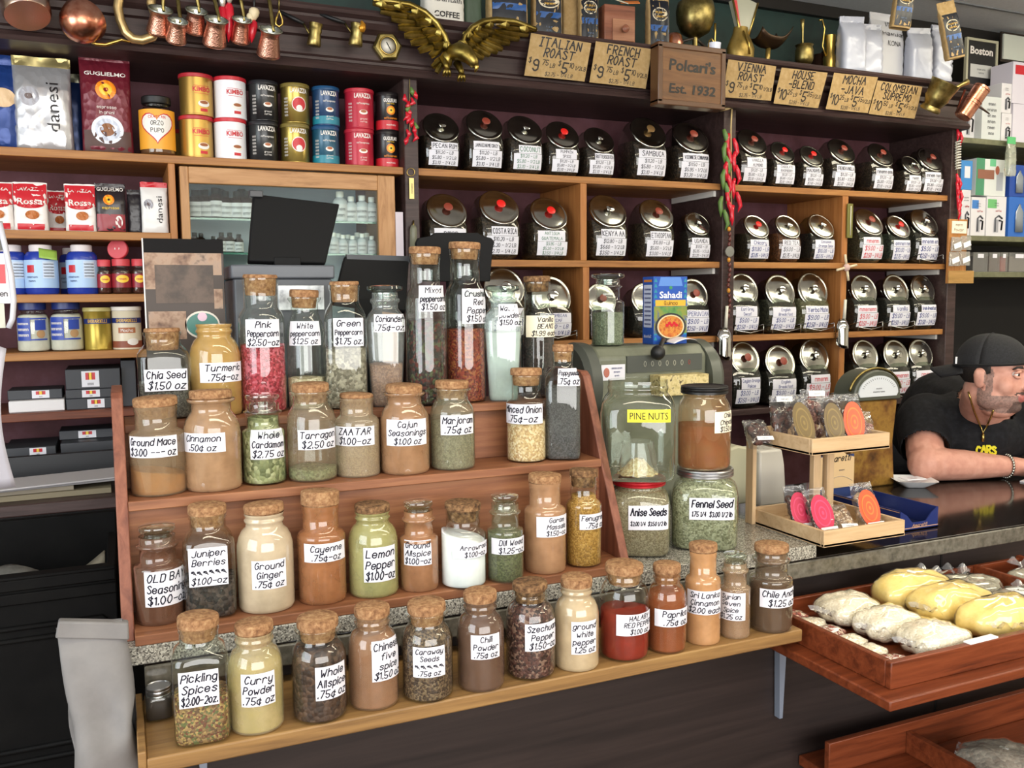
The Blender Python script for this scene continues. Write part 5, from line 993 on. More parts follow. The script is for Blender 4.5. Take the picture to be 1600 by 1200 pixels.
for nm, (hx, hy), (cx, cy), by in (('left black handled brass dipper hung slanting on the cornice', (437, 18), (491, 45), 74), ('right black handled brass dipper hung slanting on the cornice', (500, 22), (556, 42), 74)):
    p = PY(cx, cy+15, 2.80); k = depth(p)/FPX; t = thing('brass_dipper', nm, 'dipper', p, 0, 'brass dippers on the cornice')
    mb = MB(); mb.tube([PY(hx, hy, 2.84)-p, PY((hx*.6+cx*.4), hy*.6+cy*.4, 2.83)-p, PY(hx*.3+cx*.7, hy*.3+cy*.7, 2.82)-p], [.005, .0065, .005], BLACK, 8); mb.build('handle', t, 0, 0)
    mb = MB(); mb.tube([PY(hx*.32+cx*.68, hy*.32+cy*.68, 2.82)-p, PY(cx-5, cy+12, 2.81)-p], .0035, BRASS, 6); mb.build('shank', t, 0, 0)
    r = 11*k; M = axis(PY(cx-1, by-2, 2.81)-p, (.12, -.12, 1), (1, 0, 0)); mb = MB(); mb.lathe([(r*.9, 0), (r, .003), (r*.92, .02), (r*.8, .035), (r*.95, .045), (r*.85, .05), (r*.95, .062), (r*1.0, .066), (r*.9, .064), (r*.7, .03), (.001, .02)], BRASS, 24, M); mb.build('cup', t, 0, .8)
p = PY(565, 44, 2.79); mb = MB(); mb.tube([(0, 0, -.012), (0, 0, 0), (.004, 0, .012), (0, 0, .022)], [.008, .013, .009, .003], mat('c88a28', .3, .6), 10); mb.tube([(0, 0, -.012), (0, .045, .0)], .003, BRASS, 6)
tag(mb.build('amber_charm', None, 0, 0, loc=p), 'small amber coloured charm hanging by the right brass dipper', 'charm')
# mortar with pestle, copper mill at the right end
p = PY(1474, 152, 2.77); k = depth(p)/FPX; t = thing('brass_mortar', 'brass mortar hung sideways with its pestle at the cornice right end', 'mortar', p); M = axis(PY(1452, 173, 2.79)-p, (.16, -.5, .85), (1, 0, 0)); r = 19*k
mb = MB(); mb.lathe([(r*.8, 0), (r*.85, .006), (r*.8, .014), (r*.7, .022), (r*.85, .04), (r*1.0, .055), (r*.96, .062), (r*1.06, .09), (r*1.18, .118), (r*1.2, .124), (r*1.08, .122), (r*.9, .06), (.002, .03)], BRASS, 30, M); mb.build('bowl', t, 0, .9)
mb = MB(); mb.tube([PY(1462, 150, 2.74)-p, PY(1485, 142, 2.73)-p, PY(1505, 131, 2.72)-p, PY(1511, 128, 2.72)-p], [.012, .008, .009, .013], BRASS, 10); mb.build('pestle', t, 0, 0)
p = PY(1519, 160, 2.74); k = depth(p)/FPX; t = thing('copper_mill', 'copper coffee mill cylinder hung slanting at the cornice corner', 'mill', p); a, b = PY(1503, 183, 2.76)-p, PY(1536, 135, 2.72)-p; L = (b-a).length; M = axis(a, b-a, (0, 1, 0)); r = 13*k
mb = MB(); mb.lathe([(r*.9, 0), (r, .003), (r, L*.42), (r*1.06, L*.43), (r*1.06, L*.47), (r, L*.48), (r, L*.52), (r*1.05, L*.53), (r*1.05, L*.56), (r*.98, L*.57), (r*.98, L*.9), (r*1.04, L*.91), (r*1.0, L*.97), (r*.3, L)], COPPER, 28, M); mb.build('cylinder', t, 0, .6)
mb = MB(); mb.tube([PY(1522, 162, 2.76)-p, PY(1535, 170, 2.74)-p, PY(1546, 178, 2.73)-p], [.005, .005, .003], mat('3a2a20', .4, .5), 8); mb.build('spout', t, 0, 0)
mb = MB(); mb.tube([PY(1508, 140, 2.78)-p, PY(1500, 160, 2.79)-p, PY(1494, 178, 2.80)-p], .005, mat('7a3a28', .3, .8), 8); mb.build('crank', t, 0, 0)
# ---- goods standing on top of the cornice
Yt = 2.93
def art_cof(mb, f, w, h):
    patch(mb, lambda u, v: f(u, v, .001), 0, h*.40, w*.86, h*.74, mat('10141f', .35), 10, 6); patch(mb, lambda u, v: f(u, v, .0016), 0, h*.36, w*.84, h*.09, mat('24508c', .4), 10, 3)
    disc(mb, lambda u, v: f(u, v, .002), 0, h*.56, w*.36, h*.1, mat('d8ccb0', .5)); disc(mb, lambda u, v: f(u, v, .0026), 0, h*.56, w*.32, h*.085, DK); write(mb, GOLD, ['mnemnm', 'nmenemn'], w*.5, h*.12, lambda u, v: f(u, v+h*.56, .0032), .14, 0, 0)
    write(mb, mat('6f8cb0', .5), ['nmenm', 'enmn'], w*.5, h*.10, lambda u, v: f(u, v+h*.16, .002), .1, 0, 0)
def art_mtn(mb, f, w, h):
    printed(mb, DK, 'Mountain', w*.78, h*.075, lambda u, v: f(u, v, .001), 0, h*.38); printed(mb, DK, 'COFFEE', w*.62, h*.085, lambda u, v: f(u, v, .001), .02*w, h*.17, .02)
def art_kona(mb, f, w, h):
    for s, v0, ww in (('100%', .84, .36), ('Hawaiian', .70, .7), ('KONA', .56, .42)): printed(mb, DK, s, w*ww, h*.07, lambda u, v: f(u, v, .001), .1*w, h*v0)
CB = 'coffee bags standing on the cornice'
bag('coffee_bag', 'white coffee bag lettered Mountain Coffee behind the eagle', 655, 724, -64, ZT, Yt, 'd8d4ca', grp=CB, seed=21, art=art_mtn)
bag('coffee_bag', 'plain kraft and green coffee bag right of the eagle', 722, 752, -40, ZT, Yt+.05, mat('4a5a48', .5), grp=CB, seed=22)
for lab, x0, x1, yt, s in (('kraft coffee bag with blue mountain label, nearest the eagle wing', 757, 824, -60, 23), ('kraft coffee bag with blue label, above the Italian Roast sign', 828, 878, -40, 24), ('narrow kraft coffee bag left of the wooden drawer box', 902, 935, -32, 26), ('kraft coffee bag with blue label right of the drawer box', 1008, 1046, -22, 27)):
    bag('coffee_bag', lab, x0, x1, yt, ZT, Yt, KRAFT, grp=CB, seed=s, art=art_cof, rz=-.12)
bag('coffee_bag', 'plain kraft coffee bag above the gap between price signs', 876, 904, -30, ZT, Yt+.05, KRAFT, grp=CB, seed=25)
pl = PY(972, 60, Yt-.03); w = .115
t = thing('drawer_box', 'small cherry wood coffee grinder box with a drawer on the cornice', 'box', (pl.x, Yt+.03, ZT), -.1)
CH = wood('cherry_box', ['5e3426', '84503a', '92604a'], (3, 40, 40), .4); MB().box(-w*.62, w*.56, -.07, .08, 0, .014, CH).build('base_board', t, .003); MB().box(-w*.56, w*.5, -.062, .075, .014, .15, CH).build('cabinet', t, .003)
d = MB().box(-w*.30, w*.46, -.068, -.06, .024, .10, wood('drawer_front', ['7a4a36', '9a6a4e', 'a8785a'], (3, 40, 40), .4)).build('drawer', t, .002)
mb = MB(); mb.lathe([(.006, 0), (.007, .008), (.013, .014), (.014, .02), (.009, .026), (.001, .027)], CH, 16, axis((.008, -.068, .062), (0, -1, 0), (1, 0, 0))); mb.build('knob', d, 0, .8)
tag(MB().box(-.03, .03, -.02, .02, 0, .003, mat('cfc9b4', .6), TR(0, 0, 0, .3, .5)).build('price_card', None, loc=(pl.x+.005, Yt-.0, ZT+.175)), 'cream printed card lying on the wooden drawer box', 'card')
tag(MB().box(-.035, .035, -.024, .024, 0, .003, mat('e07a28', .5), TR(0, 0, 0, -.4, .45)).build('price_card', None, loc=(pl.x+.055, Yt+.01, ZT+.178)), 'orange bordered card lying on the wooden drawer box', 'card')
def pot(name, lab, cat, x, prof, m, Y=Yt+.04, seg=28, rz=0, M=None):
    p = PY(x, 60, Y); t = thing(name, lab, cat, (p.x, Y, ZT), rz); mb = MB(); mb.lathe(prof, m, seg, M); mb.build('body', t, 0, .8); return t
pot('copper_pot', 'small plain copper pot standing behind the carved plaque', 'pot', 1053, [(.03, 0), (.036, .01), (.036, .06), (.03, .085), (.02, .095)], COPPER, Yt+.03)
t = pot('brass_balance', 'brass bowl balance scale standing above the carved plaque', 'scale', 1086, [(.05, 0), (.05, .01), (.012, .02), (.010, .10), (.02, .105)], BRASS, Yt+.06)
mb = MB(); mb.lathe([(.02, .10), (.055, .12), (.072, .16), (.075, .20), (.068, .23), (.06, .235)], BRASS, 32); mb.build('bowl', t, 0, 0)
mb = MB(); mb.tube([(.11, 0, .03), (.0, 0, .10), (-.09, 0, .07)], .006, mat('2a2018', .5), 8); mb.build('beam', t, 0, 0)
p = PY(1116, 68, Yt); t = thing('cup_burner', 'tiny white cup on a brass stand with an arched handle', 'cup', (p.x, Yt, ZT))
mb = MB(); mb.lathe([(.022, 0), (.022, .012), (.012, .016), (.012, .03)], BRASS, 20); mb.tube([(-.022, 0, .01), (-.028, 0, .04), (-.024, 0, .075), (-.012, 0, .085), (.0, 0, .07), (0, 0, .05)], .003, BRIGHTBRASS, 6); mb.build('stand', t, 0, .8)
mb = MB(); mb.lathe([(.018, .022), (.022, .03), (.026, .068), (.024, .068), (.02, .03)], mat('dfe3f4', .25), 24); mb.build('cup_bowl', t, 0, .8)
mb = MB(); mb.tube([(.018, .02, .0), (.018, .02, .12), (.018, .02, .15)], [.004, .004, .005], BRIGHTBRASS, 8); mb.build('rod', t, 0, 0)
# gold counter scale with a fan dial
GP = mottled('gold_paint', ['6f5c2a', '957c40', 'a68e52'], 14, .38, .7, .1); p = PY(1160, 90, Yt); t = thing('candy_scale', 'gold painted fan dial scale with a dark scoop pan on the cornice', 'scale', (p.x, Yt, ZT))
mb = MB(); mb.grid(lambda u, v: ((-.055+.20*u)*(1-.12*v)+.008*v, .06*math.cos(PI*v*1)*(1-.1*u) if False else (.055-.11*v), .022*math.sin(PI*v)**.5*(1-.3*u)+.002), 10, 12, GP); mb.box(-.05, .15, -.05, .05, 0, .012, GP); mb.build('base', t, .003, .8)
mb = MB(); mb.lathe([(.05, .015), (.056, .03), (.058, .06), (.046, .09), (.034, .115), (.03, .14)], GP, 28, TR(-.01, 0, 0), sx=1, sy=.75); mb.build('body', t, 0, .8)
mb = MB(); mb.prism([(-.018, .11), (.018, .11), (.06, .235), (.0, .25), (-.06, .235)], -.012, .012, mat('9a9a88', .3)); o = mb.build('dial', t)
mb = MB(); mb.tube([(-.02, -.014, .09), (-.03, -.014, .14), (-.06, -.014, .237)], .004, BRIGHTBRASS, 6); mb.tube([(.018, -.014, .11), (.06, -.014, .237)], .004, BRIGHTBRASS, 6); mb.tube([(-.02, -.03, .12), (-.005, -.045, .07), (.0, -.045, .03)], .003, BRIGHTBRASS, 6); mb.build('gilt_trim', t, 0, 0)
mb = MB(); mb.prism([(-.055, .235), (-.04, .235), (-.022, .14), (-.03, .14)], -.014, -.0125, RED); mb.build('red_stripe', t)
mb = MB(); mb.grid(lambda u, v: (.055+.15*u, -.05+.10*v, .075+.035*(2*v-1)**2+.05*max(0, u-.7)+.03*(abs(2*u-1)**3)), 12, 10, mat('3a2a1c', .35, .7)); mb.build('pan', t, 0, 0, .003)
mb = MB(); mb.tube([(.12, 0, .012), (.125, 0, .075)], .01, GP, 10); mb.build('pan_post', t, 0, 0)
t = pot('brass_mortar', 'brass urn mortar with an upright pestle on the cornice', 'mortar', 1257, [(.024, 0), (.024, .006), (.008, .012), (.008, .024), (.03, .034), (.036, .05), (.036, .085), (.031, .098), (.036, .106), (.034, .106)], BRASS, Yt)
mb = MB(); mb.tube([(-.008, 0, .05), (-.010, 0, .15), (-.012, 0, .185), (-.012, 0, .205)], [.006, .004, .007, .009], BRASS, 8); mb.build('pestle', t, 0, 0)
t = pot('copper_can', 'dark tarnished copper can behind the brass mortar', 'can', 1283, [(.045, 0), (.045, .01), (.04, .09), (.03, .11), (.03, .12)], mat('3a241a', .4, .7), Yt+.13)
mb = MB(); mb.tube([(.02, 0, .10), (.05, 0, .15), (.09, 0, .17)], [.03, .022, .016], mat('3a241a', .4, .7), 12); mb.build('spout', t, 0, 0)
t = pot('brass_ewer', 'narrow bright brass ewer with a hooked handle by the white bags', 'jug', 1297, [(.022, 0), (.026, .006), (.022, .012), (.026, .03), (.027, .085), (.02, .10), (.022, .15), (.024, .175)], BRIGHTBRASS, Yt+.05)
mb = MB(); mb.tube([(-.024, 0, .09), (-.04, 0, .13), (-.03, 0, .20), (-.045, 0, .235), (-.06, 0, .23)], .004, BRIGHTBRASS, 8); mb.build('handle', t, 0, 0)
WBG = 'white foil coffee bags on the cornice'; WB = mat('b4b7c4', .3, .1)
bag('coffee_bag', 'white foil coffee bag, leftmost of the white bags', 1310, 1352, 26, ZT, Yt-.02, WB, grp=WBG, seed=31, wr=.008, rz=-.3, d=.09)
bag('coffee_bag', 'white foil coffee bag leaning before the Hawaiian Kona bag', 1338, 1380, 38, ZT, Yt-.035, WB, grp=WBG, seed=32, wr=.008, rz=-.2, d=.06)
bag('coffee_bag', 'tall white bag lettered Hawaiian Kona', 1350, 1416, 22, ZT, Yt+.06, mat('c6c6ca', .4), grp=WBG, seed=33, art=art_kona, d=.08)
bag('coffee_bag', 'white foil coffee bag right of the Hawaiian Kona bag', 1416, 1456, 44, ZT, Yt-.01, WB, grp=WBG, seed=34, wr=.008, rz=-.3, d=.08)
bag('coffee_bag', 'white foil coffee bag, rightmost of the white bags', 1452, 1486, 40, ZT, Yt-.01, WB, grp=WBG, seed=35, wr=.008, rz=-.1, d=.08)
# empty kraft bags hung from the ceiling on strings
for lab, (x0, x1), (yt, yb), tilt, s in (('small kraft coffee bag hanging from the ceiling above the Kona bag', (1386, 1424), (-30, 45), .12, 41), ('small kraft coffee bag hanging from the ceiling beside the framed poster', (1474, 1510), (4, 92), -.22, 42)):
    Y = 2.72; p = PY((x0+x1)/2, yb, Y); k = depth(p)/FPX; t = thing('hanging_coffee_bag', lab, 'bag', p, -.35, 'kraft bags hanging from the ceiling'); h = (yb-yt)*k; w = (x1-x0)*k*.8
    mb = MB(); ff = bagmesh(mb, w, w*.6, h, KRAFT, s); o = mb.build('pouch', t, 0, 0); o.rotation_euler = (0, tilt, 0)
    mb = MB(); art_cof(mb, ff, w, h); o = mb.build('print', t, 0, 0); o.rotation_euler = (0, tilt, 0)
    mb = MB(); top = Mx.Rotation(tilt, 4, 'Y') @ V((0, 0, h)); mb.tube([top-V((0, 0, .01)), (top.x, top.y, CEIL-p.z-.001)], .0012, mat('2a2420', .6), 6); mb.build('string', t, 0, 0)
# ---- things hanging on the posts
def hang(name, lab, cat, fn, x, y, Y=YB-.03, grp=None):
    p = PY(x, y, Y); t = thing(name, lab, cat, p, 0, grp); fn(t, lambda a, b, YY=Y: PY(a, b, YY)-p); return t
def chain(t, q):
    rg = random.Random(5)
    for k in range(15):
        x, y = 638+rg.uniform(-6, 10), 136+k*5.5; mb = MB(); mb.tube([q(x, y), q(x+rg.uniform(-5, 5), y+8), q(x+rg.uniform(-6, 6), y+14)], [.003, .0085, .001], CHR if k % 5 else CHG, 8); mb.build('chili' if k % 5 else 'leaf', t, 0, 0)
    mb = MB(); mb.tube([q(640, 120, YB-.018), q(640, 215)], .0018, mat('8a7a50', .6), 6); mb.build('string', t, 0, 0)
hang('chili_string', 'short string of red chilies hanging on the left dark post', 'garland', chain, 640, 215)
def braid(t, q):
    rg = random.Random(9)
    mb = MB(); mb.tube([q(1144, 158, YB-.018), q(1142, 200), q(1143, 340)], [.004, .003, .002], mat('b8a070', .6), 6); mb.tube([q(1125, 172, YB-.018), q(1136, 170), q(1150, 164)], .006, mat('b8a070', .6), 6); mb.build('string', t, 0, 0)
    for k in range(19):
        y = 202+k*7; x = 1140+(k % 3-1)*9+rg.uniform(-4, 4); m = CHG if k % 3 == 0 else CHR; mb = MB(); mb.tube([q(x, y), q(x+(-1)**k*3, y+9), q(x+(-1)**k*4+2, y+22), q(x+(-1)**k*2, y+32)], [.006, .0095, .008, .001], m, 8); mb.build('chili' if k % 3 else 'leaf', t, 0, 0)
hang('chili_braid', 'long braid of red and green chilies on the middle dark post', 'garland', braid, 1142, 345)
def beads(t, q):
    rg = random.Random(4)
    for k in range(18):
        y = 358+k*8; mb = MB(); c = q(1139+math.sin(k)*1.2, y); mb.ell(c, (.007, .007, .0095), mat(['5a2a24', '7a3a2c', 'c8862a', '6a2e28'][0 if k % 6 else 2], .35), 10, 7); mb.build('bead', t, 0, 0)
    mb = MB(); mb.tube([q(1140, 342), q(1139, 500)], .0015, BLACK, 6); mb.build('cord', t, 0, 0)
    c = q(1140, 393, YB-.04); mb = MB(); mb.lathe([(.02, -.003), (.021, 0), (.02, .003), (.001, .004)], mat('8a8a84', .35, .5), 24, axis(c, (0, -1, 0), (1, 0, 0))); mb.build('medallion', t, 0, .8)
hang('bead_string', 'string of dark beads with a round medallion on the middle post', 'beads', beads, 1139, 500)
def scoop(t, q, x=1134, y0=478, y1=512, y2=563, w=13):
    k = .0024
    mb = MB(); mb.tube([q(x+2, y0), q(x, y1)], [.006, .007], mat('d8d4c4', .4), 10); mb.build('handle', t, 0, 0)
    c = q(x, y1); L = (q(x, y2)-c).length; mb = MB(); W = w*k
    mb.grid(lambda u, v: (c.x+W*math.sin((u-.5)*PI)*min(1, .5+v*2.2), c.y-W*.9*math.cos((u-.5)*PI)*min(1, .4+v*2)+W*.4, c.z-L*v*(1-.18*(2*u-1)**2)), 14, 8, CHROME); mb.build('bowl', t, 0, 0, .0015)
hang('metal_scoop', 'shiny metal scoop hanging low on the middle dark post', 'scoop', scoop, 1134, 563, YB-.035)
hang('metal_scoop', 'metal scoop with a white handle hanging on the pine divider', 'scoop', lambda t, q: scoop(t, q, 1319, 468, 498, 545, 12), 1319, 545, YB-.03)
def keyring(t, q):
    mb = MB(); mb.tube([q(642+6*math.cos(a), 269+6*math.sin(a)) for a in [2*PI*i/20 for i in range(20)]], .0013, BRIGHTBRASS, 6, closed=True); mb.build('ring', t, 0, 0)
    mb = MB(); a, b = q(639, 278), q(647, 311); mb.box(a.x, b.x, a.y-.002, a.y+.002, b.z, a.z, mat('c8b878', .35, .5)); write(mb, DK, ['mnnemn'], a.z-b.z, .012, lambda u, v: ((a.x+b.x)/2-v, a.y-.003, (a.z+b.z)/2+u), .12, 0, 0); mb.build('brass_tag', t)
hang('key_tag', 'brass key tag on a ring hanging on the left dark post', 'tag', keyring, 642, 311, YB-.022)
def handle_(t, q):
    mb = MB(); mb.tube([q(646, 352), q(646, 358), q(646, 400)], [.008, .012, .013], mat('6e6e5c', .4), 12); mb.build('grip', t, 0, 0); mb = MB(); mb.tube([q(646, 345, YB-.016), q(646, 353)], .003, BRASS, 6); mb.build('hook', t, 0, 0)
hang('opener', 'grey green handled tool hanging low on the left dark post', 'tool', handle_, 646, 400, YB-.032)
def wind(t, q):
    c = q(1323, 418)
    for a in range(4):
        d = V((math.cos(a*PI/2+.2), 0, math.sin(a*PI/2+.2))); mb = MB(); mb.tube([c+d*.012, c+d*.055], [.0055, .005], mat('d8c8a8', .5), 8); mb.build('arm', t, 0, 0)
    mb = MB(); mb.ell(c, (.016, .012, .016), mat('c8a8a0', .5), 14, 10); mb.build('hub', t, 0, 0)
hang('wooden_cross', 'little four armed wooden peg cross on the pine divider', 'ornament', wind, 1323, 418, YB-.018)
def thermo(t, q):
    a, b = q(1324, 318), q(1331, 372); mb = MB(); mb.box(a.x, b.x, a.y-.004, a.y+.004, b.z, a.z, mat('6e6a2e', .5)); mb.build('plate', t, .002); mb = MB(); mb.tube([((a.x+b.x)/2, a.y-.006, b.z+.01), ((a.x+b.x)/2, a.y-.006, a.z-.01)], .002, mat('d8d4c0', .2), 6); mb.build('tube', t, 0, 0)
hang('thermometer', 'narrow olive thermometer hanging on the pine divider', 'thermometer', thermo, 1327, 372, YB-.008)
def spiral(t, q):
    mb = MB(); n = 90; mb.tube([q(1497, 220+45*i/n)+V((.011*math.cos(i*.75), -.011*math.sin(i*.75), 0)) for i in range(n)], .0028, mat('d8d6ca', .4), 6); mb.build('coil', t, 0, 0)
    rg = random.Random(8)
    for k in range(11):
        y = 258+k*6.6 if k > 1 else 200+k*6; mb = MB(); x = 1497+rg.uniform(-3, 4); mb.tube([q(x, y), q(x+2, y+10), q(x, y+22)], [.004, .008, .001], CHR, 8); mb.build('chili', t, 0, 0)
    mb = MB(); mb.tube([q(1496, 195), q(1497, 338)], .0015, mat('8a7a50', .6), 6); mb.build('string', t, 0, 0)
hang('chili_string', 'string with white coil and red chilies at the shelving right edge', 'garland', spiral, 1497, 388)
tag(MB().box(-.013, .013, -.001, .001, -.085, .085, mat('cbc0c8', .6)).build('ruler_card', None, loc=PY(629-1, 372, YB-.002)-V((.008, .0, 0))), 'narrow white card with a red dot beside the cabinet', 'card')
# ================================================================ behind and beside the spice display
def PX_(x, y, X):
    d = px(x, y); return d*(X/d.x)+V((0, 0, CAMZ))
def panel(name, lab, cat, q, Y0, Y1, th, m, extra=None, bev=.004, base=None):
    c = [PY(x, y, Y1 if i < 2 else Y0) for i, (x, y) in enumerate(q)]   # top-left, top-right, bottom-right, bottom-left
    o = (c[2]+c[3])/2; t = thing(name, lab, cat, V((o.x, o.y, base if base else o.z)))
    o = t.location.copy(); c = [p-o for p in c]; n = (c[1]-c[0]).cross(c[3]-c[0]).normalized()
    if n.y > 0: n = -n
    b = [p-n*th for p in c]
    MB().hexa([c[3], c[2], b[2], b[3], c[0], c[1], b[1], b[0]], m).build('panel', t, bev)
    return t, c, n, o
MATB = mat('0c0c0e', .7, 0, .25); DGREY = mat('4b4e54', .5)
gb = PZ(450, 640, ZS)
# grey cash box with a tilted black display
p0, p1 = PY(368, 600, 2.03), PY(528, 600, 2.03); zt = PY(450, 414, 2.03).z; w = p1.x-p0.x
t = thing('grey_cabinet', 'dark grey metal box with a lip behind the pepper jars', 'box', ((p0.x+p1.x)/2, 2.13, ZS))
MB().box(-w/2+.006, w/2-.006, -.095, .1, 0, zt-ZS-.03, DGREY).build('body', t, .004)
MB().box(-w/2, w/2, -.10, .105, zt-ZS-.03, zt-ZS, mat('565960', .45)).build('top_lip', t, .004)
a, b = PY(434, 446, 2.03), PY(507, 484, 2.03); mb = MB(); mb.box(a.x-t.location.x, b.x-t.location.x, -.102, -.0955, b.z-ZS, a.z-ZS, mottled('steel_plate', ['8a8d90', 'b4b7ba', 'c4c7c8'], 60, .4, .6)); mb.build('metal_plate', t, .001)
t, c, n, o = panel('register_display', 'big black tilted display panel standing on the grey box', 'display', ((396, 302), (531, 318), (509, 411), (388, 407)), 2.09, 2.16, .022, MATB, base=zt)
MB().box(-.03, .03, .0, .05, .0, .02, MATB).build('foot', t, .002); mb = MB(); mb.box(c[0].x-.01, c[0].x+.02, c[0].y-.012, c[0].y+.006, c[0].z-.01, c[0].z+.006, mat('2c2d30', .4)); mb.build('corner_cap', t, .002)
t, c, n, o = panel('card_terminal', 'low black slanted panel behind the coriander jar', 'display', ((538, 400), (640, 403), (634, 486), (520, 472)), 2.06, 2.12, .02, MATB, base=ZS)
mb = MB(); mb.box(-.03, .03, 0, .03, 0, c[2].z+.03, MATB); mb.build('stand', t, .003); mb = MB(); mb.hexa([c[0]+V((.005, -.004, -.012)), c[1]+V((0, -.004, -.012)), c[1]+V((0, .01, -.012)), c[0]+V((.005, .01, -.012)), c[0]+V((.005, -.004, .004)), c[1]+V((0, -.004, .004)), c[1]+V((0, .01, .004)), c[0]+V((.005, .01, .004))], mat('2e3136', .4)); mb.build('edge', t)
# rounded black board behind the tall bottles
Y = 2.04; pts = [(649, 380), (653, 372), (672, 369), (680, 364), (745, 364), (752, 369), (766, 372), (771, 378), (768, 392), (764, 440), (660, 440)]
q = [PY(x, y, Y) for x, y in pts]; o = V(((q[0].x+q[7].x)/2, Y, ZS)); t = thing('menu_stand', 'black rounded board behind the two tallest pepper bottles', 'board', o)
mb = MB(); mb.prism([(p.x-o.x, p.z-o.z) for p in q][::-1], -.008, .008, MATB); mb.build('board', t, .002); MB().box(-.02, .02, -.006, .014, 0, q[9].z-o.z+.02, MATB).build('post', t); MB().box(-.06, .06, -.03, .05, 0, .012, MATB).build('foot', t, .003)
# display box with a photograph of coffee sacks
a, b = PY(221, 372, 2.05), PY(354, 520, 2.05); w = b.x-a.x; zt = a.z; h = zt-ZS
t = thing('coffee_poster', 'brown cardboard display panel picturing a coffee sack with a green oval', 'poster', ((a.x+b.x)/2, 2.06, ZS))
PH = mottled('sack_photo', ['2a2019', '3c2e24', '58463a', '4a3a2e'], 16, .5, 0, 0, 6); PHT = mottled('basket_photo', ['4a3024', '7a5c48', '9a7e68', '947c6a', '3e2c22'], 26, .5, 0, 0, 3)
MB().box(-w/2, w/2, -.008, .012, 0, h, mat('3a2e27', .5)).build('card', t, .001)
hp = PY(300, 372, 2.05).z-PY(300, 528, 2.05).z; g = lambda u, v: (u, -.0086, h+v*hp)
mb = MB(); f = lambda u, v, o=0: (u*w, -.0086-o, h-v*hp)
def quad(u0, u1, v0, v1, m, o=0): mb.add([f(u0, v1, o), f(u1, v1, o), f(u1, v0, o), f(u0, v0, o)], [(0, 1, 2, 3)], m, None, False)
quad(-.5, .5, 0, .14, mat('141314', .8, 0, .2)); quad(-.48, .47, .14, .36, PHT); quad(-.36, .36, .26, .64, PH, .0006); quad(-.48, -.36, .36, .5, PHT, .0004); quad(.36, .47, .5, .7, PHT, .0004); quad(-.46, .0, .72, 1.0, PHT, .0008); quad(-.5, -.485, 0, 1, FOAM, .0008)
disc(mb, lambda u, v: (u, -.0094, v), .2*w, h-.86*hp, .22*w, .14*hp, mat('c8c0b4', .4)); disc(mb, lambda u, v: (u, -.0100, v), .2*w, h-.86*hp, .20*w, .12*hp, mat('2e6a60', .4)); disc(mb, lambda u, v: (u, -.0106, v), .2*w, h-.78*hp, .06*w, .045*hp, mat('c8a8b8', .4))
mb.build('print', t, 0, 0)
# old olive grey cash register
Yr = 2.07; x0, x1 = PY(934, 600, Yr).x, PY(1104, 600, Yr).x; zt = PY(1000, 541, Yr).z; w = x1-x0; xm = (x0+x1)/2; h = zt-ZS
RG = mottled('register_enamel', ['5a5d4c', '666958', '6e715f'], 20, .45, 0, .03); RGD = mat('474a44', .45)
t = thing('cash_register', 'old olive grey cash register with a row of zero counters', 'register', (xm, Yr, ZS))
mb = MB(); xprism(mb, [(-.0, 0), (.20, 0), (.20, h-.02), (.16, h), (.03, h), (.0, h-.028), (-.0, h-.11), (-.06, h-.22), (-.07, .05)][::-1], -w/2, w/2, RG); mb.build('body', t, .008)
for s in (-1, 1): mb = MB(); mb.lathe([(.075, 0), (.11, .0), (.112, .03), (.1, .045), (.01, .047)], RGD if s < 0 else mat('55584e', .3), 28, Mx.Translation((s*w/2, .08, h-.10)) @ Mx.Rotation(s*PI/2, 4, 'Y')); mb.build('end_cover', t, 0, .7)
X_ = lambda x: PY(x, 570, Yr-.005).x-xm; Z_ = lambda y: PY(1000, y, Yr-.005).z-ZS
mb = MB(); mb.box(X_(980), X_(1097), -.004, .004, Z_(582), Z_(556), RGD)
for k in range(6): write(mb, mat('a8a898', .5), ['0'], .02, .024, lambda u, v: (X_(1008+k*11.5)+u, -.0052, (Z_(582)+Z_(556))/2+v), .14, 0, 0)
write(mb, mat('9a4a44', .5), ['0'], .02, .02, lambda u, v: (X_(1077)+u, -.0052, (Z_(582)+Z_(556))/2+v), .14, 0, 0); mb.build('counter_window', t, .0)
mb = MB(); mb.box(X_(1016), X_(1091), -.055, -.002, Z_(618), Z_(586), mottled('key_card', ['8a7a48', 'c2b078', 'd0c08c', '5a4c30'], 70, .5, 0, 0, 2)); mb.build('key_panel', t, .002)
mb = MB(); mb.box(X_(940), X_(977), -.004, -.001, Z_(592), Z_(568), PAPER); mb.ell((X_(948), -.0045, Z_(580)), (.009, .001, .013), mat('b06a5a', .6), 12, 8); write(mb, BLUEINK, ['emnm enem', 'mnem', 'enm'], .035, .03, lambda u, v: (X_(964)+u, -.005, Z_(579)+v), .12, 0, 0); mb.build('photo_card', t, 0, 0)
mb = MB(); k_ = V((X_(1020), -.03, Z_(551))); mb.ell(k_, (.02, .02, .02), BLACK, 16, 12); mb.tube([k_+V((.01, .01, .003)), (X_(1050), .04, h+.012), (X_(1060), .06, h+.008)], .007, BLACK, 8); mb.build('crank_lever', t, 0, 0)
mb = MB(); mb.grid(lambda u, v: (X_(1055)+.075*u, .0+.05*v, h+.004+.012*math.sin(u*2.5)+.004*v), 8, 4, PAPER); mb.build('receipt', t, 0, 0, .0006)
ztop = zt
pg = PY(951, 541, Yr+.07)
jar('storage_jar', 'stoppered jar of grey green dried herbs on the cash register', 951, 541, 428, 51, ztop, 'flange', 'flat', G('6c7460 7a846c 5c6452', .003), .50, None, 0, None, (), neck=.72, c=(pg.x, Yr+.075, ztop))
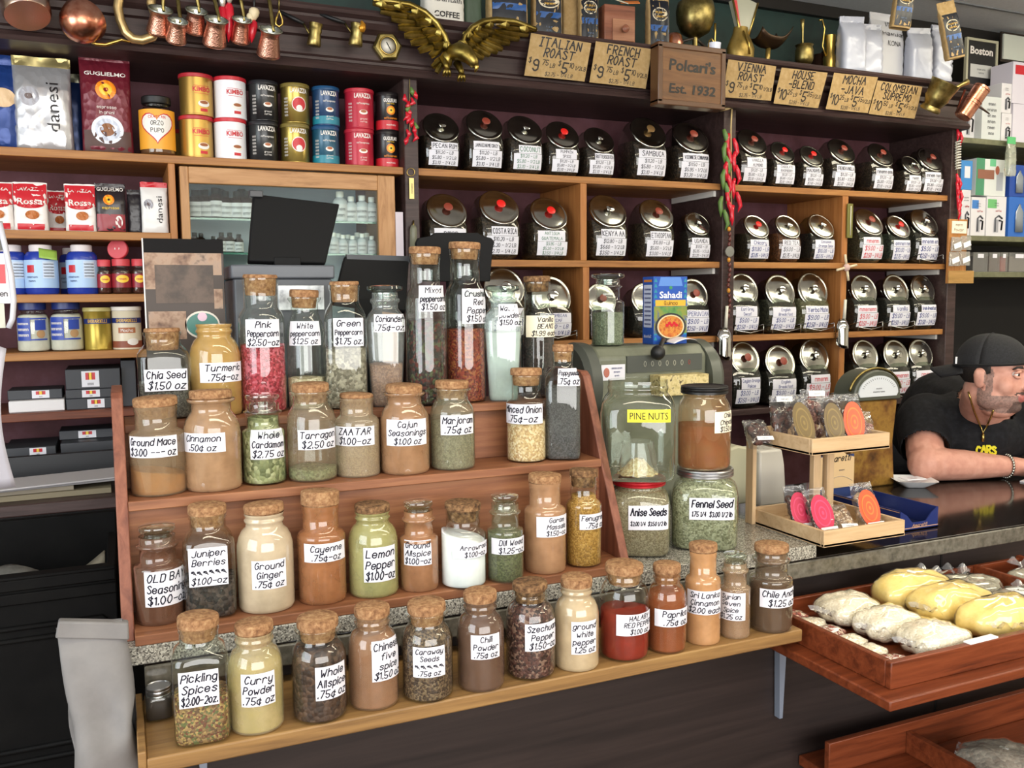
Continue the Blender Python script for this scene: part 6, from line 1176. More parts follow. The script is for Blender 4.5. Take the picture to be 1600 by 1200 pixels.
# blue couscous box
a, b = PY(1022, 538, Yr+.05), PY(1074, 538, Yr+.05); hh = PY(1048, 432, Yr+.05).z-ztop; w = (b.x-a.x)*1.02
t = thing('grain_box', 'blue cardboard food box with a bowl picture standing on the register', 'box', ((a.x+b.x)/2, Yr+.11, ztop), .02)
mb = MB(); mb.box(-w/2, w/2, -.055, .0, 0, hh, mat('2350a8', .4)); mb.build('carton', t, .001)
mb = MB(); f = lambda u, v, o=0: (u*w, -.0556-o, v*hh)
mb.add([f(-.36, .86), f(.36, .86), f(.30, .99), f(-.30, .99)], [(0, 1, 2, 3)], mat('5a86cc', .4), None, False)
for s in (-1, 1):
    for k in range(12): mb.add([f(s*.44-.05, .06+k*.078), f(s*.44+.05, .06+k*.078), f(s*.44, .12+k*.078)], [(0, 1, 2)], mat('2a8a9a', .4), None, False)
printed(mb, WHITE, 'Sahadi', w*.66, hh*.10, lambda u, v: (u, -.0562, hh*.73+v), 0, 0, .02); disc(mb, lambda u, v: (u, -.0562, v), 0, hh*.835, w*.05, hh*.025, GRN)
patch(mb, lambda u, v: (u, -.0560, v), 0, hh*.61, w*.9, hh*.09, GOLD, 2, 1); write(mb, DBROWN, ['Quinoa'], w*.6, hh*.1, lambda u, v: (u, -.0566, hh*.61+v), .13, 0, 0)
patch(mb, lambda u, v: (u, -.0558, v), 0, hh*.36, w*.98, hh*.4, mottled('meadow_print', ['3a5a3a', '5a8a4a', '8a8a3a', '3a5a8a'], 30, .4, 0, 0), 2, 1)
for r, m, o in ((.46, mat('2a2c34', .4), .0012), (.40, mat('d8c8a0', .4), .0018), (.36, mottled('stew_print', ['8a3a1a', 'b8622a', 'c88a3a', '8a2a20'], 90, .4, 0, 0), .0024)): disc(mb, lambda u, v: (u, -.0556-o, v), 0, hh*.26, w*r, hh*r*.44, m)
for k in range(5): disc(mb, lambda u, v: (u, -.0588, v), (-.12+.07*k)*w, hh*(.28+.03*(k % 2)), w*.05, hh*.025, RED)
mb.build('front_print', t, 0, 0)
mb = MB(); f2 = lambda u, v: (-w/2-.0006, -.0275-u, v)
mb.add([f2(-.02, hh*.25), f2(.02, hh*.25), f2(.02, hh*.88), f2(-.02, hh*.88)], [(3, 2, 1, 0)], mat('c4cce4', .5), None, False); mb.add([f2(-.02, hh*.92), f2(.02, hh*.92), f2(.02, hh*.955), f2(-.02, hh*.955)], [(3, 2, 1, 0)], mat('c87a2a', .5), None, False)
write(mb, BLUEINK, ['memnmenm']*9, .034, hh*.58, lambda u, v: (-w/2-.0012, -.0275+u, hh*.56+v), .12, 0, 0); printed(mb, WHITE, 'Sahadi', .036, hh*.045, lambda u, v: (-w/2-.0012, -.0275+u, hh*.12+v)); mb.build('side_print', t, 0, 0)
# cream coloured slicer body
a = PZ(1130, 810, ZS); t = thing('slicer', 'cream enamelled machine with a curved white housing behind the candy stand', 'machine', (PY(1172, 760, 1.98).x, 2.02, ZS))
CRM = mat('b9b69c', .4); x0, x1 = PY(1134, 740, 1.98).x-t.location.x, PY(1183, 740, 1.98).x-t.location.x; zt = PY(1160, 696, 1.98).z-ZS
mb = MB(); mb.prism([(x0, 0), (x1, 0), (x1, zt-.03), (x1-.03, zt-.008), (x0+.04, zt), (x0, zt-.01)], -.04, .16, CRM); mb.build('housing', t, .006)
x2, x3 = PY(1187, 740, 1.93).x-t.location.x, PY(1227, 740, 1.93).x-t.location.x; mb = MB(); zz = PY(1207, 703, 1.93).z-ZS
mb.prism([(x2, 0), (x3, 0), (x3+.003, zz*.35), (x3-.002, zz*.72), (x3-.012, zz), (x2, zz)], -.09, .0, mat('cdc9c0', .35)); mb.build('guard', t, .006)
mb = MB(); mb.tube([((x3), -.03, zz*.9), (x3+.015, -.03, zz*.75), (x3+.012, -.03, zz*.55)], .004, BLACK, 8); mb.build('cord', t, 0, 0)
# dial scale beside the man
Ysc = 2.12; c = PY(1358, 690, Ysc); k = depth(c)/FPX; t = thing('dial_scale', 'old counter scale with a fan shaped dial on a brown mottled body', 'scale', (c.x, Ysc, ZG))
ZZ = lambda y: PY(1358, y, Ysc).z-ZG
BRZ = mottled('worn_bronze', ['4a3018', '7a5226', '9a7434', '6a4420'], 14, .4, .35, .1)
mb = MB(); mb.prism([(-52*k, 0), (46*k, 0), (40*k, ZZ(690)), (47*k, ZZ(625)), (-44*k, ZZ(625)), (-44*k, ZZ(690))], -.02, .09, BRZ); mb.build('body', t, .006)
mb = MB(); arc = [((47*math.cos(a))*k, ZZ(616)+(38*math.sin(a))*k) for a in [PI*i/24 for i in range(25)]]; mb.prism([(49*k, ZZ(624)), *[(x, z) for x, z in arc], (-49*k, ZZ(624))], -.03, .06, mat('4a4d42', .4)); mb.build('dial_housing', t, .004)
mb = MB(); arc = [((40*math.cos(a))*k, ZZ(613)+(27*math.sin(a))*k) for a in [PI*i/24 for i in range(25)]]; mb.prism([(37*k, ZZ(618)), *arc, (-37*k, ZZ(618))], -.034, -.030, mat('c9cdd0', .4))
for i in range(3, 22):
    a = PI*i/24; mb.tube([(40*.9*math.cos(a)*k, -.0345, ZZ(613)+27*.9*math.sin(a)*k), (40*.8*math.cos(a)*k, -.0345, ZZ(613)+27*.8*math.sin(a)*k)], .0006, DK, 4)
write(mb, GREYINK, ['mnenm', 'enemne nenm'], 30*k, 10*k, lambda u, v: (u, -.0346, ZZ(608)+v), .12, 0, 0); mb.build('dial', t, 0, 0)
mb = MB(); mb.tube([(53*math.cos(a)*k, -.02, ZZ(616)+41*math.sin(a)*k) for a in [PI*(.06+.88*i/20) for i in range(21)]], .004, BRASS, 8); mb.build('rim', t, 0, 0)
# ---------------------------------------------------------------- two tier candy stand
FLc = PZ(1287, 856, ZS); X0, Y0 = FLc.x, FLc.y; X1 = PZ(1405, 834, ZS).x; Y1 = PZ(1172, 815, ZS).y
cs = thing('candy_stand', 'light wooden two tier stand holding bags of candy on the counter', 'stand', (X0, Y0, ZS)); W = X1-X0; Dp = Y1-Y0; hh = .038; th = .009
def tray(px0, py0, pz0, w, d, n):
    o = MB().box(px0, px0+w, py0, py0+d, pz0, pz0+.006, BIRCH).build('tray_bottom', cs)
    for a in ((px0, px0+w, py0, py0+th), (px0, px0+w, py0+d-th, py0+d), (px0, px0+th, py0+th, py0+d-th), (px0+w-th, px0+w, py0+th, py0+d-th)): MB().box(a[0], a[1], a[2], a[3], pz0, pz0+hh, BIRCH).build('tray_side', cs, .0015)
tray(0, 0, 0, W, Dp, 0)
uf = PX_(1269, 712, X0+.0); UZ = uf.z-ZS; UY = max(.0, uf.y-Y0)
U1 = PY(1390, 700, uf.y).x-X0
tray(0, UY, UZ, U1, Dp-UY, 1)
MB().box(-.012, 0, Dp-.028, Dp, 0, UZ+hh, BIRCHV).build('post', cs, .0015)
for xx in (1274, 1295):
    q = PY(xx, 740, Y0+Dp*.62); MB().box(q.x-X0-.012, q.x-X0+.010, q.y-Y0-.008, q.y-Y0+.008, .006, UZ, BIRCHV).build('post', cs, .0015)
MB().box(W-.02, W, Dp-.028, Dp-th, 0, UZ, BIRCHV).build('post', cs, .0015)
CELL = glass('d8d4d0', .06, 'f4f4f4', 1.1, .06)
def candy(lab, x, y, Z, hgt, wid, tint, stick, tilt, seed, grp, Yc, head=False, lean=0):
    p = PY(x, y, Yc); t = thing('candy_bag', lab, 'bag', (p.x, Yc, Z+.0065), -.35, grp); rg = random.Random(seed); R = Mx.Rotation(lean, 4, 'Y') @ Mx.Rotation(-tilt, 4, 'X')
    mb = MB(); cm = G(tint, .007)
    for k in range(22):
        z = rg.uniform(.08, .68)*hgt; mb.ell((rg.uniform(-.36, .36)*wid, rg.uniform(-.12, .12)*wid, z+.006), (.010, .009, .011), cm, 8, 6, R)
    mb.build('candies', t, 0, 0)
    mb = MB(); ff = bagmesh(mb, wid, wid*.6, hgt, CELL, seed, .14, .006); mb.v = [tuple(R @ V(v)) for v in mb.v]; mb.build('cellophane', t, 0, 0)
    if stick:
        mb = MB(); q = lambda u, v, o=.002: R @ V((u, -wid*.33-o, hgt*.42+v)); m = mat(stick, .35); d2 = mat({'e8501e': 'ee7428', 'c42a4c': 'd4446a', '6e5a34': '86703e'}[stick], .4)
        disc(mb, q, 0, 0, wid*.46, hgt*.40, m)
        for r, mm, o in ((.8, d2, .003), (.7, m, .0036), (.4, d2, .0042), (.3, m, .0048), (.12, d2, .0054)): disc(mb, lambda u, v: q(u, v, o), 0, 0, wid*.42*r, hgt*.36*r, mm)
        mb.build('sticker', t, 0, 0)
    mb = MB(); q = lambda u, v, o=.0: R @ V((u+.006, -wid*.36-.003-o, hgt*(.9 if head else .06)+v)); mb.grid(lambda a, b: q((a-.5)*.04, (b-.5)*.013), 2, 2, WHITE); write(mb, GREYINK, ['nmenemn'], .034, .006, lambda u, v: q(u, v, .0006), .12, 0, 0); mb.build('price_label', t, 0, 0)
CU, CL = 'candy bags on the upper tier', 'candy bags on the lower tier'
TB_, TP_, TN_ = '4a2a22 5e382c 3a201a', '8a5a50 a8766a 6e443c', 'a88a6a c4a888 8a6a50'
yu = uf.y; U = ZS+UZ
for a in (('clear bag of brown candy lying at the left end of the upper tier', 1190, 680, U, .085, .055, TB_, None, .9, 51, CU, yu+.13), ('bag of brown candy with a white header on the upper tier', 1224, 670, U, .12, .05, TB_, None, .3, 52, CU, yu+.13, True), ('bag with a brown oval sticker, left one on the upper tier', 1262, 682, U, .135, .052, TB_, '6e5a34', .45, 53, CU, yu+.055, False, -.12), ('bag of pink candy standing at the back of the upper tier', 1272, 660, U, .13, .055, TP_, None, .2, 54, CU, yu+.13, True), ('bag with a brown oval sticker, middle one on the upper tier', 1306, 676, U, .125, .052, TB_, '6e5a34', .3, 55, CU, yu+.055, False, -.1), ('bag with a bright orange oval sticker on the upper tier', 1334, 674, U, .125, .056, TB_, 'e8501e', .25, 56, CU, yu+.05, False, -.05), ('bag of pale candy at the right end of the upper tier', 1350, 674, U, .08, .055, TP_, None, .4, 57, CU, yu+.06),
          ('bag of brown candy leaning in the left of the lower tier', 1254, 815, ZS, .11, .052, TB_, 'c42a4c', .4, 58, CL, Y0+.125, False, -.1), ('bag with a bright pink oval sticker on the lower tier', 1290, 828, ZS, .115, .056, TB_, 'c42a4c', .5, 59, CL, Y0+.065, False, -.12), ('flat bag of nut candy in the middle of the lower tier', 1322, 818, ZS, .085, .05, TN_, None, .9, 60, CL, Y0+.06), ('bag with a bright orange oval sticker on the lower tier', 1362, 815, ZS, .115, .054, TN_, 'e8501e', .4, 61, CL, Y0+.06, False, -.12)): candy(*a)
# blue biscuit tray box with raised card
bl, br = PZ(1406, 832, ZG), PZ(1461, 822, ZG); bx0, bx1, by0 = bl.x, br.x, bl.y; by1 = PZ(1318, 788, ZG).y; h = PY(1461, 792, by0).z-ZG
t = thing('biscuit_box', 'dark blue open cardboard display box with a tan header card', 'box', (bx0, by0, ZG)); NV = mat('1b2a66', .4); w = bx1-bx0; d = min(by1-by0, .3)
NVI = mat('16224e', .5)
MB().box(0, w, 0, d, 0, .003, NVI).build('tray_floor', t)
mb = MB(); mb.prism([(0, 0), (w, 0), (w, h), (w*.82, h*.75), (w*.68, h*.38), (w*.32, h*.38), (w*.18, h*.75), (0, h)], 0, .003, NV); mb.build('front_flap', t)
for x in (0, w-.003): MB().box(x, x+.003, .003, d, 0, h, NV).build('side_wall', t)
a0 = PY(1312, 709, by0+d); a1 = PY(1362, 709, by0+d); hc = a0.z-ZG
MB().box(0, w, d-.004, d, 0, hc*.98, mat('2a3a6a', .5)).build('back_wall', t)
mb = MB(); cc = mat('cdae82', .5); mb.prism([(0.004, h), (w-.004, h), (w-.004, hc*.93), (w*.8, hc*.97), (w*.6, hc*1.06), (w*.3, hc*1.06), (w*.12, hc*.97), (.004, hc*.97)], d-.009, d-.0045, cc); write(mb, DK, ['Amaretti'], w*.75, hc*.2, lambda u, v: (w*.5+u, d-.0096, hc*.93+v), .16, .3, .3); write(mb, GREYINK, ['enemn'], w*.3, hc*.06, lambda u, v: (w*.62+u, d-.0096, hc*.7+v), .14, 0, 0)
mb.tube([(w*(.12+.8*q), d-.0098, hc*(.42+.16*math.sin(PI*q*.9))) for q in [i/12 for i in range(13)]], .0008, mat('a89a8a', .5), 4); mb.build('header_card', t, 0, .5)
mb = MB(); gl_ = mat('d8a880', .4)
for z in (h*.12, h*.92): mb.box(-.0008, 0, .003, d, z, z+.0014, gl_)
mb.box(0, w, -.0008, 0, h*.12, h*.12+.0014, gl_); write(mb, gl_, ['Amaretti'], w*.5, h*.3, lambda u, v: (w*.5+u, -.001, h*.24+v), .14, .3, .2); mb.build('gilt_line', t, 0, 0)
for nm, x, y, z, rz in (('blue and white wrapped biscuit lying in the blue box', .5, .72, .004, .2), ('round tan biscuit lying in the blue box', .5, .42, .004, 0)):
    if 'round' in nm: mb = MB(); mb.lathe([(.02, 0), (.022, .004), (.02, .01), (.001, .012)], mat('a8946a', .6), 20); o = mb.build('biscuit', None, 0, .6)
    else: mb = MB(); mb.box(-.026, .026, -.02, .02, 0, .03, mat('c8ccd4', .4)); mb.box(-.0265, .0265, -.0205, .0205, .03, .038, mat('2456b0', .35)); mb.box(-.012, .016, -.012, .008, .038, .0386, mat('6a3a2a', .4)); o = mb.build('biscuit', None, .002)
    o.location = (bx0+w*x, by0+d*y, ZG+z); o.rotation_euler = (0, 0, rz); tag(o, nm, 'biscuit')
# white dish of cards
q = PZ(1434, 757, ZG); t = thing('white_dish', 'small square white dish holding a card on the dark granite', 'dish', (q.x-.035, q.y-.012, ZG+.001), -.5)
def sqd(r, z, e=6): return (r, z, e)
mb = MB(); mb.lathe([(.03, 0, 6), (.032, .001, 6), (.062, .022, 7), (.064, .0235, 7), (.06, .0225, 7), (.031, .006, 6), (.001, .005, 6)], mat('e4e6ea', .2), 40); mb.build('dish_body', t, 0, .9)
mb = MB(); mb.box(-.036, .034, -.022, .024, .0235, .0255, PAPER, Mx.Rotation(.3, 4, 'Z')); write(mb, mat('8a4a6a', .5), ['menm', 'nem'], .05, .03, lambda u, v: (u, v, .0262), .12, 0, 0); mb.build('card', t)
q = PZ(1594, 752, ZG); tag(MB().box(-.03, .03, -.02, .02, 0, .004, PAPER, Mx.Rotation(.3, 4, 'Z')).build('paper_slip', None, .0, loc=(q.x+.02, q.y-.02, ZG+.0005)), 'white paper slip on the granite by the bracelet', 'paper')
# ================================================================ lower left: black cabinet, papers, sack
IRON = mottled('black_iron', ['030303', '080707', '0e0d0c'], 12, .7, 0, .1, 4, .15); YI = 2.0; IX0, IX1 = -.62, -.03; IZ = 1.008
t = thing('iron_cabinet', 'big old black iron cabinet with an embossed front panel, lower left', 'cabinet', (-.3, YI+.2, 0)); B_ = (-.3, YI+.2, 0)
mb = MB(); mb.box(IX0, IX1, YI, YI+.02, 0, IZ-.03, IRON); mb.box(IX0, IX0+.02, YI+.02, 2.42, 0, IZ-.03, IRON); mb.box(IX1-.02, IX1, YI+.02, 2.42, 0, IZ-.03, IRON); mb.box(IX0+.02, IX1-.02, YI+.02, 2.42, .78, .80, IRON); mb.box(IX0, IX1, 2.42, 2.44, 0, 1.03, IRON); rel(mb.build('body', t, .003), B_)
mb = MB()
for z, e in ((IZ-.03, .012), (IZ-.06, .006)): mb.box(IX0-.0, IX1+.0, YI-e, YI+.0, z, z+.024, IRON)
mb.box(IX0, IX1, YI-.012, YI+.022, IZ-.008, IZ, IRON); rel(mb.build('rim', t, .003), B_)
for z0, z1, i in ((.62, .90, 0), (.645, .875, .022)):
    q = [(IX0+.1+i*3, z0), (-.06-i, z0), (-.04-i, z0+.02), (-.04-i, z1-.02), (-.06-i, z1), (IX0+.1+i*3, z1)]
    mb = MB(); mb.tube([(x, YI-.002, z) for x, z in q], .006, IRON, 8, closed=True); rel(mb.build('embossed_frame', t, 0, 0), B_)
GCL = mottled('grey_canvas', ['4a4844', '65625c', '747068'], 20, .9, 0, .3)
mb = MB(); mb.grid(lambda u, v: (-.34+.20*u, 2.04+.26*v, .83+.10*v+.015*math.sin(u*7+v*5)+.02*math.sin(v*9)), 16, 12, GCL); tag(mb.build('canvas_sheet', None, 0, 0, .004), 'folded grey canvas sheet lying inside the black iron cabinet', 'cloth')
mb = MB(); mb.grid(lambda u, v: (-.155+.10*u-.05*v*(1-u), 2.05+.22*v, .905+.06*u+.012*math.sin(u*5+v*8)), 12, 10, mottled('khaki_cloth', ['7c7464', '948b78'], 15, .9, 0, .2)); tag(mb.build('paper_bag', None, 0, 0, .004), 'crumpled khaki paper bag lying in the black iron cabinet', 'bag')
# dark ledge with flat papers
t = thing('paper_ledge', 'dark wooden ledge stacked with flat papers above the iron cabinet', 'shelf', (-.4, 2.65, 1.06)); o = MB().box(-.55, .54, -.2, .24, -.03, 0, OLDWOOD).build('board', t, .004)
MB().box(-.55, .54, -.185, .22, -.10, -.03, mat('14100e', .5)).build('apron', t, .003)
for i, (lab, x, w, d, rz, cx_, h) in enumerate((('olive cardboard sheet lowest on the dark ledge', -.24, .40, .2, .02, '7a705a', .014), ('tan paper stack on the dark ledge, left part', -.28, .3, .17, .06, '8a8070', .012), ('grey magazine lying across the papers on the ledge', -.2, .34, .16, .14, '8d8a8c', .006), ('white edged sheet on top of the ledge papers', -.17, .36, .15, .2, 'b4b0b2', .004))):
    z = 1.0605+sum((.014, .012, .006)[:i]); tag(MB().box(-w/2, w/2, -d/2, d/2, 0, h, mat(cx_, .7)).build('paper_stack', None, .001, loc=(x, 2.6-.01*i, z+.0004*i), rz=rz), lab, 'papers')
tag(MB().box(-.15, .15, -.012, .012, 0, .07, mat('26272b', .5)).build('book', None, .002, loc=(-.16, 2.78, 1.0605), rz=.04), 'dark grey file leaning flat behind the ledge papers', 'file')
# pale paper sack on a stool outside the view
YSK = 1.465; a, b = PY(114, 1150, YSK), PY(220, 1150, YSK); w = b.x-a.x; zt = PY(160, 988, YSK).z; zb = .60
tag(MB().box(-.11, .11, -.09, .09, 0, .598, mat('15120f', .6)).build('stool', None, .006, loc=((a.x+b.x)/2-.03, YSK+.055, 0)), 'plain dark crate under the pale paper sack', 'crate')
t = thing('paper_sack', 'tall pale grey paper sack with a rolled top left of the counter', 'sack', ((a.x+b.x)/2-.004, YSK+.05, zb)); SK = mottled('sack_paper', ['64615f', '747170', '7f7c7a'], 9, .8, 0, .15, 5)
rg = random.Random(2); h = zt-zb
def sackpt(u, v):
    aa = 2*PI*u; e = 4; R = sqf(aa, e); z = v*h
    dd = .05*(1 if v < .55 else max(.12, 1-((v-.55)/.45)**1.2*.95)); ww = w/2*(1+.02*math.sin(v*9))*(1-.12*max(0, v-.8)*5*0)
    x = R*math.cos(aa)*ww-.012*max(0, (v-.72)/.28)*1.2; y = -R*math.sin(aa)*dd
    n = math.sin(11*v+4*math.cos(aa))*.5+math.sin(17*v*(1 if u < .5 else .7)+7*u)*.5; n *= .007*(math.exp(-((v-.62)/.12)**2)*1.6+.35)
    return (x+n*.6, y+(n if y < 0 else -n), z)
mb = MB(); mb.grid(sackpt, 40, 40, SK); mb.build('bag_body', t, 0, 0)
mb = MB(); mb.hexa([(-w*.62-.004, -.014, h-.012), (w*.44, -.014, h-.032), (w*.44, .010, h-.032), (-w*.62-.004, .010, h-.012), (-w*.60, -.012, h+.014), (w*.44, -.012, h-.004), (w*.44, .008, h-.004), (-w*.60, .008, h+.014)], SK); mb.build('rolled_top', t, .003)
# white paper and tags hanging on a thin stand at the left edge
q = PY(-28, 900, 1.72); t = thing('tag_stand', 'thin white stand hung with a long curled white paper and price tags', 'stand', (q.x, 1.72, 0)); LP = lambda x, y: PY(x, y, 1.71)-V((q.x, 1.72, 0))
mb = MB(); mb.tube([(0, .01, .0), (0, .01, 1.75)], .006, mat('c8c8c8', .4), 8); mb.lathe([(.10, 0), (.10, .01), (.01, .014)], mat('8a8a8a', .4), 24); mb.build('pole', t, 0, .7)
mb = MB(); WP = mat('a9a7b0', .6)
A, Bq, C_, D_ = LP(-60, 520), LP(10, 545), LP(24, 762), LP(-60, 775)
mb.grid(lambda u, v: ((A*(1-u)+Bq*u)*v+(D_*(1-u)+C_*u)*(1-v))+V((-.012*math.sin(PI*v)*u, -.02*math.sin(PI*(1-v)*1.2), 0)), 10, 14, WP); mb.build('paper_roll', t, 0, 0, .0008)
def card(nm, x0, y0, x1, y1, m, extra=None):
    a, b = LP(x0, y0), LP(x1, y1); mb = MB(); mb.box(a.x, b.x, -.022, -.020, b.z, a.z, m)
    if extra: extra(mb, a, b)
    mb.build(nm, t)
def cd1(mb, a, b):
    mb.box(a.x+.2*(b.x-a.x), a.x+.85*(b.x-a.x), -.0228, -.0221, b.z+.4*(a.z-b.z), b.z+.78*(a.z-b.z), RED); write(mb, DK, ['nmen'], (b.x-a.x)*.6, (a.z-b.z)*.2, lambda u, v: ((a.x*.4+b.x*.6)+u, -.0228, b.z+.2*(a.z-b.z)+v), .14, 0, 0)
card('price_tag', -30, 396, 19, 474, mat('d8d4d8', .5), cd1); card('small_tag', -30, 474, 10, 512, mat('b8b8a8', .5)); card('dark_tag', -30, 346, 8, 392, mat('5a564e', .5))
mb = MB(); mb.tube([LP(x, y)+V((0, -.025, 0)) for x, y in ((2, 350), (12, 392), (20, 430), (24, 470), (22, 498), (16, 512))], .0045, mat('b4b4bc', .3), 8); mb.build('strap', t, 0, 0)
# ================================================================ tray of bagged nuts on the counter front
ZTR = .87; TX0, TY0 = PZ(1393, 1036, ZTR).x, PZ(1393, 1036, ZTR).y; TX1 = TX0+.85; TY1 = GF-.004
t = thing('display_tray', 'red stained shallow wooden tray of bagged nuts on the counter front', 'tray', ((TX0+TX1)/2, (TY0+TY1)/2, .80)); B_ = ((TX0+TX1)/2, (TY0+TY1)/2, .80)
rel(MB().box(TX0-.038, TX1+.02, TY0-.035, 1.622, .797, .817, REDW).build('base_board', t, .003), B_)
rel(MB().box(TX0+.014, TX1-.014, TY0+.014, TY1-.002, .8175, .826, REDW).build('bottom', t), B_)
for x0, x1, y0, y1 in ((TX0, TX1, TY0, TY0+.014), (TX0, TX0+.014, TY0+.014, TY1), (TX1-.014, TX1, TY0+.014, TY1), (TX0+.014, TX1-.014, TY1-.012, TY1)): rel(MB().box(x0, x1, y0, y1, .8175, ZTR if y1-y0 > .02 or y0 < 1.3 else ZTR-.005, REDW).build('side', t, .002), B_)
xd = PZ(1583, 985, ZTR).x; xd = 1.95
rel(MB().box(xd, xd+.012, TY0+.014, TY1-.012, .826, ZTR, REDW).build('partition', t, .002), B_)
bx = PY(1221, 1070, 1.608).x; bz = PY(1221, 1121, 1.608).z
rel(MB().prism([(bx-.012, .797), (bx-.007, bz), (bx+.002, bz), (bx+.013, .797)], 1.604, 1.622, mat('8d97a8', .4, .3)).build('bracket', t), B_)
q = PZ(1540, 1000, ZTR); tag(MB().box(-.04, .04, -.008, .008, 0, .003, WHITE).build('price_strip', None, 0, loc=(q.x-.01, TY0+.008, ZTR+.0006), rz=.03), 'narrow white price strip lying on the tray front edge', 'strip')
def pillow(name, lab, cx, cy, wx, wy, wz, rz, m, plm, seed, grp, tuft=None, lab_=None, z=None, at_=None):
    zc = (z if z else .8265); p = PZ(cx, cy, zc+wz*.55)
    if z is None:
        hx = .52*(wx*abs(math.cos(rz))+wy*abs(math.sin(rz))); hy = .52*(wy*abs(math.cos(rz))+wx*abs(math.sin(rz)))
        xa, xb = (TX0+.016, xd-.002) if p.x < xd else (xd+.014, TX1-.016)
        p.x = max(xa+hx, min(xb-hx, p.x)) if xb-xa > 2*hx else (xa+xb)/2
        p.y = max(TY0+.016+hy, min(TY1-.014-hy, p.y))
    if at_: p.x, p.y = at_
    t = thing(name, lab, 'bag', (p.x, p.y, zc), rz, grp); rg = random.Random(seed); ph = [rg.uniform(0, 6) for _ in range(4)]
    def pt(u, v, k=1.):
        a, b = 2*PI*u, PI*(v-.5); e = .62; cs_ = lambda q: math.copysign(abs(math.cos(q))**e, math.cos(q)); sn = lambda q: math.copysign(abs(math.sin(q))**e, math.sin(q))
        x, y, zz = cs_(b)*cs_(a), cs_(b)*sn(a), math.copysign(abs(math.sin(b))**.85, math.sin(b))
        n = 1+.07*math.sin(4*x+ph[0])*math.sin(3*y+ph[1])+.05*math.sin(7*y+5*x+ph[2])+.03*math.sin(11*x-9*y+ph[3])
        return (x*wx/2*n*k, y*wy/2*n*k, max(.001, wz*.46+zz*wz/2*n*k*(1-.16*x*x-.14*y*y)))
    mb = MB(); mb.grid(lambda u, v: pt(u, v, .98), 30, 16, m); mb.build('contents', t, 0, 0)
    mb = MB(); f3 = lambda u, v: tuple(c+d for c, d in zip(pt(u, v, 1.02), (0, 0, .0015*math.sin(40*u+ph[3])*math.cos(23*v))))
    mb.grid(f3, 30, 16, plm)
    if tuft:
        tx, ty, L = tuft; c = V((tx*wx*.45, ty*wy*.45, wz*.45)); d = V((tx, ty, .45)).normalized(); s = V((-d.y, d.x, 0)).normalized()
        mb.grid(lambda u, v: c+d*L*v+s*(u-.5)*(.018+.06*v)+V((0, 0, .008*math.sin(u*14+v*3))), 12, 6, glass('dcdce0', .22, 'f4f4f4', 2.0, .1))
    mb.build('plastic', t, 0, 0)
    if lab_:
        mb = MB(); mb.box(-.004, .004, -.009, .009, wz*.93, wz*.93+.003, WHITE, Mx.Rotation(.4, 4, 'Z')); mb.build('price_label', t, 0, 0)
    return t
YC_ = mottled('yellow_meal', ['e2c468', 'eed27c', 'f4dc8c'], 50, .7, 0, .1); CRM_ = G('ece2ca f4ecd8 e0d4b8 e8dcc4', .004); PLA = glass('f0ead8', .04, 'ffffff', 1.3, .07)
YG, CG_ = 'bags of yellow meal in the tray', 'bags of cream grain in the tray'
for i, (lab, x, y, tf) in enumerate((('bag of yellow meal at the back of the tray with a clear tied neck', 1.66, 1.488, (.8, .5, .06)), ('bag of yellow meal in the middle of the tray', 1.668, 1.383, (-.9, -.3, .025)), ('bag of yellow meal nearest the tray front', 1.69, 1.276, (-.5, -.8, .025)))):
    pillow('meal_bag', lab, 0, 0, .19, .108, .088, (-.06, -.04, .03)[i], YC_, PLA, 1+i, YG, tf, 1, .8268, (x, y))
pillow('meal_bag', 'flat bag of yellow meal under the front yellow bags', 0, 0, .05, .16, .03, 0, YC_, PLA, 4, YG, None, None, .8266, (1.566, 1.33))
for i, (lab, x, y, tf) in enumerate((('bag of cream grain at the tray back left', 1.455, 1.475, (-.9, -.2, .035)), ('bag of cream grain in the tray middle', 1.465, 1.372, (-.8, -.5, .03)), ('bag of cream grain at the tray front', 1.478, 1.268, (-.9, -.3, .035)))):
    pillow('grain_bag', lab, 0, 0, .14, .102, .066, (.05, -.04, .02)[i], CRM_, PLA, 5+i, CG_, tf, 1 if i == 2 else None, .8268, (x, y))
NT = G('8a3a30 a85a48 d8c8b0 6e2a24 c8a890', .007); NP = 'flat packets of dried mix in the tray'
for i, (lab, x, y, o) in enumerate((('flat packet of red dried mix in the left back tray corner', 1.34, 1.526, 0), ('packet of cream nuts second from the tray back', 1.345, 1.47, 0), ('packet of dried mix with an oval label at the left tray side', 1.342, 1.414, 1), ('packet of dark red dried mix beside the middle cream bag', 1.346, 1.358, 0), ('packet of pale dried mix near the tray corner', 1.344, 1.302, 0), ('packet of dried mix with an oval label in the front tray corner', 1.345, 1.244, 1))):
    tt = pillow('dried_mix_packet', lab, 0, 0, .076, .053, .026, (.1, -.06, .05, -.08)[i % 4], CRM_ if 'cream' in lab or 'pale' in lab else NT, PLA, 20+i, NP, None, None, .8268, (x, y))
    if o: mb = MB(); f4 = lambda u, v: (u-.008, v-.006, .024); disc(mb, f4, 0, 0, .028, .018, WHITE); write(mb, REDINK, ['mnenm', 'enmne'], .04, .022, lambda u, v: (u-.008, v-.006, .0246), .12, 0, 0); mb.build('oval_label', tt, 0, 0)
CLP = glass('c4c0b0', .3, 'f0f0ea', 2., .1); GB = G('9a9080 b4aa98 c8c0b0', .006)
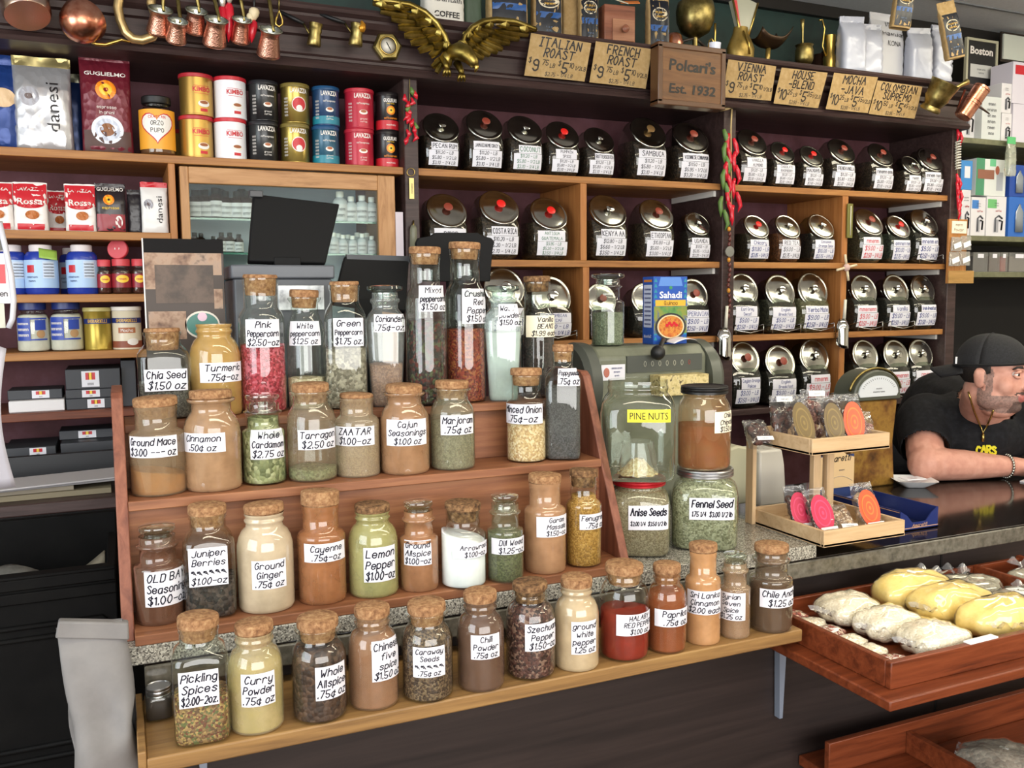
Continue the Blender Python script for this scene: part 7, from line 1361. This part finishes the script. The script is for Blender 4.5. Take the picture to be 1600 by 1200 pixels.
for i, (lab, x, y, wx, wy) in enumerate((('clear bag of pale seeds at the tray back behind the yellow bags', 1.845, 1.485, .16, .12), ('clear bag with a white label right of the yellow bags', 1.852, 1.36, .17, .115), ('small clear bag in the partitioned right end of the tray', 2.05, 1.45, .15, .12))):
    tt = pillow('clear_bag', lab, 0, 0, wx, wy, .05, .04*i, GB, CLP, 40+i, 'clear bags at the tray back', (.5, .8, .05) if i != 1 else (.8, .4, .04), None, .8268, (x, y))
    if i == 1: mb = MB(); mb.box(-.02, .03, -.03, .02, .048, .0495, WHITE, Mx.Rotation(.1, 4, 'Y')); mb.build('label', tt)
# lower tray at the bottom right corner
q = PZ(1470, 1172, .5); t = thing('lower_tray', 'red stained wooden tray low on the counter front, bottom right', 'tray', (q.x+.2, 1.3, .44)); B_ = (q.x+.2, 1.3, .44)
rel(MB().box(q.x-.24, 2.4, 1.02, 1.622, .42, .445, REDW).build('base_board', t, .003), B_)
for x0, x1, y0, y1, z in ((q.x, q.x+.016, 1.05, q.y+.1, .5), (q.x-.24, 2.4, q.y+.1, q.y+.116, .52), (2.38, 2.4, 1.05, q.y+.1, .5), (q.x+.016, 2.38, 1.05, 1.066, .5)): rel(MB().box(x0, x1, y0, y1, .445, z, REDW).build('side', t, .002), B_)
pillow('nut_bag', 'clear bag of pinkish grey nuts in the low corner tray', 1568, 1190, .2, .17, .08, -.2, G('8a7a74 a8968e 9a8278 c0b0a8', .008), CLP, 50, None, (-.6, .6, .03), 1, z=.446)
# ================================================================ right hand shelving
YR = 3.0; OL = mottled('olive_shelf', ['5a5a44', '6c6c52', '78785e'], 20, .5, 0, .03); RZ1, RZ2, RZ3 = PY(1560, 219, YR).z, PY(1560, 369, YR).z, PY(1560, 425, YR).z
RX0, RX1 = P3[1]+.012, 5.4
t = thing('olive_shelving', 'olive green wall shelves of boxed goods at the right', 'shelving', (RX0, YR, RZ3)); B_ = (RX0, YR, RZ3)
for z in (RZ1, RZ2, RZ3): rel(MB().box(RX0, RX1, YR, YBW-.012, z-.025, z, OL).build('shelf', t, .002), B_)
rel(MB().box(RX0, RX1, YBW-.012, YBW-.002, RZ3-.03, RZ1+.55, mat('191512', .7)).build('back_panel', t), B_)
rel(MB().box(RX0, RX1, YBW-.012, YBW-.002, .2, RZ3-.03, mat('0f0c0b', .8)).build('lower_dark_sheet', t), B_)  # near-black sheet paints the unlit doorway shade that room light would wash out
def rbox(lab, x0, x1, yt, yb, Z, col, art=None, grp=None, Y=YR+.02, d=.12, name='boxed_coffee_press'):
    p0, p1 = PY(x0, yb, Y), PY(x1, yb, Y); h = PY((x0+x1)/2, yt, Y).z-PY((x0+x1)/2, yb, Y).z; w = p1.x-p0.x-.002
    tt = thing(name, lab, 'box', (p0.x+w/2, Y+d/2, Z), 0, grp); MB().box(-w/2, w/2, -d/2, d/2, 0, h-.001, mat(col, .45) if isinstance(col, str) else col).build('carton', tt, .001)
    if art: mb = MB(); art(mb, lambda u, v, o=0: (u*w, -d/2-.0006-o, (.5+v)*h), w, h); mb.build('print', tt, 0, 0)
    return h
def pat(mb, f, u0, u1, v0, v1, m, o=0): mb.add([f(u0, v0, o), f(u1, v0, o), f(u1, v1, o), f(u0, v1, o)], [(0, 1, 2, 3)], m, None, False)
def pressart(top=None, word='mocha'):
    def fn(mb, f, w, h):
        if top: pat(mb, f, -.45, .0, .2, .42, top, .0002)
        mb.tube([f(-.05, -.38, .001), f(-.05, -.05, .001), f(.12, .02, .001), f(.3, -.05, .001)], .004, GREYINK, 6); pat(mb, f, -.12, .12, -.4, -.08, mat('9a9aa0', .3), .0004); mb.tube([f(.14, -.1, .002), f(.3, -.12, .002), f(.26, -.34, .002)], .004, BLACK, 6)
        write(mb, GREYINK, ['mnenm', 'en mne'], w*.6, h*.12, lambda u, v: f((u)/w, .3+v/h, .001), .13, 0, 0); write(mb, REDINK, ['coffee'], w*.5, h*.08, lambda u, v: f(u/w+.1, .14+v/h, .001), .15, 0, 0)
    return fn
WB_ = 'd4d2d6'; BG1, BG2 = 'white boxes on the upper olive shelf', 'boxes on the middle olive shelf'
h = rbox('white press box at the left end of the upper olive shelf', 1500, 1524, 126, 214, RZ1, WB_, pressart(), BG1, YR+.06)
rbox('tall white box with grey text on the upper olive shelf', 1533, 1563, 147, 216, RZ1, 'c8cccc', lambda mb, f, w, h: write(mb, GREYINK, ['enmn', 'mnenm', 'en mn', 'mnem', 'nmen', 'mne'], w*.8, h*.8, lambda u, v: f(u/w, v/h, .001), .12, 0, 0), BG1)
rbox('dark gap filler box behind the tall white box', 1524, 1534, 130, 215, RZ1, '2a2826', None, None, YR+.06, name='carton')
hl = rbox('small white press box, lower of the pair', 1564, 1580, 172, 217, RZ1, WB_, pressart(), BG1); rbox('small white press box, upper of the pair', 1564, 1580, 124, 171, RZ1+hl, WB_, pressart(), BG1)
hl = rbox('large white machine box, lower one at the right edge', 1581, 1650, 158, 219, RZ1, 'cfcad6', pressart(None), BG1); rbox('large white machine box, upper one at the right edge', 1581, 1650, 92, 157, RZ1+hl, 'cfcad6', pressart(RED), BG1)
rbox('grey topped white box behind the copper mill', 1526, 1566, 123, 214, RZ1, 'b8bcb4', None, None, YR+.16, name='carton')
hb = rbox('white press box under the blue one on the middle shelf', 1501, 1515, 292, 364, RZ2, WB_, pressart(), BG2); rbox('bright blue box beside the hanging chili string', 1501, 1519, 245, 291, RZ2+hb, '3f86c8', lambda mb, f, w, h: pat(mb, f, -.2, .3, -.1, .3, PAPER), BG2)
rbox('white press box with a blue corner on the middle olive shelf', 1516, 1539, 303, 364, RZ2, WB_, pressart(mat('3f7ac0', .4)), BG2)
hb = rbox('white press box with a green square on the middle olive shelf', 1540, 1571, 302, 365, RZ2, WB_, pressart(mat('6ab070', .4)), BG2)
def gart(mb, f, w, h): pat(mb, f, -.5, -.22, -.5, .5, mat('4a8a68', .4)); pat(mb, f, -.05, .15, .3, .5, mat('6ab88a', .4)); pat(mb, f, -.45, .1, -.05, .2, mat('8a5a48', .5), .0006); pat(mb, f, .18, .4, -.35, .15, mat('a8acb4', .3), .0006); disc(mb, lambda u, v: f(u, v, .001), .2, .2, .07, .12, mat('a05a44', .5))
rbox('green and white box with a face photo on the middle shelf', 1524, 1571, 243, 301, RZ2+hb, 'd0d4d2', gart, BG2)
def bart(mb, f, w, h): mb.lathe([(w*.2, 0), (w*.2, h*.5), (w*.08, h*.62), (w*.03, h*.7)], mat('aab4c0', .25, .6), 16, Mx.Translation(f(.0, -.38, .004)), sx=1, sy=.15)
hb = rbox('blue flask box, lower one at the right frame edge', 1575, 1606, 303, 366, RZ2, '2f66b8', bart, BG2); rbox('blue flask box, upper one at the right frame edge', 1577, 1606, 252, 302, RZ2+hb, '24489a', bart, BG2)
q = PY(1578, 275, YR-.03); tt = thing('plastic_pouch', 'crinkled clear plastic pouch with a green header hanging from the shelf', 'pouch', q); h = PY(1578, 218, YR-.03).z-q.z; mb = MB(); bagmesh(mb, .052, .03, h, glass('d8dcc8', .35, 'f4f4f0', 2.0, .1), 61); mb.build('bag_film', tt, 0, 0); MB().box(-.026, .026, -.003, .003, h-.02, h+.012, mat('58b070', .5)).build('header', tt); mb = MB(); mb.tube([(0, 0, h+.01), (0, .03, h+.02)], .002, STEEL, 6); mb.build('hook', tt, 0, 0)
# framed poster
a, b = PY(1509, 124, YBW-.1), PY(1560, 66, YBW-.1); w, h = b.x-a.x, b.z-a.z
q0 = PY(1509, 128, 3.16); q1 = PY(1558, 128, 3.16); w = q1.x-q0.x; hh = PY(1530, 60, 3.16).z-q0.z
tt = thing('framed_poster', 'pale framed dark poster lettered Boston leaning above the boxes', 'poster', ((q0.x+q1.x)/2, 3.17, q0.z-.02)); FRM = mat('b8b49a', .4); hh += .02
MB().box(-w/2+.012, w/2-.012, -.004, .004, .012, hh-.012, mat('1c1b1c', .4)).build('print', tt)
for c in ((-w/2, w/2, 0, .012), (-w/2, w/2, hh-.012, hh), (-w/2, -w/2+.012, .012, hh-.012), (w/2-.012, w/2, .012, hh-.012)): MB().box(c[0], c[1], -.010, .006, c[2], c[3], FRM).build('frame', tt, .001)
mb = MB(); printed(mb, FOAM, 'Boston', w*.72, hh*.16, lambda u, v: (u, -.0046, hh*.76+v), 0, 0, .03); mb.box(-w*.34, w*.34, -.0046, -.004, hh*.22, hh*.48, mat('c4c4c0', .5)); write(mb, GREYINK, ['mnem enm', 'nemne'], w*.5, hh*.14, lambda u, v: (u, -.0052, hh*.35+v), .12, 0, 0); mb.build('lettering', tt, 0, 0)
q = PY(1585, 92, 3.2); tt = thing('framed_poster', 'second framed picture behind the big white boxes at the right', 'poster', (q.x+.03, 3.22, q.z)); MB().box(-.09, .09, -.004, .004, 0, .12, mat('d0d4c8', .5)).build('print', tt); MB().box(-.10, .10, .004, .012, -.012, .132, mat('2a2018', .5)).build('frame', tt)
# cork strip with hanging packets, clear boxes on the lowest olive shelf
a, b = PY(1480, 443, YB-.03), PY(1512, 343, YB-.03); tt = thing('packet_board', 'honey coloured wooden strip holding small clear packets of white labels', 'board', ((a.x+b.x)/2, YB-.025, a.z)); w = b.x-a.x; h = b.z-a.z
MB().box(-w/2, w/2, -.006, .006, 0, h, wood('honey_wood', ['8a5a28', 'a8703a', 'b8824a'], (40, 40, 4), .5)).build('strip', tt, .002); mb = MB(); mb.box(-w/2, w*.9, -.012, -.006, 0, h*.2, wood('honey_block', ['8a6a38', 'a88048', 'b88e58'], (5, 50, 50), .5)); mb.build('block', tt, .002)
mb = MB(); mb.box(-w*.38, w*.42, -.009, -.006, h*.78, h*.97, CREAM); write(mb, mat('7a5a3a', .5), ['menm', 'Powder'], w*.7, h*.16, lambda u, v: (u, -.0096, h*.875+v), .12, 0, 0); mb.build('card', tt)
for i, (x, z) in enumerate(((-.22, .50), (.3, .52), (-.3, .27), (.28, .28))):
    mb = MB(); ff = bagmesh(mb, w*.55, .012, h*.22, glass('d8d4cc', .25, 'f4f4f0', 1.8, .1), 70+i); mb.v = [(p[0]+x*w, p[1]-.018, p[2]+z*h) for p in mb.v]; mb.box(x*w-w*.2, x*w+w*.2, -.0268, -.0262, z*h+h*.05, z*h+h*.13, WHITE, Mx.Translation((x*w, 0, z*h+h*.09)) @ Mx.Rotation(-.3, 4, 'Y') @ Mx.Translation((-x*w, 0, -z*h-h*.09))); mb.build('packet', tt, 0, 0)
for i, (lab, x0, x1, c) in enumerate((('clear plastic box with dark filling on the lowest olive shelf', 1520, 1543, '3a3638'), ('clear plastic box with brown filling on the lowest olive shelf', 1545, 1562, '4a3a34'), ('clear plastic box with a red card on the lowest olive shelf', 1563, 1574, '8a4a44'), ('clear plastic box at the right frame edge, lowest olive shelf', 1576, 1608, '6a625c'))):
    Y = YR+.02; p0, p1 = PY(x0, 420, Y), PY(x1, 420, Y); w = p1.x-p0.x; h = PY(x0, 389, Y).z-PY(x0, 420, Y).z; tt = thing('clear_box', lab, 'box', (p0.x+w/2, Y+.05, RZ3), 0, 'clear boxes on the lowest olive shelf'); MB().box(-w/2, w/2, -.05, .05, .0, h, glass('d8d8d8', .12, 'f4f4f0', 1.8)).build('case', tt, 0); MB().box(-w*.42, w*.42, -.042, .045, .004, h*.8, mat(c, .6)).build('filling', tt); MB().box(-w*.2, w*.2, -.0512, -.0505, h*.72, h*.92, PAPER).build('label', tt)
# ================================================================ the shopkeeper leaning on the counter
from mathutils.bvhtree import BVHTree
HC = PY(1553, 583, 1.99); mid = V((2.68, 2.135, 1.12)); FT = V((-.49, -.87, 0)).normalized(); LT = V((.87, -.49, 0)); RS = mid-LT*.19; LS = mid+LT*.19
fh = V((.30, -.954, -.05)).normalized(); rh = V((-fh.y, fh.x, 0)).normalized()*-1; rh = fh.cross(V((0, 0, 1))).normalized()*1.0
uh = rh.cross(fh).normalized()
HM = Mx.Translation(HC) @ Mx((rh, fh, uh)).transposed().to_4x4()      # local x: his right, y: forward, z: up
RE, RW = V((2.375, 2.085, ZG+.0605)), V((2.665, 2.005, ZG+.041)); LE, LW = V((2.96, 1.99, ZG+.058)), V((2.735, 1.93, ZG+.041))
def cap_(mb, pts, rad, m, seg=14): 
    n = 6; P_, R_ = [], []
    for (a, b), (ra, rb) in zip(zip(pts, pts[1:]), zip(rad, rad[1:])):
        for i in range(n): P_.append(V(a)+(V(b)-V(a))*(i/n)); R_.append(ra+(rb-ra)*(i/n))
    P_.append(V(pts[-1])); R_.append(rad[-1]); mb.tube(P_, R_, m, seg)
    for p, r in zip(pts, rad): mb.ell(p, (r, r, r), m, 14, 10)
def fuse(mb, vox, smooth, name, sm=.5):
    o = mb.build('tmp', None, 0, 0); r = o.modifiers.new('r', 'REMESH'); r.mode = 'VOXEL'; r.voxel_size = vox
    s_ = o.modifiers.new('s', 'SMOOTH'); s_.factor = sm; s_.iterations = smooth
    me = bpy.data.meshes.new_from_object(o.evaluated_get(bpy.context.evaluated_depsgraph_get())); bpy.data.objects.remove(o)
    me.name = name; me.materials.clear(); return me
def addme(name, me, parent, mats, off):
    for m in mats: me.materials.append(m)
    me.transform(Mx.Translation(-off)); me.polygons.foreach_set('use_smooth', [True]*len(me.polygons)); o = bpy.data.objects.new(name, me); sc.collection.objects.link(o); o.parent = parent; return o
OFF = V((2.72, 2.30, 0)); man = thing('person', 'man in a black T-shirt and backwards black cap leaning on the granite counter', 'person', OFF)
SKIN = mottled('skin', ['b98272', 'c48e7c', 'cd9a88'], 30, .5, 0, .03, 4, .4); S_ = BLACK
mb = MB(); h = lambda *p: HM @ V(p)
def he(c, r): mb.ell((0, 0, 0), r, S_, 18, 12, HM @ Mx.Translation(c))
he((0, -.014, .035), (.077, .098, .085)); he((0, .018, -.03), (.068, .076, .088)); he((0, .036, -.078), (.057, .052, .042)); he((0, .068, -.100), (.027, .022, .020))
for s in (-1, 1): he((s*.042, .050, -.032), (.028, .030, .032)); he((s*.055, .012, -.075), (.02, .04, .035)); he((s*.080, -.010, -.012), (.011, .020, .033)); he((s*.086, -.018, .0), (.007, .012, .018)); he((s*.011, .103, -.040), (.010, .009, .008))
cap_(mb, [h(0, .088, .006), h(0, .112, -.034)], [.009, .0135], S_); he((0, .080, .024), (.052, .016, .012)); he((0, .092, -.064), (.024, .010, .006)); he((0, .090, -.074), (.020, .011, .0075)); he((0, .024, -.112), (.052, .05, .03))
cap_(mb, [h(0, -.022, -.06), mid+V((0, 0, .02))+FT*.02], [.066, .082], S_)
mb.ell(mid-FT*.02+V((0, 0, -.06)), (.17, .13, .09), S_, 18, 12); cap_(mb, [mid-FT*.06+V((0, 0, .0)), V((2.79, 2.46, .92))], [.11, .13], S_)
cap_(mb, [RS, RE, RW], [.062, .058, .033], S_); cap_(mb, [RE+(RW-RE)*.12, RE+(RW-RE)*.45, RW], [.055, .050, .033], S_); cap_(mb, [LS, LE, LW], [.062, .055, .033], S_)
def hand(w, d, up, side):
    d = V(d).normalized(); s = d.cross(V((0, 0, 1))).normalized()*side; z = V((0, 0, 1))
    cap_(mb, [w, w+d*.05-z*.008], [.032, .03], S_)
    for k in range(4): mb.ell(w+d*.06+s*(k-1.5)*.017-z*.010, (.022, .022, .017), S_, 12, 8)
    for k, L in enumerate((.066, .076, .072, .056)):
        b = w+d*.082+s*(k-1.5)*.0185-z*.010; e1 = b+d*L*.45+s*(k-1.5)*.003+z*.004; e2 = e1+d*L*.35-z*.008; e3 = e2+d*L*.22-z*.010
        cap_(mb, [b, e1, e2, e3], [.0105, .0095, .0085, .007], S_, 10)
    b = w+d*.025-s*.032-z*.006; cap_(mb, [b, b+d*.032-s*.016, b+d*.062-s*.014-z*.004], [.013, .0105, .008], S_, 10)
hand(RW+V((.012, -.003, 0)), (.95, -.30, 0), 0, -1); hand(LW+V((-.01, -.005, .0)), (-.75, -.55, 0), 0, 1)
PEL = V((2.80, 2.46, .90))
for s in (-1, 1): hp_ = PEL+LT*s*.10; cap_(mb, [hp_, hp_+V((0, .02, -.40)), hp_+V((-.0, .05, -.82))], [.10, .068, .045], S_); cap_(mb, [hp_+V((0, .05, -.84)), hp_+V((0, .05, -.85))+FT*.13], [.042, .036], S_)
me = fuse(mb, .0052, 4, 'body')
HI = HM.inverted(); LIPS = mat('a8605a', .4); STUB = mottled('stubble', ['6e5650', '8a6c62', 'a07c70'], 160, .6, 0, .1); GOAT = mottled('goatee', ['4a3a36', '6a524a'], 200, .6, 0, .1)
idx = []
for p in me.polygons:
    q = HI @ p.center; k = 0
    if abs(q.x) < .09 and -.02 < q.y < .14 and -.135 < q.z < .02:
        if q.y > .088 and -.081 < q.z < -.058 and abs(q.x) < .0235: k = 1
        elif q.y > .055 and abs(q.x) < .032 and (-.118 < q.z < -.080 or -.058 < q.z < -.050): k = 3
        elif q.z < -.062+.5*max(0, .02-q.y) and q.z > -.118: k = 2
        elif abs(q.x) > .06 and .004 < q.y < .024 and q.z < .02: k = 2
    idx.append(k)
for m in (SKIN, LIPS, STUB, GOAT): me.materials.append(m)
me.polygons.foreach_set('material_index', idx)
body = addme('body', me, man, [], OFF)
for s in (-1, 1):
    mb = MB(); c = (s*.031, .0745, .006); mb.ell((0, 0, 0), (.0115, .0115, .0095), mat('dcd8d4', .2), 16, 10, HM @ Mx.Translation(c)); e = mb.build('eye', man, 0, 0); e.location = -OFF
    mb = MB(); mb.ell((0, 0, 0), (.0058, .003, .0058), mat('2a1c16', .15), 12, 8, HM @ Mx.Translation((s*.0315, .0845, .005))); o = mb.build('iris', e, 0, 0)
    mb = MB(); mb.tube([h(s*.016, .090, .023), h(s*.03, .0915, .029), h(s*.046, .082, .028), h(s*.054, .073, .022)], [.003, .0045, .004, .002], mat('1f1613', .7), 8); o = mb.build('eyebrow', man, 0, 0); o.location = -OFF
    for q in ([(.018, .0815, .010), (.025, .086, .0145), (.032, .0875, .0155), (.040, .083, .0135), (.046, .075, .008)], [(.018, .0815, .002), (.025, .085, -.0025), (.032, .086, -.0035), (.040, .082, -.002), (.046, .075, .004)]):
        mb = MB(); mb.tube([h(s*a, b, c) for a, b, c in q], [.002, .0042, .0046, .0042, .002], SKIN, 8); o = mb.build('eyelid', man, 0, 0); o.location = -OFF
# hair below the cap
HAIR = mottled('hair', ['0f0c0b', '1c1614', '2a211d'], 300, .7, 0, .4)
mb = MB()
def hr(u, v):
    a = PI*(1.0+1.0*u); z = .045-.115*v*(1 if .2 < u < .8 else .9); k = math.sqrt(max(.05, 1-((z-.035)/.095)**2)); return h(.0805*math.cos(a)*k, -.012+.101*math.sin(a)*k+(.03 if v < .4 and (u < .06 or u > .94) else 0), z)
mb.grid(hr, 30, 8, HAIR); o = mb.build('hair', man, 0, 0, .004); o.location = -OFF
# cap worn backwards
CAPM = mottled('cap_cloth', ['141416', '1c1c1f', '242428'], 200, .85, 0, .2)
mb = MB()
def dome(u, v):
    a, b = 2*PI*u, PI/2*v; r = math.cos(b)**.85; zz = .024+.100*math.sin(b)+.012*math.sin(a)*r*(1-v); return h(.086*r*math.cos(a), -.014+.107*r*math.sin(a), zz)
mb.grid(dome, 40, 14, CAPM); o = mb.build('cap_crown', man, 0, 0, .004); o.location = -OFF
mb = MB(); mb.grid(lambda u, v: h((u-.5)*2*.078*(1-.30*v*v), -.085*(1-.25*(2*u-1)**2)-.03*(0)-.115*v*(1-.35*(2*u-1)**2), .026-.030*v-.028*(2*u-1)**2*(1-.2*v)), 20, 10, CAPM); o = mb.build('cap_bill', man, 0, 0, .005); o.location = -OFF
mb = MB(); mb.tube([h(.086*math.cos(a), -.014+.107*math.sin(a), .030+.012*math.sin(a)) for a in [2*PI*i/40 for i in range(40)]], .0035, mat('0c0c0d', .7), 6, closed=True); o = mb.build('cap_band', man, 0, 0); o.location = -OFF
mb = MB(); a_ = h(.0, -.014, .124); mb.ell(a_, (.007, .007, .005), CAPM, 10, 6); o = mb.build('cap_button', man, 0, 0); o.location = -OFF
mb = MB(); q = h(.066, -.092, .036); mb.box(-.006, .006, -.002, .002, -.011, .011, WHITE, Mx.Translation(q) @ Mx.Rotation(.5, 4, 'Z')); o = mb.build('cap_tag', man); o.location = -OFF
# T-shirt
mb = MB(); TEE = mottled('black_cotton', ['111113', '18181b', '202024'], 60, .85, 0, .12, 5, .2)
mb.ell(mid-FT*.03+V((0, 0, -.05)), (.205, .165, .112), S_, 20, 14); cap_(mb, [mid-FT*.05+V((0, 0, -.0)), mid-FT*.12+V((.05, .14, -.0)), V((2.80, 2.475, .88))], [.125, .15, .175], S_)
cap_(mb, [mid+FT*.04+V((0, 0, -.04)), mid-FT*.06+V((0, 0, -.05))], [.105, .11], S_)
rm = RS+(RE-RS)*.62; lm = LS+(LE-LS)*.55
cap_(mb, [RS-LT*.0+V((.03, .01, .0)), RS+V((0, 0, -.01)), rm], [.095, .090, .080], S_); cap_(mb, [LS+V((-.03, -.01, 0)), LS, lm], [.095, .088, .078], S_)
cap_(mb, [mid-LT*.13, mid+V((0, 0, .03))-FT*.03, mid+LT*.13], [.085, .088, .085], S_)
me = fuse(mb, .009, 6, 'tee')
bm = bmesh.new(); bm.from_mesh(me)
NB = h(0, -.03, -.12); nd = (mid-h(0, -.022, -.06)).normalized()
kill = []
for f in bm.faces:
    c = f.calc_center_median()
    for s0, e0_ in ((RS, RE), (LS, LE)):
        d = (e0_-s0).normalized(); t_ = (c-s0).dot(d)/((e0_-s0).length)
        rad = (c-s0-d*(c-s0).dot(d)).length
        if t_ > (.66 if s0 is RS else .6) and rad < .12: kill.append(f); break
    else:
        ax = mid+FT*.035+V((0, 0, .05)); q = c-ax
        if q.z > -.03 and (q-V((0, 0, q.z))).length < .088: kill.append(f)
bmesh.ops.delete(bm, geom=kill, context='FACES'); bm.to_mesh(me); bm.free()
bvh = BVHTree.FromPolygons([v.co.copy() for v in me.vertices], [tuple(p.vertices) for p in me.polygons])
bvb = BVHTree.FromPolygons([v.co+OFF for v in body.data.vertices], [tuple(p.vertices) for p in body.data.polygons])
tee = addme('t_shirt', me, man, [TEE], OFF); so = tee.modifiers.new('s', 'SOLIDIFY'); so.thickness = .004
def drape(x, y, off, which=3):
    d = px(x, y).normalized(); o_ = V((0, 0, CAMZ)); best = None
    for b in ((bvh, bvb) if which == 3 else (bvh,)):
        hit = b.ray_cast(o_, d)
        if hit[0] is not None and (best is None or hit[3] < best): best = hit[3]
    return o_+d*((best or 2.9)-off)
mb = MB(); YT = mat('d4cc2a', .6); qc = (1541, 705); L_ = 'CARS'
for i, ch in enumerate(L_):
    write(mb, YT, [ch], 10, 14, lambda u, v: drape(qc[0]-12+i*8+u, qc[1]-v+(-3+1.1*abs(i-1.5)**1.4), .004, 1), .3, 0, 0, 1, .8)
o = mb.build('shirt_lettering', man, 0, 0); o.location = -OFF
GOLDM = mat('b09a5a', .25, 1)
ch = [(1513, 612), (1516, 622), (1519, 633), (1523, 645), (1528, 657), (1533, 668), (1536, 676), (1541, 668), (1545, 659), (1549, 650), (1552, 641)]
mb = MB(); mb.tube([drape(x, y, .006) for x, y in ch], .0028, GOLDM, 8); o = mb.build('necklace', man, 0, 0); o.location = -OFF
mb = MB(); mb.tube([drape(x, y, .007) for x, y in ((1536, 676), (1536, 682), (1536, 690))], [.003, .005, .004], GOLDM, 8); o = mb.build('pendant', man, 0, 0); o.location = -OFF
# bracelet
d = (RW-RE).normalized(); c = RE+(RW-RE)*.95; a1 = d.cross(V((0, 0, 1))).normalized(); a2 = a1.cross(d)
mb = MB()
for i in range(26):
    a = 2*PI*i/26; p = c+(a1*math.cos(a)+a2*math.sin(a))*.0375; mb.ell(p, (.0055, .0045, .0055), mat('a8a8a0', .25, 1), 8, 6)
mb.tube([c+(a1*math.cos(2*PI*i/30)+a2*math.sin(2*PI*i/30))*.037 for i in range(30)], .003, mat('a8a8a0', .25, 1), 6, closed=True)
o = mb.build('bracelet', man, 0, 0); o.location = -OFF
mb = MB()
for s in (-1, 1): hp_ = PEL+LT*s*.10; cap_(mb, [hp_+V((0, 0, .02)), hp_+V((0, .02, -.40)), hp_+V((0, .05, -.80))], [.118, .088, .066], S_)
mb.ell(PEL, (.2, .17, .12), S_, 18, 12); me = fuse(mb, .014, 4, 'trousers'); addme('trousers', me, man, [mat('20242e', .8)], OFF)
